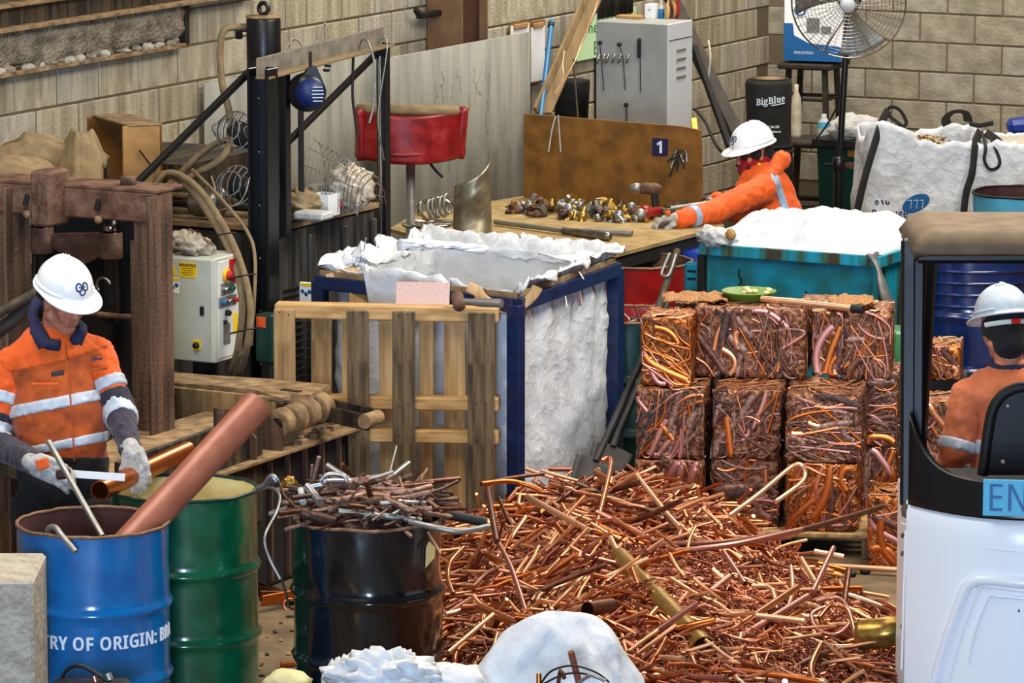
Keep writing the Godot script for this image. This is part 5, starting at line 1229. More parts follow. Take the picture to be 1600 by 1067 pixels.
func drum(called, label, top: Vector3, outer, inner, rim, r := 0.2925, h := 0.0, dent := 0.012, filled := -1.0) -> Node3D:   # a steel drum whose open top stands at the given point
	if h == 0.0: h = top.y
	var t := thing(called, label, "drum", Vector3(top.x, top.y - h, top.z), 0.0)
	var st := ns(); var pr := [[0, 0], [r - 0.012, 0.0], [r, 0.012], [r, 0.03]]
	for k in [0.345, 0.655]: for q in [[0.0, -0.045], [0.0, -0.026], [0.003, -0.019], [0.012, -0.007], [0.0135, 0.0], [0.012, 0.007], [0.003, 0.019], [0.0, 0.026], [0.0, 0.045]]: pr.append([r + q[0], h * k + q[1]])
	for y in [0.75, 0.82, 0.9, 0.96]: pr.append([r, h * y])
	pr.append([r, h - 0.004])
	lathe(st, pr, 56, t.transform, 0.0, TAU, dent); putw(t, "shell", st, outer)
	st = ns(); lathe(st, [[r - 0.003, h - 0.004], [r - 0.022, h - 0.06], [r - 0.024, h * 0.55], [r - 0.024, 0.04], [0, 0.04]], 56, t.transform, 0.0, TAU, dent); putw(t, "lining", st, inner)
	st = ns(); var q := ring(Vector3(0, h - 0.002, 0), Basis(), r, r, 56)
	for i in q.size(): var a := TAU * (i % 56) / 56.0; var e := dent * nz.get_noise_3d(cos(a) * 2.3 + t.position.x * 7.0, h * 4.0, sin(a) * 2.3 + t.position.z * 5.0); q[i] = Vector3(cos(a) * (r + e), h - 0.002 + (0.006 * nz.get_noise_2d(cos(a) * 2.0, sin(a) * 2.0 + t.position.x) if dent > 0.0 else 0.0), sin(a) * (r + e))
	tube(st, q, 0.0075, 8, false); put(t, "rim", st, rim)
	return t
# ---------- middle: crate and its bag, pallet, drums behind, shovels ----------
func middle_zone():
	var st: SurfaceTool; var t: Node3D
	var H := 1.23
	var n := onh(806, 466, H); var l := onh(500, 430, H); var r := onh(962, 410, H)
	t = thing("crate_frame", "dark blue steel crate frame holding a white lined bag behind the leaning pallet", "frame", foot(n), 0.0)
	var b := r + (l - n)
	var corners := [n, l, b, r]
	for k in 4:
		var p: Vector3 = corners[k]; var q: Vector3 = corners[(k + 1) % 4]
		st = ns(); bar(st, p + Vector3(0, -0.032, 0), q + Vector3(0, -0.032, 0), 0.064, 0.064, 0.004); putw(t, "top_rail", st, "frame_blue")
		st = ns(); bar(st, p + Vector3(0, 0.001, 0), q + Vector3(0, 0.001, 0), 0.006, 0.05, 0.002); putw(t, "dusty_edge", st, "dusty")
		st = ns(); bar(st, p + Vector3(0, -1.19, 0), q + Vector3(0, -1.19, 0), 0.07, 0.06); putw(t, "bottom_rail", st, "frame_blue")
		st = ns(); bar(st, Vector3(p.x, 0, p.z), p + Vector3(0, -0.03, 0), 0.066, 0.066, 0.004, Vector3(0.89, 0, 0.46)); putw(t, "post", st, "frame_blue")
	# the bag inside: four slumping walls and a torn collar folded over the rails
	t = thing("lined_bag", "white woven bag slumped inside the blue crate frame with its torn collar over the rails", "bag", foot(n), 0.0)
	var c := (n + l + b + r) * 0.25; c.y = 0
	var cs := [n, l, b, r]
	for q in 4: cs[q] = Vector3(cs[q].x, 0, cs[q].z)
	st = ns()
	sheet(st, 96, 34, func(u, v):
		var k: float = u * 4.0; var i := int(k) % 4; var f: float = k - floor(k)
		var e: Vector3 = cs[i].lerp(cs[(i + 1) % 4], lerpf(0.035, 0.965, f))
		var inw: Vector3 = (c - e).normalized()
		var slump: float = sin(v * PI) * 0.0
		var bulge: float = 0.02
		if i == 3: bulge = 0.03 - 0.07 * exp(-pow((v - 0.12) * 3.0, 2.0)) * sin(f * PI) - 0.01
		if i == 0: bulge = 0.03
		if i == 1 or i == 2: bulge = 0.05
		var m: float = 1.0 - 2.0 * absf(nz.get_noise_3d(f * 3.0 + i * 5.0, v * 4.0, 1.0))
		var fold: float = 0.018 * sin(f * 26.0 + 3.0 * v + i) * (0.3 + v) * (0.5 + nz.get_noise_2d(f * 4.0, v * 2.0))
		return e + inw * (bulge + 0.02 * m + fold * 0.7) + Vector3(0, 0.04 + v * (H - (0.06 if i % 3 == 0 else 0.02)), 0), 0.006)
	putw(t, "wall_cloth", st, "bag")
	st = ns()
	sheet(st, 120, 10, func(u, v):
		var k: float = u * 4.0; var i := int(k) % 4; var f: float = k - floor(k)
		var e: Vector3 = cs[i].lerp(cs[(i + 1) % 4], f)
		var inw: Vector3 = (c - e).normalized()
		var reach: float = [0.42, 0.35, 0.75, 0.5][i] + 0.5 * nz.get_noise_2d(f * 7.0 + i * 3.0, 2.0)
		if i == 0 and f > 0.34 and f < 0.72: reach = 1.35
		if i == 0 and f < 0.3: reach = 0.1
		if i == 0 and f > 0.74: reach = 0.2
		var s: float = v * maxf(reach, 0.05)
		var rise: float = 0.035 + 0.03 * nz.get_noise_2d(f * 5.0, i * 4.0 + v * 3.0)
		var outw: float = -0.07 + minf(s, 0.5) * 0.24
		return e - inw * outw + Vector3(0, H - 0.05 + 0.09 * sin(minf(s, 0.5) * PI) + rise - maxf(s - 0.5, 0.0) * 0.22 + 0.02 * nz.get_noise_2d(f * 20.0 + i, v * 4.0), 0), 0.008)
	putw(t, "collar", st, "bag")
	st = ns(); var cin := c
	sheet(st, 20, 14, func(u, v):
		var p: Vector3 = cs[0].lerp(cs[1], u).lerp(cs[3].lerp(cs[2], u), v)
		return p.lerp(cin, 0.08) + Vector3(0, 0.62 + 0.1 * nz.get_noise_2d(u * 4.0, v * 4.0), 0), 0.006)
	putw(t, "inner_fold", st, "bag_grey")
	# tufts: torn fabric standing at the back left and front left corners
	for k in [[[552, 424], [548, 400], [560, 385], [566, 377], [574, 398], [590, 415]], [[528, 425], [536, 402], [548, 398], [570, 402], [588, 425]], [[622, 392], [620, 380], [632, 374], [700, 378], [760, 384], [760, 396]], [[840, 396], [880, 400], [910, 392], [938, 400], [942, 420], [920, 425], [880, 424]]]:
		st = ns(); var q := []
		for e in k: q.append(at(e[0], e[1], 22.3 if k.size() < 7 else 22.5))
		var m := Vector3.ZERO
		for e in q: m += e / q.size()
		var k2 := curve(q, 5)
		sheet(st, k2.size() - 1, 5, func(u, v):
			var e: Vector3 = k2[int(round(u * (k2.size() - 1)))]
			return e.lerp(m, v * 0.9) + Vector3(0.0, 0.01 * nz.get_noise_2d(u * 20.0, v * 5.0), (0.05 + 0.04 * nz.get_noise_2d(u * 9.0, v * 7.0)) * v), 0.008)
		putw(t, "torn_flap", st, "bag")
	for k in [[880, 442, 886, 480, 0.004], [905, 425, 912, 436, 0.004], [568, 392, 572, 372, 0.003]]:
		st = ns(); rod(st, at(k[0], k[1], 21.9), at(k[2], k[3], 21.85), k[4], 5); putw(t, "loose_thread", st, "bag")
	# tan straps over the rails
	for s in [[[730, 448], [745, 455], [758, 470], [785, 482], [812, 478], [832, 462], [840, 448]], [[512, 437], [524, 432], [545, 426], [560, 428]]]:
		st = ns(); var q := []
		for e in s: q.append(at(e[0], e[1], 21.42 if s.size() > 5 else 22.05))
		tube(st, curve(q, 6), 0.026, 8, true, 0.2, Vector3(0, 0.3, 1)); putw(t, "lifting_strap", st, "strap")
	for s in [[815, 455, 828, 496, 21.6], [902, 438, 907, 478, 22.1]]:
		st = ns(); bar(st, at(s[0], s[1], s[4]), at(s[2], s[3], s[4]), 0.04, 0.006, 0.001, Vector3(0.9, 0, -0.4)); putw(t, "sewn_patch", st, "bag_pink")
	st = ns(); bar(st, at(661, 441, 21.5), at(660, 482, 21.45), 0.25, 0.008, 0.002, Vector3(0, 0, 1)); putw(t, "sewn_patch", st, "bag_pink")
	st = ns(); bar(st, at(560, 438, 21.98), at(560, 478, 21.95), 0.085, 0.008, 0.002, Vector3(0, 0, 1)); putw(t, "tan_panel", st, "wood_new")
	pallet_front()
	# hammer on the pallet's top edge
	t = thing("hammer", "rusty-headed hammer lying on top of the leaning pallet", "hammer", at(745, 474, 21.3), 0.0)
	st = ns(); var h0 := at(716, 471, 21.32); var h1 := at(784, 474, 21.22)
	lathe(st, [[0, -0.055], [0.03, -0.055], [0.032, -0.03], [0.022, -0.02], [0.022, 0.02], [0.03, 0.03], [0.03, 0.05], [0, 0.052]], 16, Transform3D(look(Vector3(0.1, -0.25, 1)), h0)); putw(t, "head", st, "rust_red")
	st = ns(); tube(st, PackedVector3Array([h0, h0.lerp(h1, 0.3), h0.lerp(h1, 0.5), h1]), [0.016, 0.016, 0.021, 0.02], 10); putw(t, "handle", st, "galv")
	# drums behind the crate
	var d := drum("steel_drum", "open red steel drum under the workbench", at(997, 407, 25.0), "red_drum", "rust", "rim_rust")
	d = drum("steel_drum", "dark green drum with red lining between the crate and the copper bales", at(985, 491, 23.2), "dark_green", "red_drum", "rim_rust")
	st = ns(); lathe(st, [[0.0, 0.79], [0.2, 0.785], [0.285, 0.775]], 24, d.transform); solo("drum_scrap", st, "rust", "dull scrap bed lying inside the red-lined green drum", "scrap").set_meta("kind", "stuff")
	for k in 8:
		st = ns(); var p := at(950 + k * 9, 511, 23.05); tube(st, curve([p, p + Vector3(rr(-0.02, 0.02), rr(0.02, 0.08), 0), p + Vector3(rr(-0.08, 0.08), rr(0.0, 0.14), -0.05)], 4), 0.006, 6); solo("wire_scrap", st, ["galv", "rag", "cu_brown"][k % 3], "thin wire scrap curling out of the red-lined green drum", "wire", "wire scraps in the red-lined drum")
	for m in [[[[1058, 392, 23.3], [1048, 420, 23.2], [1034, 465, 23.0], [1016, 520, 22.6]], 0.021, "grimy", "steel-handled bar leaning against the back of the left copper bale", "pry_bar"], [[[1046, 396, 23.2], [1034, 425, 23.1], [1037, 431, 23.1], [1046, 428, 23.1], [1056, 398, 23.25]], 0.008, "galv", "bright bent hook hanging beside the leaning pry bar", "wire_hook"]]:
		wire_solo(m[4], m[0], m[1], m[2], m[3], "tool")
	# shovels
	for s in [[1001, 566, 22.0, 930, 722, 21.35, "black-handled shovel leaning left of the copper bales, nearer of the two"], [1003, 590, 22.2, 957, 700, 21.6, "second shovel handle close behind the nearer black shovel"]]:
		t = thing("shovel", s[6], "shovel", at(s[3], s[4], s[5]), 0.0)
		var a := at(s[0], s[1], s[2]); var e := at(s[3], s[4], s[5]); var dir := (e - a).normalized()
		st = ns(); rod(st, a - dir * 0.5, e, 0.017, 10); putw(t, "handle", st, "dark")
		st = ns(); var x := dir.cross(Vector3(0, 0.3, 1)).normalized()
		sheet(st, 10, 8, func(u, v): return e + dir * (u * 0.24 - 0.02) + x * ((v - 0.5) * 0.19 * (1.0 - 0.35 * u * u)) + Vector3(0, 0.0, 0.05 * pow(v - 0.5, 2.0) * 4.0), 0.006); putw(t, "blade", st, "dark")

func pallet_front():
	# a timber pallet standing on edge against the crate; local x along it, y up
	var st: SurfaceTool
	var a := onh(428, 474, 1.2); var e := onh(777, 490, 1.17); var ax := e - a
	var t := thing("pallet", "timber pallet standing on edge against the blue crate frame", "pallet", foot(a), atan2(-ax.z, ax.x))
	var w := Vector2(ax.x, ax.z).length(); var X := func(px: float) -> float: return (px - 428.0) / 349.0 * w
	var hs := 1.19
	# back boards, then the runners, then the weathered front boards
	for k in [[480, 512, "wood_mid"], [530, 560, "wood_new"], [588, 612, "wood_new"], [650, 672, "wood_new"], [690, 723, "wood_new"], [742, 770, "wood_mid"]]:
		var x0: float = X.call(k[0]); var x1: float = X.call(k[1])
		st = ns(); box(st, Vector3((x0 + x1) * 0.5, hs * 0.5 - 0.02, -0.11), Vector3(x1 - x0, hs - 0.05, 0.02), Basis(Vector3.BACK, rr(-0.008, 0.008))); put(t, "back_board", st, k[2])
	for y in [hs - 0.03, hs - 0.455, hs - 0.61, 0.05]:
		st = ns(); box(st, Vector3(w * 0.5, y, -0.055), Vector3(w, 0.06 if y < 1.0 else 0.07, 0.09), Basis(Vector3.BACK, rr(-0.006, 0.006)), 0.006); put(t, "runner", st, "wood_new_flat")
	for k in [[428, 461, "wood_mid"], [543, 577, "wood_old"], [613, 648, "wood_old"], [731, 772, "wood_old"]]:
		var x0: float = X.call(k[0]); var x1: float = X.call(k[1])
		st = ns(); box(st, Vector3((x0 + x1) * 0.5, hs * 0.5 - 0.01, 0.002), Vector3(x1 - x0, hs - 0.015, 0.024), Basis(Vector3.BACK, rr(-0.006, 0.006)), 0.003); var o := put(t, "front_board", st, k[2])
		for y in [hs - 0.03, hs - 0.455, hs - 0.61]:
			for q in [-0.02, 0.022]:
				st = ns(); lathe(st, [[0, 0], [0.004, 0], [0.003, 0.002], [0, 0.002]], 6, Transform3D(Basis(Vector3.RIGHT, PI / 2), Vector3((x0 + x1) * 0.5 + q, y + rr(-0.012, 0.012), 0.014))); put(o, "nail", st, "dark")
	st = ns()
	for k in 9: bar(st, Vector3(X.call(462.0), 0.75 + k * 0.043, -0.16), Vector3(X.call(480.0), 0.75 + k * 0.043, -0.16), 0.004, 0.004, 0.0)
	put(t, "mesh_strip", st, "dark").set_meta("kind", "stuff")

# ---------- copper bales ----------
func bale_face(t: Node3D, s: Vector3, nrm: Vector3, ux: Vector3, n: int, mats: Array):   # pipes pressed flat into one face
	var uy := nrm.cross(ux)
	var hu := absf(s.dot(ux.abs())) * 0.5; var hv := absf(s.dot(uy.abs())) * 0.5; var hn := absf(s.dot(nrm.abs())) * 0.5
	var lean := rr(0, PI)
	for k in n:
		var a := lean + rr(-0.5, 0.5) if rng.randf() < 0.75 else rr(0, PI)
		var c := Vector2(rr(-hu, hu) * 0.85, rr(-hv, hv) * 0.85); var L := rr(0.08, 0.3); var bend := rr(-0.03, 0.03) * rr(0, 1.6); var r := rr(0.003, 0.009) if rng.randf() < 0.85 else rr(0.01, 0.022)
		var pts := []
		for j in 6:
			var f := j / 5.0 - 0.5
			var q := c + Vector2(cos(a), sin(a)) * f * L + Vector2(-sin(a), cos(a)) * bend * (f * f * 4.0 - 0.5) * 1.2
			q.x = clampf(q.x, -hu + r, hu - r); q.y = clampf(q.y, -hv + r, hv - r)
			pts.append(s * Vector3(0, 0.5, 0) + nrm * (hn + r * 0.1) + ux * q.x + uy * q.y)
		var st := ns(); tube(st, curve(pts, 2), r, 7, true, 0.3 if r < 0.0095 else 0.1, nrm)
		put(t, "pressed_pipe", st, mats[rng.randi() % mats.size()])
func bale(left, right, bottom, h0: float, h1: float, d: float, depth: float, turn: float, kind: String, label: String, n := 22) -> Node3D:
	var p0 := at(left, bottom, d); var p1 := at(right, bottom, d)
	var w := (p1.x - p0.x) / cos(turn); var h := h1 - h0
	var t := thing("copper_bale", label, "bale", Vector3((p0.x + p1.x) * 0.5, h0, (p0.z + p1.z) * 0.5), turn, "stacked bales of crushed copper pipe")
	# the front face's middle is at the given place
	t.position += t.basis * Vector3(0, 0, -depth * 0.5)
	var s := Vector3(w, h, depth); var st := ns(); st.set_smooth_group(0)
	var N := 15; var sd := t.position * 7.0 + Vector3(h0 * 50.0, 0, 0)
	for f in 6:
		var nrm: Vector3 = [Vector3.RIGHT, Vector3.LEFT, Vector3.UP, Vector3.DOWN, Vector3.BACK, Vector3.FORWARD][f]
		var ux: Vector3 = Vector3.UP if f < 2 else Vector3.RIGHT; var uy := nrm.cross(ux)
		var g := []
		for i in N + 1:
			var row := PackedVector3Array()
			for j in N + 1:
				var e := nrm + ux * (2.0 * i / N - 1.0) + uy * (2.0 * j / N - 1.0)
				var rd := e.normalized() * 1.32
				e = e.lerp(rd, 0.05 * maxf(0.0, e.length() - 1.3))
				var q := e * s * 0.5
				var m := nz.get_noise_3dv(q * 9.0 + sd)
				q -= e * 0.012 * absf(m) * 2.0 - e * 0.006 * nz.get_noise_3dv(q * 22.0 + sd)
				row.append(q + Vector3(0, h * 0.5, 0))
			g.append(row)
		for i in N:
			for j in N: quad(st, g[i][j], g[i + 1][j], g[i + 1][j + 1], g[i][j + 1])
	put(t, "block", st, "bale_warm" if kind == "warm" else "bale_dull")
	var mats := ["cu_orange", "cu_bright", "cu_brown", "cu_orange", "cu_pink"] if kind == "warm" else ["cu_brown", "cu_pressed", "cu_pressed", "cu_pink", "cu_bright", "cu_brown", "cu_dull", "cu_pressed", "cu_orange"]
	bale_face(t, s, Vector3.BACK, Vector3.RIGHT, n, mats); bale_face(t, s, Vector3.RIGHT, Vector3.UP, n / 3, mats); bale_face(t, s, Vector3.UP, Vector3.RIGHT, n / 3, ["cu_light", "bale_top", "cu_bright"])
	return t
func bale_zone():
	var st: SurfaceTool; var t: Node3D
	var T := -0.13; var y0 := 0.12; var y1 := 0.445; var y2 := 0.775; var y3 := 1.1
	for b in [
		[990, 1098, 790, y0, y1, 21.65, 0.5, "dull", "bottom copper bale at the stack's left, half sunk in loose pipe"],
		[1111, 1217, 790, y0, y1, 21.7, 0.5, "dull", "bottom copper bale second from the left, dark and shaded above the heap"],
		[1227, 1340, 831, y0, y1, 21.6, 0.5, "warm", "bright orange bottom copper bale standing on the pallet end"],
		[993, 1100, 709, y1, y2, 21.65, 0.5, "dull", "middle-tier copper bale at the left with straight grey-brown pipes"],
		[1113, 1220, 716, y1, y2, 21.65, 0.5, "dull", "middle-tier copper bale with a bright orange lump at its lower right"],
		[1227, 1346, 720, y1, y2, 21.55, 0.5, "dull", "middle-tier copper bale with a looped pale pipe in its face"],
		[1001, 1080, 600, y2, y3, 21.7, 0.34, "warm", "narrow bright copper bale at the left end of the top tier"],
		[1084, 1258, 595, y2 + 0.002, y3 + 0.015, 21.9, 0.34, "dull", "widest dull copper bale in the top tier beside the narrow bright one"],
		[1268, 1318, 596, y2, y3 - 0.01, 21.95, 0.32, "dull", "narrow purplish copper bale in the top tier third from the left"],
		[1316, 1392, 600, y2, y3 + 0.01, 21.85, 0.34, "dull", "copper bale at the right end of the top tier beside the forklift pillar"],
		[1350, 1402, 720, y1, y2 + 0.03, 21.95, 0.34, "dull", "purplish copper bale set back behind the middle tier at the right"],
		[1346, 1400, 780, y0, y1, 22.0, 0.34, "dull", "dark copper bale set back at the bottom right of the stack"],
		[1080, 1140, 735, y1, y2, 22.2, 0.3, "dull", "shadowed copper bale glimpsed in the gap right of the left-hand middle bale"],
		[1196, 1252, 735, y1, y2, 22.2, 0.3, "dull", "shadowed copper bale glimpsed in the gap left of the looped-pipe bale"],
		[1246, 1300, 640, y2, y3 - 0.02, 22.3, 0.3, "dull", "shadowed copper bale behind the gap beside the narrow purplish top bale"],
		[1052, 1110, 640, y2, y3 - 0.02, 22.3, 0.3, "dull", "shadowed copper bale behind the gap beside the narrow bright top bale"],
		[1355, 1412, 880, 0.0, 0.34, 21.35, 0.34, "warm", "bright copper bale standing on the floor right of the pallet"],
		[1438, 1486, 720, 0.3, 0.62, 22.2, 0.34, "dull", "copper bale seen low through the forklift window beside the driver's arm"],
		[1452, 1500, 650, 0.62, 0.79, 22.8, 0.3, "warm", "bright-topped copper bale seen through the forklift window by the navy drum"]]:
		bale(b[0], b[1], b[2], b[3], b[4], b[5], b[6], T, b[7], b[8], 54 if b[1] - b[0] > 90 else (12 if b[8].begins_with("shadowed") else 34))
	# what the two bales behind the forklift stand on
	for q in [[1462, 22.25, 0.3, 0.34], [1476, 22.85, 0.62, 0.3]]:
		t = thing("steel_stand", "plain dark steel stand under the %s copper bale behind the forklift" % ("lower" if q[2] < 0.5 else "upper"), "stand", foot(at(q[0], 720, q[1])), T)
		st = ns(); box(st, Vector3(0, q[2] * 0.5, -0.16), Vector3(0.2, q[2] - 0.004, 0.3)); put(t, "body", st, "dark")
	# pallet under the stack
	t = thing("floor_pallet", "grey timber pallet carrying the stack of copper bales", "pallet", foot(at(1190, 840, 21.75)), T)
	for k in 5:
		st = ns(); box(st, Vector3(0.0, 0.107, 0.1 - k * 0.11), Vector3(1.24, 0.022, 0.09)); put(t, "deck_board", st, "wood_mid")
	for x in [-0.56, 0.0, 0.54]:
		for z in [0.09, -0.3]:
			st = ns(); box(st, Vector3(x, 0.054, z), Vector3(0.12, 0.08, 0.1)); put(t, "block", st, "wood_old")
	for x in [-0.56, 0.0, 0.54]:
		st = ns(); box(st, Vector3(x, 0.008, -0.1), Vector3(0.12, 0.016, 0.5)); put(t, "skid", st, "wood_old")
	# things lying on the bales
	st = ns(); var a := at(1190, 468, 22.0); var e := at(1340, 487, 21.75); a.y = 1.135; e.y = 1.125
	t = thing("copper_tube", "pale straight copper tube with a black end lying on top of the bales", "pipe", a, 0.0)
	pipe(st, a, e, 0.0155, 14, 0.003); putw(t, "tube", st, "cu_light")
	st = ns(); rod(st, e - (e - a).normalized() * 0.03, e + (e - a).normalized() * 0.03, 0.022, 12); putw(t, "end_cap", st, "ink", "black taped end")
	p_bowl(at(1170, 462, 22.12))
	for k in [[1085, 470, 22.1, 0.14, "flat dusty copper sheet lying on the left of the bale tops"], [1330, 478, 22.0, 0.1, "small flat copper scrap lying behind the pale tube"]]:
		var c := at(k[0], k[1], k[2]); c.y = 1.118
		st = ns(); var w: float = k[3]
		sheet(st, 12, 8, func(u, v): return c + Vector3((u - 0.5) * w * 2.2, 0.012 + 0.02 * nz.get_noise_2d(u * 4.0, v * 4.0 + w), (0.5 - v) * 0.26), 0.006)
		solo("copper_sheet", st, "bale_top", k[4], "scrap")
	# dark green panel glimpsed behind the bales
	st = ns(); box(st, at(1404, 600, 23.0), Vector3(0.08, 0.55, 0.3)); solo("green_locker", moved(st, Transform3D()), "green", "green painted locker glimpsed between the bales and the forklift pillar", "locker")
	# navy drum behind the forklift
	var nd := drum("steel_drum", "ribbed navy drum seen through the forklift cab", at(1520, 388, 23.9), "navy_drum", "inside_red", "navy_drum", 0.32, 0.92, 0.004)
	for k in 4:
		st = ns(); tube(st, ring(Vector3(0, 0.66 + k * 0.06, 0), Basis(), 0.322, 0.322, 48), 0.01, 8); put(nd, "rib", st, "navy_drum")
	t = thing("timber_stand", "dark timber stand carrying the navy drum", "stand", foot(at(1520, 388, 23.9)), TURN)
	st = ns(); box(st, Vector3(0, (nd.position.y - 0.004) * 0.5, 0), Vector3(0.7, nd.position.y - 0.004, 0.6)); put(t, "body", st, "wood_dark")
func p_bowl(p: Vector3):
	p.y = 1.105
	var t := thing("plastic_bowl", "olive green bowl of pale scraps resting on the bale tops before the teal skip", "bowl", p, 0.0)
	var st := ns(); lathe(st, [[0, 0], [0.08, 0], [0.1, 0.012], [0.128, 0.045], [0.134, 0.05], [0.128, 0.053], [0.095, 0.02], [0, 0.014]], 30); put(t, "bowl", st, "bowl_green")
	for k in 7:
		st = ns(); blob(st, p + Vector3(0.03 + rr(-0.05, 0.07), 0.035 + rr(0, 0.025), rr(-0.04, 0.05)), Vector3(0.016, 0.012, 0.014), 0.4, 2.0, Basis(), 7); solo("pale_scrap", st, "cream", "small pale scrap lying in the olive green bowl", "scrap", "pale scraps in the green bowl")

# ---------- front: drums, block, bags ----------
func front_zone():
	var st: SurfaceTool; var t: Node3D
	var bl := drum("steel_drum", "bright blue open steel drum lettered in white before the worker", at(145, 815, 17.9), "blue_drum", "inside_red", "rim_rust", 0.2925, 0.0, 0.006)
	# lettering round its side
	wrap_text(bl, "TRY OF ORIGIN: BRA", 0.052, 0.2945, 0.487, 0.44, "text_white", "Droid Sans", 0.92)
	drum("steel_drum", "dark green open steel drum with a cream lining beside the blue one", at(288, 762, 18.6), "green_drum", "cream", "dark_green", 0.2925, 0.0, 0.007)
	var bk := drum("steel_drum", "glossy black steel drum heaped with dull brown pipe", at(575, 806, 18.3), "black_drum", "dark", "rim_rust", 0.2925, 0.0, 0.016)
	st = ns(); prism(st, PackedVector2Array([Vector2(-0.03, 0.62), Vector2(0.03, 0.65), Vector2(0.035, 0.69), Vector2(-0.005, 0.72), Vector2(-0.025, 0.7)]), 0.0, 0.004, Transform3D(Basis(Vector3.UP, 1.0), Vector3(sin(1.0) * 0.293, 0.06, cos(1.0) * 0.293))); put(bk, "torn_sticker", st, "cream")
	# dull scrap heaped in the black drum
	st = ns(); blob(st, bk.position + Vector3(0, 0.82, 0), Vector3(0.262, 0.08, 0.262), 0.1, 3.0, Basis(), 16); solo("scrap_bed", st, "cu_dull", "dull brown scrap bed filling the black drum", "scrap").set_meta("kind", "stuff")
	var base := bk.position + Vector3(0, bk.position.y + 0.9, 0)
	for k in 210:
		var a := rr(0, TAU); var rad := sqrt(rng.randf()) * 0.25; var p := base + Vector3(cos(a) * rad, -0.02 + 0.1 * (1.0 - rad / 0.27) + rr(-0.03, 0.03), sin(a) * rad)
		var dir := Vector3(rr(-1, 1), rr(-0.18, 0.18), rr(-0.5, 0.5)).normalized(); var L := rr(0.06, 0.2); var bend := Vector3(rr(-1, 1), rr(-0.2, 0.4), rr(-1, 1)) * rr(0.0, 0.09)
		st = ns(); tube(st, curve([p - dir * L, p + bend * 0.6, p + bend, p + dir * L], 3), rr(0.004, 0.013), 7)
		var mi: int = rng.randi() % 8
		solo("dull_pipe", st, ["cu_dull", "cu_aged", "cu_brown", "cu_aged", "rust", "cu_aged", "cu_pressed", "galv"][mi], ["nearly black", "pinkish brown", "dark brown", "pinkish brown", "rusty", "pinkish brown", "mid brown", "grey"][mi] + " pipe offcut heaped with others in the black drum", "pipe", "dull pipe offcuts in the black drum")
	for k in [[[[470, 800, 18.1], [490, 806, 18.1], [528, 815, 18.05]], 0.022, "cu_dull", "wide open-ended dull pipe at the left lip of the black drum", 0.004], [[[478, 762, 18.2], [505, 757, 18.2], [512, 752, 18.2], [560, 752, 18.3]], 0.012, "alloy", "pale tap arm lying on the heap in the black drum", 0.0], [[[500, 752, 18.25], [512, 741, 18.25], [535, 742, 18.25], [542, 752, 18.25]], 0.009, "alloy", "pale tap loop handle on top of the black drum's heap", 0.0], [[[470, 765, 18.2], [474, 785, 18.15]], 0.014, "bag_grey", "short white pipe stub at the left of the black drum's heap", 0.003], [[[480, 760, 18.2], [492, 775, 18.15], [500, 785, 18.1]], 0.017, "alloy", "dirty silver elbow hanging at the black drum's left lip", 0.0], [[[640, 815, 18.0], [680, 824, 17.95], [720, 830, 17.95], [765, 822, 18.0]], 0.012, "galv", "long grey tube reaching right from the black drum over the heap", 0.0], [[[690, 802, 18.3], [720, 808, 18.3], [760, 816, 18.3]], 0.02, "ink", "black-banded tube lying behind the long grey tube", 0.0], [[[600, 822, 18.0], [640, 805, 18.1], [664, 775, 18.2], [690, 764, 18.3], [715, 752, 18.4]], 0.008, "cu_dull", "brown bent rod rising right over the black drum's rim", 0.0], [[[620, 760, 18.4], [660, 754, 18.4], [718, 748, 18.5]], 0.011, "cu_brown", "straight brown rod topmost on the black drum's heap", 0.0]]:
		st = ns(); tube(st, curve(atl(k[0]), 6), k[1], 12, true, 1.0, Vector3.ZERO, k[4]); solo("scrap_pipe", st, k[2], k[3], "pipe")
	# cables between the drums
	for k in [[[[402, 765, 18.4], [425, 762, 18.3], [437, 775, 18.2], [432, 800, 18.1], [414, 838, 18.0], [420, 870, 18.0], [438, 905, 18.0]], 0.006, "galv", "grey cable looping down between the green and black drums"], [[[420, 742, 18.4], [435, 752, 18.3], [445, 775, 18.2], [470, 800, 18.1]], 0.005, "cu_brown", "brown wire sagging onto the black drum's left lip"], [[[436, 790, 18.3], [452, 770, 18.3], [472, 762, 18.3]], 0.008, "cu_dull", "short twisted cable end beside the black drum"], [[[440, 905, 18.1], [447, 928, 18.1], [452, 950, 18.1]], 0.005, "ink", "dark cable tail hanging to the floor by the black drum"]]:
		wire_solo("cable", k[0], k[1], k[2], k[3], "cable")
	st = ns(); tube(st, curve(atl([[404, 763, 18.4], [414, 758, 18.35], [424, 745, 18.3], [432, 752, 18.3]]), 5), 0.014, 9); solo("tap_spout", st, "alloy", "dirty silver tap spout hooked on the green drum's right rim", "tap")
	st = ns(); blob(st, at(452, 757, 18.5), Vector3(0.03, 0.03, 0.03), 0.5); solo("brass_lump", st, "brass", "mossy brass lump beside the black drum's heap", "scrap")
	# pipes in and over the blue drum
	t = thing("painted_pipe", "thick red-brown pipe slanting out of the blue drum", "pipe", at(205, 830, 17.9), 0.0)
	st = ns(); pipe(st, at(150, 905, 17.75), at(402, 632, 18.25), 0.064, 32, 0.006); putw(t, "tube", st, "cu_painted")
	t = thing("copper_pipe", "thick orange copper pipe held level in the worker's gloved hand", "pipe", at(230, 730, 18.5), 0.0)
	st = ns(); pipe(st, at(156, 767, 18.25), at(292, 704, 19.05), 0.04, 28, 0.004); putw(t, "tube", st, "cu_orange")
	st = ns(); rod(st, at(76, 690, 18.3), at(160, 838, 17.95), 0.0115, 12); solo("grey_rod", st, "galv", "slim grey rod standing in the blue drum in front of the worker's glove", "rod")
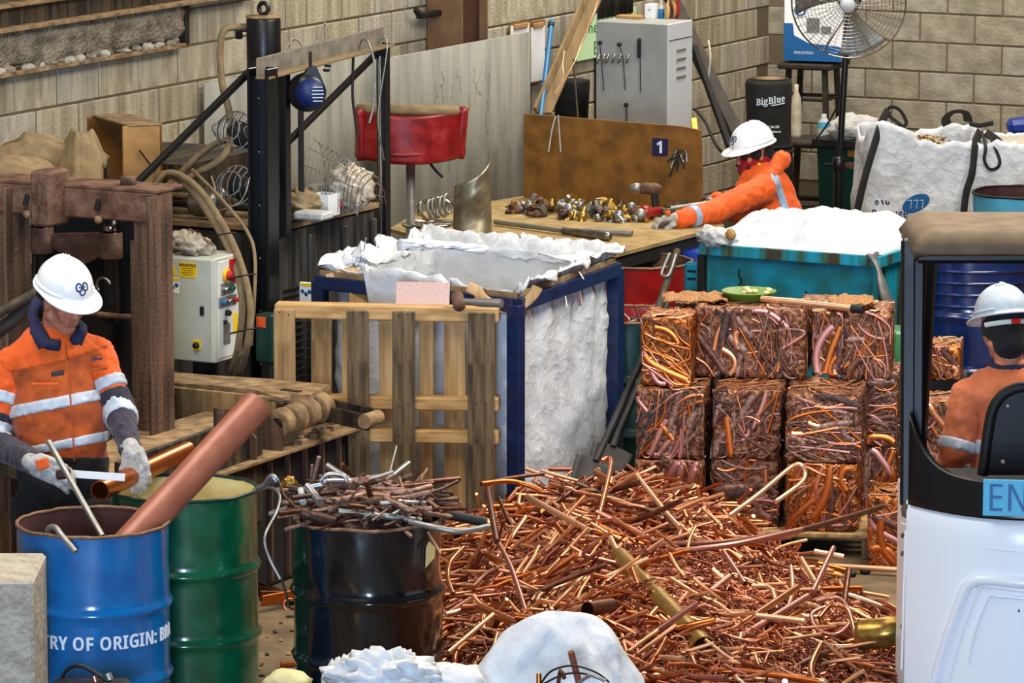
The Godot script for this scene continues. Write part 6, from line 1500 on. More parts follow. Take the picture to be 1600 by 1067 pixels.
	wire_solo("hooked_tube", [[74, 842, 17.7], [76, 826, 17.68], [86, 824, 17.64], [96, 836, 17.6], [118, 862, 17.56]], 0.0115, "galv", "short bent grey tube hooked over the blue drum's near rim", "tube", "", 12)
	t = thing("hacksaw_blade", "long white blade held in the worker's right glove across the pipe", "knife", at(150, 742, 18.25), 0.0)
	st = ns(); bar(st, at(108, 740, 18.3), at(195, 746, 18.2), 0.03, 0.004, 0.001, Vector3(0, 0.2, 1)); putw(t, "blade", st, "white")
	st = ns(); bar(st, at(88, 742, 18.32), at(112, 740, 18.3), 0.04, 0.025, 0.01, Vector3(0, 0.2, 1)); putw(t, "handle", st, "cu_dull")
	# concrete block
	t = thing("concrete_block", "pitted pale concrete block at the bottom left corner", "block", foot(at(-30, 880, 17.3)), 0.0)
	var top := at(30, 890, 17.1).y - 0.03; var x0 := at(66, 980, 17.1).x - t.position.x - 0.03
	st = ns(); st.set_smooth_group(0)
	box(st, Vector3(x0 - 0.4, top * 0.5, 0.0), Vector3(0.8, top, 0.5), Basis(), 0.014); put(t, "block", st, "concrete")
	for k in [[[[96, 1062, 17.4], [105, 1046, 17.35], [125, 1040, 17.3], [150, 1052, 17.3], [165, 1062, 17.3]], 0.008, "ink", "black cable arching before the blue drum at the bottom edge"], [[[172, 1062, 17.3], [168, 1052, 17.3]], 0.014, "galv", "grey pipe stub poking up before the blue drum"], [[[150, 1066, 17.3], [147, 1056, 17.3]], 0.014, "cu_pink", "pinkish pipe stub beside the grey stub at the bottom edge"]]:
		wire_solo("scrap_end", k[0], k[1], k[2], k[3], "scrap", "", 10)
	st = ns(); box(st, at(140, 1090, 17.25), Vector3(0.3, 0.1, 0.25), Basis(), 0.02); solo("scrap_tray", st, "dark", "dark tray holding pipe stubs at the bottom edge", "tray")
	# scraps on the floor
	t = thing("copper_strips", "flat copper strips lying on the floor between the green and black drums", "scrap", onh(428, 925, 0.0), 0.0)
	for k in 4:
		st = ns(); bar(st, onh(400 + k * 3, 915 + k * 8, 0.02 + 0.012 * k), onh(462, 938 - k * 3, 0.02 + 0.01 * k), 0.012, 0.05); putw(t, "strip", st, "cu_orange" if k == 3 else "cu_brown")
	st = ns(); pipe(st, onh(438, 1038, 0.015), onh(470, 1036, 0.015), 0.012, 10, 0.003); solo("pipe_offcut", st, "cu_orange", "short copper offcut on the floor at the black drum's foot", "pipe")
	st = ns(); tube(st, ring(onh(454, 945, 0.02), Basis(Vector3.RIGHT, 1.0), 0.03, 0.03, 16, 1.2, 5.0), 0.004, 6); solo("copper_ring", st, "cu_bright", "bent copper wire ring on the floor by the black drum", "wire")
	st = ns(); blob(st, at(450, 1066, 17.6), Vector3(0.09, 0.05, 0.06), 0.3, 1.5); solo("pale_stone", st, "cream", "pale rounded lump at the bottom edge left of the white bag", "stone")
	for k in 14:
		var p := onh(rr(404, 462), rr(940, 1060), 0.006); st = ns(); box(st, p, Vector3(rr(0.01, 0.04), 0.008, rr(0.006, 0.02)), turned(rr(0, 3))); solo("floor_scrap", st, ["cu_brown", "card", "dark"][k % 3], "small flat scrap on the brown floor between the drums", "scrap", "scraps on the floor between the drums")
	bottom_bag()
func bottom_bag():
	var st: SurfaceTool
	var c := at(760, 1150, 16.6)
	var t := thing("scrap_bag", "open white woven bag in the foreground at the bottom of the frame", "bag", foot(c), 0.0)
	# its slumped back wall: an arched hump on the right, a lower crumpled collar on the left
	var line := [[505, 1060], [512, 1040], [530, 1028], [560, 1022], [600, 1024], [640, 1032], [680, 1036], [742, 1040], [748, 1042], [770, 1012], [800, 980], [840, 959], [880, 955], [925, 962], [955, 985], [975, 1020], [1005, 1062]]
	var top := PackedVector3Array()
	for p in line: top.append(at(p[0], p[1], 17.0))
	var k2 := curve(top, 6)
	st = ns()
	sheet(st, k2.size() - 1, 22, func(u, v):
		var p: Vector3 = k2[int(round(u * (k2.size() - 1)))]
		var n: float = nz.get_noise_2d(u * 9.0, v * 4.0); var m: float = 1.0 - 2.0 * absf(nz.get_noise_2d(u * 13.0 + 4.0, v * 5.0))
		var y: float = lerpf(0.02, p.y, 1.0 - pow(v, 1.6))
		return Vector3(p.x + 0.01 * n, y + (0.02 * nz.get_noise_2d(u * 40.0, 3.0) if v < 0.05 and u < 0.42 else 0.0), p.z + 0.24 * sin(v * PI * 0.5) + 0.035 * m * v + 0.03 * n + 0.12 * exp(-pow((u - 0.86) * 9.0, 2.0)) * v), 0.01)
	putw(t, "back_wall", st, "bag")
	st = ns()
	sheet(st, 40, 14, func(u, v):
		var p: Vector3 = k2[int(round(u * (k2.size() - 1)))]; var n: float = nz.get_noise_2d(u * 8.0 + 3.0, v * 4.0)
		return Vector3(p.x + 0.015 * n, lerpf(0.02, 0.4 + 0.02 * n, v), p.z + 0.36 + 0.3 * sin(u * PI) + 0.03 * n - 0.08 * v), 0.01)
	putw(t, "front_wall", st, "bag")
	st = ns(); blob(st, at(600, 1062, 16.75), Vector3(0.2, 0.1, 0.14), 0.45, 2.6, Basis(), 26); putw(t, "crumpled_collar", st, "bag")
	st = ns(); blob(st, at(705, 1072, 16.8), Vector3(0.13, 0.08, 0.12), 0.12, 1.6, Basis(), 18); putw(t, "collar_fold", st, "bag")
	for k in [[[[905, 1068, 16.6], [892, 1018, 16.55]], 0.013, "cu_pink", "pinkish pipe leaning up out of the white foreground bag"], [[[842, 1070, 16.6], [842, 1052, 16.6]], 0.01, "cu_orange", "copper stub at the left of the foreground bag's mouth"], [[[872, 1070, 16.6], [876, 1048, 16.58], [882, 1060, 16.56]], 0.008, "cu_brown", "brown bent stub beside the leaning pink pipe"], [[[845, 1068, 16.6], [862, 1048, 16.55], [895, 1040, 16.5], [930, 1050, 16.5], [952, 1066, 16.5]], 0.004, "ink", "black wire loop arching from the foreground bag"], [[[850, 1068, 16.62], [880, 1054, 16.58], [910, 1052, 16.55], [945, 1064, 16.5]], 0.004, "dark", "second dark wire arching under the first in the foreground bag"], [[[905, 1066, 16.5], [925, 1055, 16.45], [945, 1064, 16.45]], 0.007, "galv", "grey bent tube at the right of the foreground bag's mouth"]]:
		wire_solo("bag_scrap", k[0], k[1], k[2], k[3], "scrap", "", 9)
# ---------- the heap of loose copper ----------
func heap_height(x: float, f: float) -> float:   # x across, f forward from the camera
	var d := 9.0
	for e in [[1.72, 16.5, 1.68, 19.4], [1.68, 19.4, 1.34, 20.6], [1.34, 20.6, 1.05, 21.25], [1.05, 21.25, 0.5, 21.4], [0.5, 21.4, -0.05, 21.1], [-0.05, 21.1, -0.42, 21.0], [-0.42, 21.0, -0.27, 18.5], [-0.27, 18.5, -0.2, 16.5]]:
		var a := Vector2(e[0], e[1]); var b := Vector2(e[2], e[3]); var n := (b - a).normalized().orthogonal()
		d = minf(d, -(Vector2(x, f) - a).dot(n))
	d = minf(d, (f - 16.9) * 1.5)
	if d <= 0.0: return 0.0
	var full: float = 0.33 + 0.08 * exp(-pow((x - 0.5) / 0.3, 2.0) - pow((f - 20.8) / 0.45, 2.0)) - 0.16 * clampf((x - 0.6) / 0.9, 0.0, 1.0)
	return full * (1.0 - exp(-d / 0.2)) * (1.0 + 0.13 * nz.get_noise_2d(x * 3.0, f * 3.0))
func heap_point(x, f) -> Vector3: return Vector3(x, heap_height(x, f), -f)
func heap_normal(x: float, f: float) -> Vector3:
	var e := 0.06
	return (heap_point(x, f + e) - heap_point(x, f - e)).cross(heap_point(x + e, f) - heap_point(x - e, f)).normalized() * -1.0
func heap_spot() -> Vector2:
	while true:
		var p := Vector2(rr(-0.4, 1.7), rr(17.2, 21.3))
		if heap_height(p.x, p.y) > 0.06: return p
	return Vector2.ZERO
func on_heap(x: float, y: float, lift: float) -> float:   # how far the line of sight runs before it comes within lift of the heap
	var d := 17.0
	while d < 21.8:
		var p := at(x, y, d)
		if p.y < heap_height(p.x, -p.z) + lift: return d
		d += 0.02
	return 99.0
func heap():
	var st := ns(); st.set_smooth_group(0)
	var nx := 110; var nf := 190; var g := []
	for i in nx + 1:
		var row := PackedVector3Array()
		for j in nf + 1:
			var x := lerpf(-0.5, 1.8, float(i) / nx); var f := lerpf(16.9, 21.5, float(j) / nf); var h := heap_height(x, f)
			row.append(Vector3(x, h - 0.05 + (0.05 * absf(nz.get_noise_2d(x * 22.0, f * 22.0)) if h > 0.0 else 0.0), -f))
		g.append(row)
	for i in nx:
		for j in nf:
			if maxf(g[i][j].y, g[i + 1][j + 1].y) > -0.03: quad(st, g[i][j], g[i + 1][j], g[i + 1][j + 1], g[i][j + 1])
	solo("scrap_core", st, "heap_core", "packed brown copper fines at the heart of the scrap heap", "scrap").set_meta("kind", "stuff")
	# tangles: clumps of short bent wire, far too many to count
	for kind in 2:
		var m := StandardMaterial3D.new(); m.vertex_color_use_as_albedo = true; m.metallic = 0.65; m.roughness = 0.36; M["tangle"] = m
		st = ns()
		var tones := [Color("c87a4a"), Color("a4562a"), Color("6a3420"), Color("d8986c"), Color("b06a50"), Color("7c4030"), Color("e8b488")]
		for k in (34 if kind == 0 else 46):
			st.set_color(tones[rng.randi() % 7].srgb_to_linear())
			if kind == 0:
				var c := Vector3(rr(-0.17, 0.17), rr(-0.025, 0.035), rr(-0.17, 0.17)); var a := rr(0, TAU); var dir := Vector3(cos(a), rr(-0.16, 0.16), sin(a)); var L := rr(0.06, 0.2) * (1.0 if k % 6 else 1.5); var b := Vector3(rr(-1, 1), rr(-0.3, 0.6), rr(-1, 1)) * rr(0.0, 0.09)
				tube(st, curve([c - dir * L, c - dir * L * 0.3 + b, c + dir * L * 0.3 + b * rr(-0.8, 1.0), c + dir * L], 3), rr(0.0025, 0.0055) if k % 6 else rr(0.006, 0.009), 6)
			else:
				var c := Vector3(rr(-0.09, 0.09), rr(-0.02, 0.03), rr(-0.09, 0.09)); var q := []; var r := rr(0.008, 0.028); var a0 := rr(0, TAU)
				var bas := Basis(Vector3(rr(-1, 1), rr(0.2, 1), rr(-1, 1)).normalized(), rr(0, 2.0))
				for j in 6: q.append(c + bas * Vector3(cos(a0 + j * 0.9) * r, 0.004 * j, sin(a0 + j * 0.9) * r))
				tube(st, PackedVector3Array(q), rr(0.002, 0.004), 5)
		var mm := MultiMesh.new(); mm.transform_format = MultiMesh.TRANSFORM_3D; mm.mesh = done(st)
		var where := []
		for k in (1150 if kind == 0 else 1500):
			var p := heap_spot()
			if kind == 1 and (p.x < 0.5 or p.y > 19.6) and rng.randf() < 0.85: continue
			var n := heap_normal(p.x, p.y)
			if n.y < 0.0: n = -n
			var b := look(n) * Basis(Vector3.UP, rr(0, TAU)) * Basis(Vector3.RIGHT, rr(-0.25, 0.25))
			where.append(Transform3D(b.scaled_local(Vector3.ONE * rr(0.8, 1.25)), heap_point(p.x, p.y) + n * (rr(-0.055, -0.012) if kind == 0 else rr(-0.01, 0.035))))
		mm.instance_count = where.size()
		for i in where.size(): mm.set_instance_transform(i, where[i])
		var o := MultiMeshInstance3D.new(); o.name = "copper_tangle" if kind == 0 else "copper_swarf"; o.multimesh = mm; o.material_override = m; add_child(o)
		tag(o, "countless short bent copper wires filling the scrap heap" if kind == 0 else "fine curled copper swarf scattered over the right of the scrap heap", "scrap"); o.set_meta("kind", "stuff")
	# loose pipes, each a thing of its own
	var protos := []
	var mats := ["cu_bright", "cu_orange", "cu_pink", "cu_brown", "cu_light", "cu_bright", "cu_orange", "cu_light"]
	for k in 14:
		st = ns(); var L := rr(0.16, 0.46); var nm := "straight"
		if k < 3: rod(st, Vector3(-L, 0, 0), Vector3(L, 0, 0), rr(0.011, 0.017), 10)
		elif k < 5: pipe(st, Vector3(-L * 0.7, 0, 0), Vector3(L * 0.7, 0, 0), rr(0.015, 0.022), 14, 0.003)
		elif k < 12: nm = "bent"; tube(st, curve([Vector3(-L, 0, rr(-0.2, 0.2)), Vector3(-L * 0.4, rr(-0.01, 0.04), rr(-0.06, 0.06)), Vector3(L * 0.35, rr(-0.02, 0.03), rr(-0.1, 0.1)), Vector3(L, rr(0, 0.06), rr(-0.26, 0.26))], 6), rr(0.008, 0.0145), 8)
		else: nm = "hooked"; tube(st, curve([Vector3(-L, 0, 0), Vector3(L * 0.5, 0.02, 0.0), Vector3(L * 0.75, 0.03, 0.04), Vector3(L * 0.5, 0.03, 0.08), Vector3(-L * 0.3, 0.02, 0.1)], 6), rr(0.006, 0.010), 8)
		protos.append([done(st), nm])
	var says := {"straight": "straight copper pipe offcut lying loose on the scrap copper heap", "bent": "bent copper pipe lying loose on the scrap copper heap", "hooked": "copper pipe bent into a hook lying loose on the scrap heap"}
	for k in 270:
		var q = protos[k % 14]; var p := heap_spot(); var n := heap_normal(p.x, p.y)
		if n.y < 0.0: n = -n
		var o := MeshInstance3D.new(); o.name = numbered("copper_pipe", self); o.mesh = q[0]; var mi: int = rng.randi() % 8; o.material_override = M[mats[mi]]
		var a := rr(0, TAU) if rng.randf() < 0.45 else rr(-0.5, 0.9)
		o.transform = Transform3D(look(n) * Basis(Vector3.UP, a) * Basis(Vector3.BACK, rr(-0.13, 0.13)), heap_point(p.x, p.y) + n * rr(0.012, 0.05))
		add_child(o); tag(o, ["bright ", "orange ", "pinkish ", "dark brown ", "pale ", "bright ", "orange ", "pale "][mi] + says[q[1]], "pipe", q[1] + " copper pipes loose on the scrap heap")
	# the pieces that stand out
	for k in [
		[[[968, 872, 19.6], [1100, 1012, 18.7]], 0.047, "brass", "thick golden pipe slanting down across the middle of the scrap heap", 0.004],
		[[[955, 876, 19.75], [1068, 914, 19.3]], 0.021, "cu_light", "pale copper pipe crossing above the thick golden pipe", 0.003],
		[[[1034, 852, 19.9], [1140, 846, 19.95], [1260, 826, 20.3], [1378, 792, 20.9]], 0.013, "cu_brown", "very long dark copper rod running right to the bales", 0.0],
		[[[1048, 862, 19.85], [1150, 850, 19.9], [1252, 828, 20.2]], 0.013, "cu_pink", "long pinkish rod just below the very long dark rod", 0.0],
		[[[1026, 1066, 18.3], [1130, 995, 18.7], [1245, 918, 19.2]], 0.015, "cu_bright", "upper bright pipe of the diagonal bundle at the heap's lower middle", 0.003],
		[[[1036, 1072, 18.25], [1150, 1000, 18.65], [1262, 932, 19.1]], 0.015, "cu_pink", "middle pinkish pipe of the diagonal bundle at the heap's lower middle", 0.003],
		[[[1060, 1080, 18.2], [1160, 1015, 18.55], [1250, 955, 19.0]], 0.013, "cu_orange", "lowest orange pipe of the diagonal bundle at the heap's lower middle", 0.003],
		[[[1140, 805, 20.6], [1185, 772, 20.7], [1236, 730, 20.8], [1252, 727, 20.8], [1258, 740, 20.8], [1250, 756, 20.75], [1212, 784, 20.6]], 0.0105, "cu_light", "hairpin loop of copper tube arching up before the bales", 0.0],
		[[[902, 755, 20.9], [960, 778, 20.7], [1062, 812, 20.3]], 0.02, "cu_brown", "flat dark copper bar lying at the top of the heap", 0.0],
		[[[824, 776, 20.6], [925, 832, 19.9]], 0.014, "cu_light", "pale straight tube at the upper left of the heap", 0.003],
		[[[762, 764, 20.3], [768, 800, 19.9], [776, 846, 19.6]], 0.014, "cu_brown", "dark upright rod stub at the heap's left near the black drum", 0.0],
		[[[760, 758, 20.5], [790, 748, 20.6], [850, 740, 20.7]], 0.009, "cu_brown", "thin dark rod rising at the back left of the heap", 0.0],
		[[[752, 756, 20.4], [800, 752, 20.5], [846, 766, 20.5]], 0.011, "cu_orange", "curved orange tube at the back left of the heap", 0.0],
		[[[940, 720, 21.0], [955, 724, 20.95], [930, 830, 20.1]], 0.011, "cu_bright", "steep copper tube leaning at the top of the heap", 0.0],
		[[[994, 742, 20.9], [1040, 800, 20.4], [1062, 824, 20.2]], 0.012, "cu_light", "pale tube slanting down right from the heap's peak", 0.0],
		[[[890, 905, 19.3], [860, 945, 19.0], [842, 942, 19.0], [845, 928, 19.05], [880, 915, 19.15], [930, 900, 19.3]], 0.008, "cu_light", "flat pale loop of thin tube left of the heap's middle", 0.0],
		[[[780, 850, 19.6], [800, 890, 19.3], [822, 958, 18.9]], 0.011, "cu_pink", "pinkish tube running down the left of the heap", 0.0],
		[[[724, 856, 19.5], [703, 880, 19.3], [700, 905, 19.2], [708, 928, 19.1]], 0.011, "cu_bright", "bowed copper tube hanging by the black drum's right side", 0.0],
		[[[748, 948, 18.8], [810, 975, 18.6]], 0.018, "cu_bright", "short bright pipe at the heap's lower left", 0.003],
		[[[700, 1020, 18.3], [770, 960, 18.7]], 0.01, "cu_light", "thin pale rod leaning at the heap's lower left edge", 0.0],
		[[[987, 890, 19.2], [1002, 930, 19.0], [1012, 962, 18.8]], 0.014, "cu_orange", "short orange rod standing against the thick golden pipe", 0.0],
		[[[1270, 925, 19.3], [1290, 882, 19.6], [1302, 856, 19.8]], 0.012, "cu_pink", "pink tube standing up at the right of the heap", 0.0],
		[[[1318, 950, 19.0], [1326, 890, 19.2]], 0.013, "cu_brown", "dark stub standing upright at the heap's right flank", 0.0],
		[[[1175, 915, 19.3], [1205, 920, 19.25], [1216, 960, 19.0], [1234, 1008, 18.6]], 0.009, "cu_light", "thin curving tube on the right half of the heap", 0.0],
		[[[1236, 885, 19.6], [1238, 925, 19.35], [1225, 965, 19.0]], 0.009, "cu_light", "thin S-shaped tube standing on the heap's right half", 0.0],
		[[[1130, 862, 19.75], [1164, 912, 19.4]], 0.012, "cu_pink", "short lilac pipe on the middle right of the heap", 0.003],
		[[[1272, 862, 20.6], [1318, 870, 20.6]], 0.014, "cu_light", "short pale pipe lying before the bale pallet", 0.003],
		[[[1240, 990, 18.7], [1310, 1010, 18.6], [1380, 1000, 18.7]], 0.01, "cu_light", "thin pale tube curving at the lower right of the heap", 0.0],
		[[[1280, 965, 18.9], [1300, 945, 18.95], [1325, 955, 18.9], [1338, 1000, 18.6]], 0.01, "cu_bright", "bright arched tube at the right of the heap", 0.0],
		[[[1275, 940, 19.0], [1310, 935, 19.0], [1330, 965, 18.85], [1310, 990, 18.7], [1278, 985, 18.75], [1268, 960, 18.9], [1290, 948, 18.95]], 0.009, "cu_pink", "coiled pink tube at the right of the heap", 0.0]]:
		var q := PackedVector3Array()
		for e in k[0]: q.append(at(e[0], e[1], minf(e[2], on_heap(e[0], e[1], k[1] + 0.045))))
		if q.size() > 2: q = curve(q, 6)
		else: q = PackedVector3Array([q[0], q[0].lerp(q[1], 0.33), q[0].lerp(q[1], 0.66), q[1]])
		st = ns(); tube(st, q, k[1], 16 if k[1] > 0.012 else 10, true, 0.35 if k[3].begins_with("flat dark") else 1.0, Vector3.UP if k[3].begins_with("flat dark") else Vector3.ZERO, k[4])
		solo("scrap_pipe", st, k[2], k[3], "pipe")
	st = ns(); lathe(st, [[0, -0.1], [0.055, -0.1], [0.06, -0.08], [0.062, 0.0], [0.058, 0.1], [0.05, 0.1], [0.05, -0.06], [0, -0.06]], 26, Transform3D(look(Vector3(1, 0.2, 0.3)), at(1378, 988, 18.6)), 0.0, TAU, 0.01); solo("brass_cylinder", st, "brass", "shiny brass cylinder at the heap's right edge by the forklift", "cylinder")
	st = ns(); pipe(st, onh(1296, 884, 0.03), onh(1402, 890, 0.03), 0.014, 14, 0.003); solo("brass_tube", st, "cu_light", "pale brass tube lying on the floor before the right-hand bale", "pipe")
	st = ns(); pipe(st, onh(955, 946, 0.5), onh(918, 952, 0.52), 0.03, 18, 0.004); solo("pipe_mouth", st, "cu_brown", "open dark pipe mouth pointing at the viewer above the foreground bag", "pipe")
	for k in [[1306, 897, "yellow", "small yellow cap on the floor right of the heap"], [1330, 896, "ink", "small black cap on the floor right of the heap"], [1352, 892, "ink", "black rubber scrap on the floor before the right-hand bale"]]:
		st = ns(); blob(st, onh(k[0], k[1], 0.015), Vector3(0.025, 0.016, 0.02), 0.3); solo("rubber_scrap", st, k[2], k[3], "scrap")
# ---------- people ----------
func slab(p: Vector3, n: Vector3, half: float, lo: Vector3, hi: Vector3):   # a band across a limb, inside a box
	n = n.normalized()
	return func(q: Vector3) -> float:
		var b := (q - (lo + hi) * 0.5).abs() - (hi - lo) * 0.5
		return maxf(absf((q - p).dot(n)) - half, maxf(b.x, maxf(b.y, b.z)))
func beyond(p: Vector3, n: Vector3):
	n = n.normalized()
	return func(q: Vector3) -> float: return -(q - p).dot(n)
func head_frame(fwd: Vector3, roll := 0.0) -> Basis:   # x to the person's left, y up, z forward
	var z := (view * fwd).normalized(); var x := Vector3.UP.cross(z).normalized()
	return (Basis(z, roll) * Basis(x, z.cross(x), z)).orthonormalized()
func head_bones(c: Vector3, b: Basis) -> Array:
	var o := []
	for q in [[0, 0.035, -0.025, 0, 0.04, 0.028, 0.078, 0.076], [0, 0.0, 0.03, 0, -0.07, 0.042, 0.066, 0.05], [0, 0.01, -0.03, 0, -0.03, -0.02, 0.07, 0.06], [0, 0.012, 0.09, 0, -0.03, 0.112, 0.010, 0.0145], [-0.012, -0.035, 0.1, 0.012, -0.035, 0.1, 0.01, 0.01], [-0.022, -0.064, 0.088, 0.022, -0.064, 0.088, 0.0085, 0.0085], [-0.018, -0.078, 0.086, 0.018, -0.078, 0.086, 0.009, 0.009], [0, -0.108, 0.07, 0, -0.104, 0.078, 0.024, 0.02]]:
		o.append([c + b * Vector3(q[0], q[1], q[2]), c + b * Vector3(q[3], q[4], q[5]), q[6], q[7]])
	for s in [-1, 1]:
		for q in [[0.05, -0.065, 0.0, 0.012, -0.108, 0.066, 0.026, 0.024], [0.012, 0.03, 0.088, 0.046, 0.026, 0.074, 0.012, 0.011], [0.042, -0.022, 0.066, 0.034, -0.045, 0.07, 0.022, 0.02], [0.076, 0.018, -0.004, 0.074, -0.03, 0.004, 0.017, 0.012]]:
			o.append([c + b * Vector3(q[0] * s, q[1], q[2]), c + b * Vector3(q[3] * s, q[4], q[5]), q[6], q[7]])
	return o
func eyes(t: Node3D, c: Vector3, b: Basis):
	for s in [-1, 1]:
		var e := c + b * Vector3(0.031 * s, 0.006, 0.074); var st := ns(); blob(st, e, Vector3.ONE * 0.0125, 0.0, 1.0, Basis(), 8); putw(t, "eye", st, "white")
		st = ns(); blob(st, e + b * Vector3(0, -0.003, 0.0085), Vector3.ONE * 0.006, 0.0, 1.0, Basis(), 7); putw(t, "pupil", st, "ink")
func helmet(t: Node3D, c: Vector3, b: Basis, mat: String, logo := true):
	var dome := func(a: float, v: float) -> Vector3:   # a = 0 at the front; v runs from the crown to the rim
		var th: float = minf(v / 0.82, 1.0) * PI * 0.5
		var r: float = sin(th); var y: float = 0.122 * cos(th)
		var fx: float = 0.108; var fz: float = 0.132
		var ext := 0.0
		if v > 0.82:
			var k: float = (v - 0.82) / 0.18
			var fr := pow(maxf(0.0, cos(a)), 1.5)
			ext = k * (0.01 + 0.05 * fr); y -= k * (0.012 + 0.016 * fr)
		var ridge: float = 0.006 * exp(-pow(sin(a) * 5.0, 2.0)) * smoothstep(0.95, 0.3, v) if cos(a) < 0.75 else 0.0
		return c + b * (Vector3(sin(a) * (r * fx + ext), 0.045 + y + ridge, cos(a) * (r * fz + ext)))
	var st := ns(); sheet(st, 56, 26, func(u, v): return dome.call(u * TAU, 0.02 + 0.98 * v), 0.004)
	st.set_smooth_group(0)
	var h := putw(t, "helmet", st, mat)
	st = ns(); var q := []
	for k in 49: q.append(dome.call(TAU * k / 48.0, 1.0))
	tube(st, PackedVector3Array(q), 0.004, 7); putw(h, "rim", st, mat)
	for s in [-1, 1]:
		st = ns(); q = []
		for k in 8: q.append(dome.call(s * lerpf(0.75, 2.4, k / 7.0), 0.78) + b * Vector3(s * 0.003, 0, 0))
		tube(st, PackedVector3Array(q), 0.0065, 7); putw(h, "gutter", st, mat)
	for k in 3:
		st = ns(); var p: Vector3 = dome.call(PI * 0.75 + 0.25 * k, 0.22); box(st, p, Vector3(0.008, 0.008, 0.03), b, 0.003); putw(h, "vent_rib", st, mat)
	if logo:
		for s in [-1, 1]:
			st = ns(); q = []
			for k in 17: var a := TAU * k / 16.0; q.append(dome.call(s * 0.15 + 0.125 * cos(a), 0.58 + 0.068 * sin(a)))
			tube(st, PackedVector3Array(q), 0.0046, 6); putw(h, "logo_ring", st, "ink_blue")
			st = ns(); blob(st, dome.call(s * 0.12, 0.58), Vector3.ONE * 0.0045, 0.0, 1.0, Basis(), 6); putw(h, "logo_dot", st, "ink_blue")
		st = ns(); q = []
		for k in 9: var a := lerpf(0.25, PI - 0.25, k / 8.0); q.append(dome.call(0.13 * cos(a), 0.64 + 0.08 * sin(a)))
		tube(st, PackedVector3Array(q), 0.0042, 6); putw(h, "logo_smile", st, "ink_blue")
func hand(w: Vector3, palm: Vector3, side: Vector3, curl: Vector3, thumb: Vector3, bend := 0.9, s := 1.0) -> Array:   # bones of a gloved hand: palm runs from the wrist, fingers bend towards curl
	palm = palm.normalized(); side = side.normalized(); curl = curl.normalized()
	var o := []
	var kn := w + palm * 0.085 * s
	o.append([w - palm * 0.02, w + palm * 0.02, 0.031 * s, 0.034 * s])
	for k in 4:
		var f := (k - 1.5) * 0.0215 * s; var base := kn + side * f - palm * 0.006 * absf(k - 1.2) * s
		o.append([w + palm * 0.015 * s + side * f * 0.7, base, 0.022 * s, 0.0145 * s])
		var ls = [[0.038, 0.026, 0.02], [0.043, 0.029, 0.021], [0.04, 0.027, 0.02], [0.031, 0.021, 0.018]][k]
		var p := base; var ang := bend * 0.5
		for j in 3:
			var d := (palm * cos(ang) + curl * sin(ang)); var e: Vector3 = p + d * ls[j] * s
			o.append([p, e, (0.0115 - 0.0008 * j) * s, (0.0108 - 0.0009 * j) * s]); p = e; ang += bend * 0.62
	var tb := w + palm * 0.03 * s + thumb.normalized() * 0.03 * s
	var t1 := tb + (thumb.normalized() * 0.6 + palm * 0.7).normalized() * 0.036 * s
	var t2 := t1 + (palm * 0.8 + curl * 0.6).normalized() * 0.03 * s
	o.append([w + palm * 0.015 * s, tb, 0.02 * s, 0.016 * s]); o.append([tb, t1, 0.015 * s, 0.0125 * s]); o.append([t1, t2, 0.0125 * s, 0.011 * s])
	return o
func shrink(bones: Array, k: float) -> Array:
	var o := []
	for q in bones: var c = q.duplicate(); c[2] = maxf(q[2] - k, 0.015); c[3] = maxf(q[3] - k, 0.015); o.append(c)
	return o

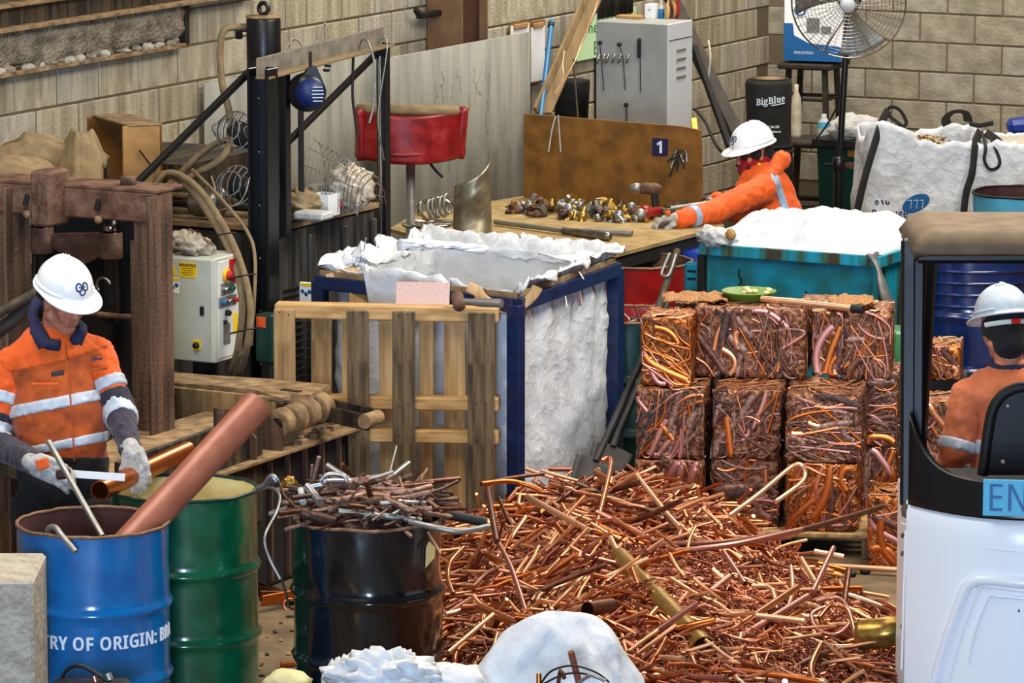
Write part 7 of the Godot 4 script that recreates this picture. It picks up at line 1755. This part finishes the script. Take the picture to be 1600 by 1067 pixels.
func people():
	worker_front(); worker_bench()
func worker_front():
	var D := 18.85
	var t := thing("person", "person in orange navy-collared work shirt cutting a copper pipe over the blue drum", "person", foot(at(92, 760, D)), 0.0)
	var back := (view * Vector3(0, 0, 1)).normalized()
	var hb := head_frame(Vector3(0.6, -0.46, 0.66), 0.05); var hc := at(98, 466, D - 0.08)
	var sl := at(20, 572, D + 0.02); var sr := at(152, 556, D + 0.02)
	var el := at(-14, 690, D - 0.02); var er := at(188, 648, D - 0.05)
	var wl := at(66, 728, D - 0.42); var wr := at(204, 704, D - 0.28)
	var torso := [[at(84, 566, D), at(92, 640, D), 0.172, 0.19, back, 0.72], [at(94, 650, D - 0.02), at(100, 742, D - 0.02), 0.19, 0.18, back, 0.78], [at(98, 742, D), at(98, 800, D), 0.168, 0.16, back, 0.75], [sl, sr, 0.078, 0.078], [at(78, 545, D), at(88, 536, D), 0.085, 0.07]]
	var aL := [[sl, el, 0.078, 0.062], [el, wl, 0.06, 0.044]]
	var aR := [[sr, er, 0.077, 0.06], [er, wr, 0.058, 0.042]]
	var hipL := at(62, 800, D); var hipR := at(134, 800, D)
	var legs := []
	for h in [hipL, hipR]:
		var kn := Vector3(h.x, 0.5, h.z + 0.03); legs.append([h, kn, 0.105, 0.075]); legs.append([kn, Vector3(h.x, 0.06, h.z), 0.072, 0.055])
	var st := ns()
	var neck := [[hc + hb * Vector3(0, -0.06, -0.02), at(84, 545, D), 0.058, 0.062]]
	nets(st, field(shrink(torso + aL + aR + legs, 0.02), 0.014, 0.04))
	nets(st, field(head_bones(hc, hb) + neck, 0.0038, 0.012))
	putw(t, "body", st, "skin"); eyes(t, hc, hb)
	for s in [-1, 1]:
		st = ns(); rod(st, hc + hb * Vector3(0.016 * s, 0.024, 0.097), hc + hb * Vector3(0.05 * s, 0.024, 0.079), 0.0048, 6); putw(t, "eyebrow", st, "galv")
	helmet(t, hc + hb * Vector3(0, 0.012, 0.0), hb, "helmet")
	st = ns(); nets(st, field([[hc + hb * Vector3(0, 0.03, -0.05), hc + hb * Vector3(0, -0.06, -0.06), 0.07, 0.045], [hc + hb * Vector3(0.05, 0.03, -0.03), hc + hb * Vector3(-0.05, 0.03, -0.03), 0.056, 0.056]], 0.008, 0.02)); putw(t, "hood", st, "dark_cloth")
	# shirt
	var gt := field(torso, 0.009, 0.05, 0.007, 9.0); var gl := field(aL, 0.008, 0.03, 0.006, 13.0); var gr := field(aR, 0.008, 0.03, 0.006, 13.0)
	st = ns(); nets(st, gt, 0.0); putw(t, "shirt_front", st, "orange_dirty")
	st = ns(); nets(st, gl, 0.002); nets(st, gr, 0.002); putw(t, "sleeves", st, "orange")
	st = ns(); nets(st, gt, 0.004, beyond(at(96, 712, D), at(96, 812, D) - at(98, 712, D))); putw(t, "shirt_tail", st, "dark_cloth")
	st = ns(); nets(st, gt, 0.005, slabwedge(at(80, 570, D), hb)); putw(t, "shoulder_panel", st, "orange")
	for s in [[aL, gl, 0.62], [aR, gr, 0.62]]:
		var p: Vector3 = s[0][0][0].lerp(s[0][0][1], s[2]); var d: Vector3 = s[0][0][1] - s[0][0][0]
		st = ns(); nets(st, s[1], 0.006, beyond(p, d)); putw(t, "sleeve_cuff", st, "purple_cloth")
	var big := Vector3.ONE * 2.0
	var bn := view * Vector3(-0.2, 1, 0)
	for y in [[at(98, 628, D), 0.044], [at(100, 694, D), 0.036]]:
		st = ns(); nets(st, gt, 0.007, slab(y[0], bn, y[1] * 0.56, y[0] - big, y[0] + big)); putw(t, "reflective_band", st, "reflective")
	for s in [[aL, gl, 0.42, 0], [aL, gl, 0.8, 0], [aR, gr, 0.5, 0], [aR, gr, 0.08, 1]]:
		var b = s[0][s[3]]; var p: Vector3 = b[0].lerp(b[1], s[2]); st = ns(); nets(st, s[1], 0.01, slab(p, b[1] - b[0], 0.024, p - Vector3.ONE * 0.11, p + Vector3.ONE * 0.11)); putw(t, "reflective_band", st, "reflective")
	# collar, pocket flap, badge, placket
	st = ns()
	for s in [-1.0, 1.0]:
		var pts := [[52, 486], [47, 520], [62, 545], [84, 540]] if s < 0 else [[126, 508], [132, 525], [126, 540], [112, 530]]
		var q := []
		for e in pts: q.append(at(e[0], e[1], D - 0.14 + (0.08 if e[1] < 500 else 0.0)))
		sheet(st, 12, 8, func(u, v):
			var a: Vector3 = q[0].lerp(q[3], u); var b: Vector3 = q[1].lerp(q[2], u)
			return a.lerp(b, v) + back * 0.02 * sin(v * PI), 0.012)
	for s in [-1.0, 1.0]: tube(st, curve([at(58, 470, D + 0.05), at(52, 495, D - 0.03), at(66, 532, D - 0.12), at(92, 540, D - 0.15)] if s < 0 else [at(58, 470, D + 0.05), at(110, 500, D + 0.03), at(128, 515, D - 0.08), at(116, 532, D - 0.15)], 6), 0.024, 8)
	putw(t, "collar", st, "navy_cloth")
	for s in [[[80, 585], [100, 582], 0.02, "ink", "pen_slot"], [[142, 578], [168, 575], 0.012, "orange_dirty", "pocket_flap"], [[50, 600], [92, 600], 0.012, "orange", "pocket_flap"]]:
		st = ns(); var dd := D - 0.17; bar(st, at(s[0][0], s[0][1], dd + (0.03 if s[0][0] > 120 else 0.0)), at(s[1][0], s[1][1], dd + (0.06 if s[0][0] > 120 else 0.0)), s[2], 0.008, 0.003, view * Vector3(0, 0, 1)); putw(t, s[4], st, s[3])
	st = ns(); bar(st, at(142, 562, D - 0.13), at(160, 560, D - 0.12), 0.008, 0.006, 0.001, view * Vector3(0, 0, 1)); putw(t, "chest_print", st, "ink_blue")
	st = ns(); tube(st, curve([at(101, 540, D - 0.15), at(106, 580, D - 0.16), at(112, 650, D - 0.168), at(116, 720, D - 0.162)], 6), 0.0035, 5); putw(t, "placket_seam", st, "orange_dirty")
	st = ns(); nets(st, field(legs + [[hipL, hipR, 0.12, 0.12]], 0.016, 0.05)); putw(t, "trousers", st, "dark_cloth")
	for h in [hipL, hipR]:
		st = ns(); nets(st, field([[Vector3(h.x, 0.06, h.z), Vector3(h.x, 0.06, h.z + 0.17), 0.06, 0.055], [Vector3(h.x, 0.08, h.z), Vector3(h.x, 0.2, h.z), 0.06, 0.065]], 0.012, 0.02)); putw(t, "boot", st, "dark_cloth")
	# gloves
	var vr := view * Vector3(1, 0, 0); var vu := view * Vector3(0, 1, 0); var vz := view * Vector3(0, 0, 1)
	var hl := hand(at(54, 724, D - 0.44), vr * 0.85 - vu * 0.32 + vz * 0.25, vu * 0.75 + vr * 0.35, -vu * 0.5 + vr * 0.3 - vz * 0.75, vr * 0.6 + vu * 0.2 - vz * 0.7, 0.95, 1.12)
	st = ns(); nets(st, field(hl, 0.0034, 0.008)); var g := putw(t, "glove", st, "glove")
	st = ns(); bar(st, at(57, 728, D - 0.5), at(76, 722, D - 0.5), 0.042, 0.012, 0.006, vz); putw(g, "orange_patch", st, "orange")
	var hr := hand(at(206, 704, D - 0.3), vr * 0.3 - vu * 0.85 + vz * 0.35, vr * 0.9 + vu * 0.35, -vu * 0.6 - vz * 0.75 - vr * 0.1, -vr * 0.8 - vu * 0.3, 0.9, 1.12)
	st = ns(); nets(st, field(hr, 0.0034, 0.008)); putw(t, "glove", st, "glove")
	for s in [[wl, wl - el], [wr, wr - er]]:
		st = ns(); nets(st, field([[s[0] - s[1].normalized() * 0.01, s[0] + s[1].normalized() * 0.03, 0.047, 0.042]], 0.006, 0.01, 0.004, 40.0)); putw(t, "glove_cuff", st, "glove")
	# hose and strap behind his shoulder
	wire_solo("air_hose", [[-20, 498, 18.95], [10, 482, 19.0], [40, 466, 19.05], [62, 452, 19.1]], 0.022, "grimy", "dusty grey hose passing behind the orange-shirted worker's neck", "hose", "", 10)
	wire_solo("cloth_strap", [[-10, 522, 19.0], [20, 500, 19.05], [48, 470, 19.1], [58, 450, 19.1]], 0.03, "black_matt", "black cloth hanging behind the orange-shirted worker's shoulder", "cloth", "", 10)
func slabwedge(p: Vector3, b: Basis):
	return beyond(p + Vector3(0, 0.02, 0), Vector3(-0.25, 1.0, 0.0))

func worker_bench():
	var D := 26.35
	var t := thing("person", "person in white helmet, red bandana and hooded orange jacket leaning on the bench", "person", foot(at(1190, 330, D)), 0.0)
	var vr := view * Vector3(1, 0, 0); var vu := view * Vector3(0, 1, 0); var vz := view * Vector3(0, 0, 1)
	var hb := head_frame(Vector3(-0.84, -0.28, 0.42), 0.0); var hc := at(1178, 238, D)
	var s1 := at(1192, 296, D - 0.16); var s2 := at(1188, 290, D + 0.2)
	var e1 := at(1118, 331, 25.95); var w1 := at(1064, 342, 25.75)
	var e2 := at(1150, 330, D + 0.25); var w2 := at(1120, 312, D + 0.2)
	var torso := [[at(1192, 292, D), at(1204, 345, D), 0.15, 0.16], [at(1206, 340, D), at(1212, 390, D), 0.165, 0.16], [s1, s2, 0.085, 0.085], [at(1216, 300, D), at(1224, 350, D), 0.09, 0.11], [at(1192, 288, D), at(1192, 284, D), 0.095, 0.09]]
	var a1 := [[s1, e1, 0.088, 0.07], [e1, w1, 0.07, 0.056]]; var a2 := [[s2, e2, 0.08, 0.065], [e2, w2, 0.062, 0.05]]
	var pel := at(1210, 392, D); var legs := []
	for dz in [-0.13, 0.12]:
		var h: Vector3 = pel + vz * dz; var kn := at(1112, 392, D + dz - 0.25); legs.append([pel + vz * (-dz), kn, 0.12, 0.09]); legs.append([kn, Vector3(kn.x + 0.05, 0.07, kn.z), 0.08, 0.055])
	var st := ns()
	nets(st, field(shrink(torso + a1 + a2 + legs, 0.02), 0.016, 0.04)); nets(st, field(head_bones(hc, hb) + [[hc + hb * Vector3(0, -0.06, -0.02), at(1186, 282, D), 0.058, 0.062]], 0.0045, 0.012)); putw(t, "body", st, "skin"); eyes(t, hc, hb)
	helmet(t, hc + hb * Vector3(0, 0.012, 0), hb, "helmet")
	st = ns(); nets(st, field([[hc + hb * Vector3(0, 0.0, -0.04), hc + hb * Vector3(0, 0.03, -0.05), 0.078, 0.078], [hc + hb * Vector3(-0.055, 0.01, 0.02), hc + hb * Vector3(0.055, 0.01, 0.02), 0.042, 0.042]], 0.007, 0.02)); putw(t, "black_liner", st, "dark_cloth")
	st = ns()
	for s in [-1, 1]: blob(st, hc + hb * Vector3(0.036 * s, 0.004, 0.09), Vector3(0.034, 0.022, 0.016), 0.0, 1.0, hb, 9)
	rod(st, hc + hb * Vector3(-0.07, 0.006, 0.08), hc + hb * Vector3(-0.085, 0.01, -0.02), 0.006); rod(st, hc + hb * Vector3(0.07, 0.006, 0.08), hc + hb * Vector3(0.085, 0.01, -0.02), 0.006); putw(t, "dark_glasses", st, "ink")
	st = ns(); nets(st, field([[hc + hb * Vector3(0, -0.03, 0.045), hc + hb * Vector3(0, -0.1, 0.05), 0.07, 0.064], [hc + hb * Vector3(0, -0.03, -0.02), hc + hb * Vector3(0, -0.13, 0.01), 0.078, 0.082], [hc + hb * Vector3(0, -0.1, 0.05), hc + hb * Vector3(0, -0.17, 0.05), 0.06, 0.045]], 0.007, 0.02, 0.006, 16.0)); var ban := putw(t, "bandana", st, "bandana")
	for k in [[0.084, -0.055, 0.03, "yellow"], [0.07, -0.1, 0.065, "yellow"], [0.08, -0.07, 0.012, "ink"], [0.075, -0.125, 0.05, "ink"], [0.088, -0.1, 0.02, "ink"], [0.06, -0.06, 0.085, "ink"]]:
		for s in [-1, 1]:
			st = ns(); blob(st, hc + hb * Vector3(k[0] * s, k[1], k[2]), Vector3(0.012, 0.01, 0.014), 0.6, 4.0, Basis(), 7); putw(ban, "printed_spot", st, k[3])
	var gt := field(torso, 0.011, 0.05, 0.008, 8.0); var g1 := field(a1, 0.009, 0.03, 0.009, 11.0); var g2 := field(a2, 0.01, 0.03, 0.006, 11.0)
	st = ns(); nets(st, gt); putw(t, "jacket", st, "orange"); st = ns(); nets(st, g1, 0.002); nets(st, g2, 0.002); putw(t, "sleeves", st, "orange")
	st = ns(); nets(st, field([[at(1158, 292, D - 0.06), at(1200, 278, D - 0.1), 0.04, 0.046], [at(1200, 278, D - 0.1), at(1222, 250, D - 0.02), 0.048, 0.05], [at(1222, 250, D - 0.02), at(1210, 262, D + 0.12), 0.05, 0.045], [at(1210, 262, D + 0.12), at(1160, 290, D + 0.08), 0.045, 0.04]], 0.009, 0.03, 0.008, 10.0)); putw(t, "hood", st, "orange")
	var p := e1.lerp(w1, 0.66); st = ns(); nets(st, g1, 0.006, slab(p, w1 - e1, 0.024, p - Vector3.ONE * 0.12, p + Vector3.ONE * 0.12)); putw(t, "reflective_band", st, "reflective_blue")
	p = at(1215, 298, D); st = ns(); nets(st, gt, 0.007, slab(p, vr * 1.0 + vu * 0.32, 0.024, p - Vector3(0.4, 0.15, 0.0), p + Vector3(0.4, 0.12, 0.5))); putw(t, "reflective_band", st, "reflective_blue")
	st = ns(); nets(st, field(legs + [[pel - vz * 0.1, pel + vz * 0.1, 0.14, 0.14]], 0.016, 0.05)); putw(t, "trousers", st, "dark_cloth")
	for k in 2:
		var f: Vector3 = legs[k * 2 + 1][1]; st = ns(); nets(st, field([[f, f + Vector3(-0.16, -0.01, 0), 0.06, 0.055]], 0.014, 0.02)); putw(t, "boot", st, "dark_cloth")
	var h1 := hand(w1 + vr * -0.01, -vr * 0.95 - vu * 0.12, vz * 0.8 + vu * 0.3, -vu * 1.0 - vr * 0.1, vz * 0.5 - vu * 0.6, 1.0, 1.15)
	st = ns(); nets(st, field(h1, 0.0042, 0.009)); var g := putw(t, "glove", st, "glove"); st = ns(); bar(st, at(1040, 333, 25.7), at(1048, 333, 25.7), 0.03, 0.03, 0.008); putw(g, "orange_patch", st, "orange")
	st = ns(); nets(st, field(hand(w2, -vr * 0.9 - vu * 0.3, vz, -vu, vz * -0.6, 0.9, 1.1), 0.005, 0.009)); putw(t, "glove", st, "glove")
	# what the worker sits on, behind the skip
	var sp := foot(pel); var so := thing("low_stool", "low dark stool under the bench worker hidden behind the teal skip", "stool", sp, 0.0)
	st = ns(); box(st, Vector3(0, pel.y - 0.17, 0), Vector3(0.34, 0.05, 0.3), Basis(), 0.01); put(so, "seat", st, "wood_dark")
	for a in 4:
		st = ns(); box(st, Vector3(-0.13 if a % 2 else 0.13, (pel.y - 0.2) * 0.5, -0.11 if a < 2 else 0.11), Vector3(0.04, pel.y - 0.2, 0.04)); put(so, "leg", st, "wood_dark")

func forklift_zone():
	var st: SurfaceTool
	var c := at(1400, 900, 17.9); c = Vector3(c.x + 0.575, 0, c.z)
	var t := thing("forklift", "white forklift with black overhead guard driven by the salmon-jacketed person", "forklift", c, 0.0)
	var inv := world_of(t).affine_inverse()
	var hull := func(x: float) -> float: return 0.34 * (1.0 - pow(absf(x) / 0.53, 2.6))
	var top: float = (inv * at(1500, 806, 17.6)).y
	# counterweight: a curved white shell
	st = ns()
	sheet(st, 60, 24, func(u, v):
		var x: float = lerpf(-0.53, 0.53, u); x = 0.53 * sin(x / 0.53 * PI * 0.5)
		var z: float = hull.call(x)
		var y: float = lerpf(0.14, top, v); var e: float = 0.03 * pow(maxf(0.0, v - 0.9) * 10.0, 2.0)
		return Vector3(x, y, z - e), 0.02)
	for s in [-1, 1]: box(st, Vector3(s * 0.52, (top + 0.14) * 0.5, -0.25), Vector3(0.02, top - 0.14, 0.5))
	var body := put(t, "counterweight", st, "white_paint")
	var on := func(px: float, py: float) -> Vector3:   # on the shell, at the height and side that the outline asks for
		var p: Vector3 = inv * at(px, py, 17.62); return Vector3(p.x, p.y, hull.call(p.x) + 0.012)
	for k in [[[[1470, 1080], [1478, 1040], [1492, 985], [1505, 940], [1518, 912], [1545, 903], [1600, 905], [1660, 907]], 0.024], [[[1488, 1080], [1494, 1045], [1508, 985], [1530, 920], [1548, 914], [1600, 917], [1660, 918]], 0.009], [[[1516, 1040], [1526, 985], [1544, 932], [1560, 928], [1610, 930], [1660, 930]], 0.008], [[[1418, 840], [1480, 846], [1560, 853], [1640, 856]], 0.003], [[[1424, 850], [1423, 930], [1422, 1010], [1421, 1080]], 0.005]]:
		var q := []
		for e in k[0]: q.append(on.call(e[0], e[1]))
		st = ns(); tube(st, curve(q, 6), k[1], 8); put(body, "pressed_line", st, "white_paint")
	for k in [[1424, 818, 0.018], [1420, 860, 0.007], [1420, 890, 0.007], [1421, 1010, 0.006], [1427, 887, 0.005], [1460, 1028, 0.005], [1590, 950, 0.005]]:
		st = ns(); blob(st, on.call(k[0], k[1]) + Vector3(0, 0, -0.006), Vector3(k[2], k[2] * 1.4, 0.008), 0.5, 3.0, Basis(), 8); put(body, "paint_chip", st, "rust")
	st = ns(); box(st, Vector3(0.05, 0.1, -0.4), Vector3(0.66, 0.16, 1.3), Basis(), 0.03); put(t, "chassis", st, "dark")
	for x in [-0.33, 0.42]:
		for z in [-0.2, -1.1]:
			st = ns(); lathe(st, [[0.08, -0.09], [0.2, -0.09], [0.23, -0.06], [0.23, 0.06], [0.2, 0.09], [0.08, 0.09]], 28, Transform3D(look(Vector3.RIGHT), Vector3(x, 0.23, z))); put(t, "wheel", st, "black_matt")
	# black engine cover above it
	st = ns()
	sheet(st, 40, 12, func(u, v):
		var x: float = lerpf(-0.525, 0.53, u); var px: float = 1412.0 + (x + 0.525) * 405.0
		var yt: float = (inv * at(px, 745.0 - 50.0 * exp(-(px - 1425.0) / 22.0), 17.66)).y
		return Vector3(x, lerpf(top - 0.005, yt, v), hull.call(x) * lerpf(0.99, 0.9, v) - 0.004), 0.02)
	put(t, "engine_cover", st, "black_paint")
	st = ns(); box(st, Vector3(0, top - 0.08, -0.38), Vector3(1.0, 0.16, 0.7), Basis(), 0.02); put(t, "engine_hood", st, "black_matt")
	var sp: Vector3 = inv * at(1590, 779, 17.5); var yaw := 0.0
	st = ns(); box(st, Vector3(sp.x + 0.04, sp.y, hull.call(sp.x) * 0.97 + 0.02), Vector3(0.34, 0.14, 0.012), Basis(Vector3.UP, -0.12), 0.002); var sg := put(t, "sticker", st, "sky_label")
	letters(sg, "lettering", "EN", 0.105, Transform3D(Basis(Vector3.UP, -0.12), Vector3(sp.x + 0.04, sp.y, hull.call(sp.x) * 0.97 + 0.02) + Basis(Vector3.UP, -0.12) * Vector3(-0.075, 0, 0.007)), "ink_teal", 0.006, "Droid Sans", 400, Vector3(0.9, 1, 1))
	# overhead guard: pillars and roof
	var rt: float = (inv * at(1500, 362, 17.9)).y
	for k in [[1418, 792, 1420, 372, 17.95, 0.042], [1430, 780, 1433, 380, 17.95, 0.03]]:
		st = ns(); bar(st, at(k[0], k[1], k[4]), at(k[2], k[3], k[4] + 0.02), k[5], 0.06, 0.012); putw(t, "pillar", st, "black_paint")
	st = ns(); bar(st, Vector3(0.5, top, -0.05), Vector3(0.5, rt - 0.05, -0.05), 0.06, 0.06, 0.012); put(t, "pillar", st, "black_paint")
	for x in [-0.4, 0.5]:
		st = ns(); bar(st, Vector3(x, 0.3, -1.3), Vector3(x, rt - 0.08, -0.6), 0.05, 0.06, 0.012); put(t, "pillar", st, "black_paint")
	var r0: Vector3 = inv * at(1424, 372, 17.85)
	st = ns()
	sheet(st, 30, 16, func(u, v):
		var x: float = lerpf(r0.x, 0.56, u); var z: float = lerpf(0.02, -0.66, v)
		var ed: float = minf(minf(u, 1.0 - u) * 14.0, minf(v, 1.0 - v) * 20.0)
		return Vector3(x, rt - 0.065 * pow(1.0 - clampf(ed, 0.0, 1.0), 2.0) + 0.01, z), 0.03)
	put(t, "roof_pad", st, "roof_brown")
	st = ns(); box(st, Vector3((r0.x + 0.56) * 0.5, rt - 0.07, -0.32), Vector3(0.56 - r0.x, 0.05, 0.64), Basis(), 0.02); put(t, "roof_frame", st, "black_paint")
	st = ns(); bar(st, at(1455, 392, 17.95), at(1458, 410, 17.95), 0.02, 0.02); bar(st, at(1472, 392, 17.95), at(1483, 408, 17.95), 0.018, 0.03); putw(t, "lamp_bracket", st, "galv")
	# seat back
	st = ns(); var so := PackedVector2Array()
	for e in [[1535, 742], [1546, 650], [1560, 618], [1580, 604], [1600, 600], [1660, 600], [1682, 612], [1695, 650], [1705, 742]]: var p: Vector3 = inv * at(e[0], e[1], 18.25); so.append(Vector2(p.x, p.y))
	prism(st, so, -0.05, 0.03, Transform3D(Basis(), Vector3(0, 0, (inv * at(1600, 680, 18.25)).z))); var seat := put(t, "seat_back", st, "black_paint")
	st = ns(); var q := []
	for e in so: q.append(Vector3(e.x, e.y, (inv * at(1600, 680, 18.25)).z + 0.03))
	tube(st, curve(q, 6), 0.022, 8); put(seat, "seat_piping", st, "dark")
	for e in [[1575, 634], [1568, 722]]:
		st = ns(); blob(st, at(e[0], e[1], 18.2), Vector3(0.012, 0.012, 0.01), 0.0, 1.0, Basis(), 7); putw(seat, "button", st, "galv")
	st = ns(); box(st, Vector3((inv * at(1620, 760, 18.4)).x, top - 0.12, -0.95), Vector3(0.5, 0.1, 0.5), Basis(), 0.03); put(t, "seat_base", st, "black_matt")
	st = ns(); bar(st, Vector3(-0.34, 0.35, -1.3), Vector3(0.5, 0.35, -1.3), 0.5, 0.06, 0.02, Vector3.UP); put(t, "front_cowl", st, "black_matt")
	driver()
func driver():
	var D := 18.85
	var t := thing("person", "person in dusty white helmet and salmon jacket seen from behind inside the forklift", "person", at(1580, 760, D), 0.0)
	var vz := (view * Vector3(0, 0, 1)).normalized(); var vr := view * Vector3(1, 0, 0)
	var hb := head_frame(Vector3(-0.32, -0.12, -0.94), 0.0); var hc := at(1568, 512, D)
	var sl := at(1515, 622, D); var sr := at(1648, 622, D)
	var el := at(1496, 700, D - 0.02); var wl := at(1470, 745, D + 0.35)
	var er := at(1668, 705, D - 0.02); var wr := at(1650, 740, D + 0.4)
	var torso := [[at(1582, 640, D), at(1585, 720, D), 0.17, 0.17, vz, 0.72], [at(1585, 720, D), at(1585, 775, D), 0.165, 0.16, vz, 0.75], [sl, sr, 0.085, 0.085], [at(1545, 600, D), at(1615, 600, D), 0.07, 0.07], [at(1578, 590, D), at(1576, 570, D), 0.075, 0.065]]
	var aL := [[sl, el, 0.085, 0.072], [el, wl, 0.066, 0.05]]; var aR := [[sr, er, 0.085, 0.07], [er, wr, 0.066, 0.05]]
	var pel := at(1585, 790, D); var legs := []
	for s in [-0.1, 0.1]:
		var h: Vector3 = pel + vr * s; var k: Vector3 = h + Vector3(0, 0.02, -0.42); legs.append([h, k, 0.1, 0.07]); legs.append([k, k + Vector3(0, -0.36, -0.05), 0.065, 0.05])
	var st := ns(); nets(st, field(shrink(torso + aL + aR + legs, 0.02), 0.016, 0.04)); nets(st, field(head_bones(hc, hb) + [[hc + hb * Vector3(0, -0.06, -0.02), at(1577, 575, D), 0.058, 0.062]], 0.005, 0.012)); putw(t, "body", st, "skin"); eyes(t, hc, hb)
	helmet(t, hc + hb * Vector3(0, 0.014, 0), hb, "helmet_grey", false)
	st = ns(); nets(st, field([[hc + hb * Vector3(0, 0.02, -0.035), hc + hb * Vector3(0, -0.07, -0.04), 0.084, 0.07], [hc + hb * Vector3(-0.05, 0.0, 0), hc + hb * Vector3(0.05, 0, 0), 0.05, 0.05]], 0.007, 0.02, 0.003, 30.0)); putw(t, "black_beanie", st, "dark_cloth")
	st = ns(); var q := []
	for k in 11: var a := lerpf(PI - 1.25, PI + 1.25, k / 10.0); q.append(hc + hb * Vector3(sin(a) * 0.1, 0.012, cos(a) * 0.128 + 0.01))
	tube(st, curve(q, 3), 0.011, 8, true, 0.5, vz); putw(t, "helmet_band", st, "panel_light")
	st = ns(); box(st, hc + hb * Vector3(0.0, 0.012, -0.123), Vector3(0.04, 0.024, 0.014), hb, 0.004); putw(t, "buckle", st, "red")
	var gt := field(torso, 0.009, 0.05, 0.006, 8.0); var gl := field(aL, 0.009, 0.03, 0.006, 11.0); var gr := field(aR, 0.01, 0.03, 0.006, 11.0)
	st = ns(); nets(st, gt); putw(t, "jacket", st, "salmon"); st = ns(); nets(st, gl, 0.002); nets(st, gr, 0.002); putw(t, "sleeves", st, "salmon")
	var p := at(1540, 702, D); st = ns(); nets(st, gt, 0.007, slab(p, view * Vector3(0.28, 1, 0), 0.03, p - Vector3.ONE, p + Vector3.ONE)); putw(t, "reflective_band", st, "reflective")
	p = el.lerp(sl, 0.05); st = ns(); nets(st, gl, 0.006, slab(p, sl - el, 0.024, p - Vector3.ONE * 0.12, p + Vector3.ONE * 0.12)); putw(t, "reflective_band", st, "reflective")
	st = ns(); tube(st, ring(at(1577, 568, D), Basis(vr, 0.2), 0.07, 0.06, 20), 0.02, 8); putw(t, "collar", st, "navy_cloth")
	st = ns(); nets(st, field(legs + [[pel - vr * 0.08, pel + vr * 0.08, 0.12, 0.12]], 0.018, 0.05)); putw(t, "trousers", st, "dark_cloth")
	st = ns(); nets(st, field(hand(wl, Vector3(-0.1, -0.1, -1), Vector3.RIGHT, Vector3(0, -1, 0), Vector3(0.5, 0.2, 0), 0.9, 1.05), 0.006, 0.009)); nets(st, field(hand(wr, Vector3(0, -0.1, -1), Vector3.RIGHT, Vector3(0, -1, 0), Vector3(-0.5, 0.2, 0), 0.9, 1.05), 0.006, 0.009)); putw(t, "gloves", st, "glove")
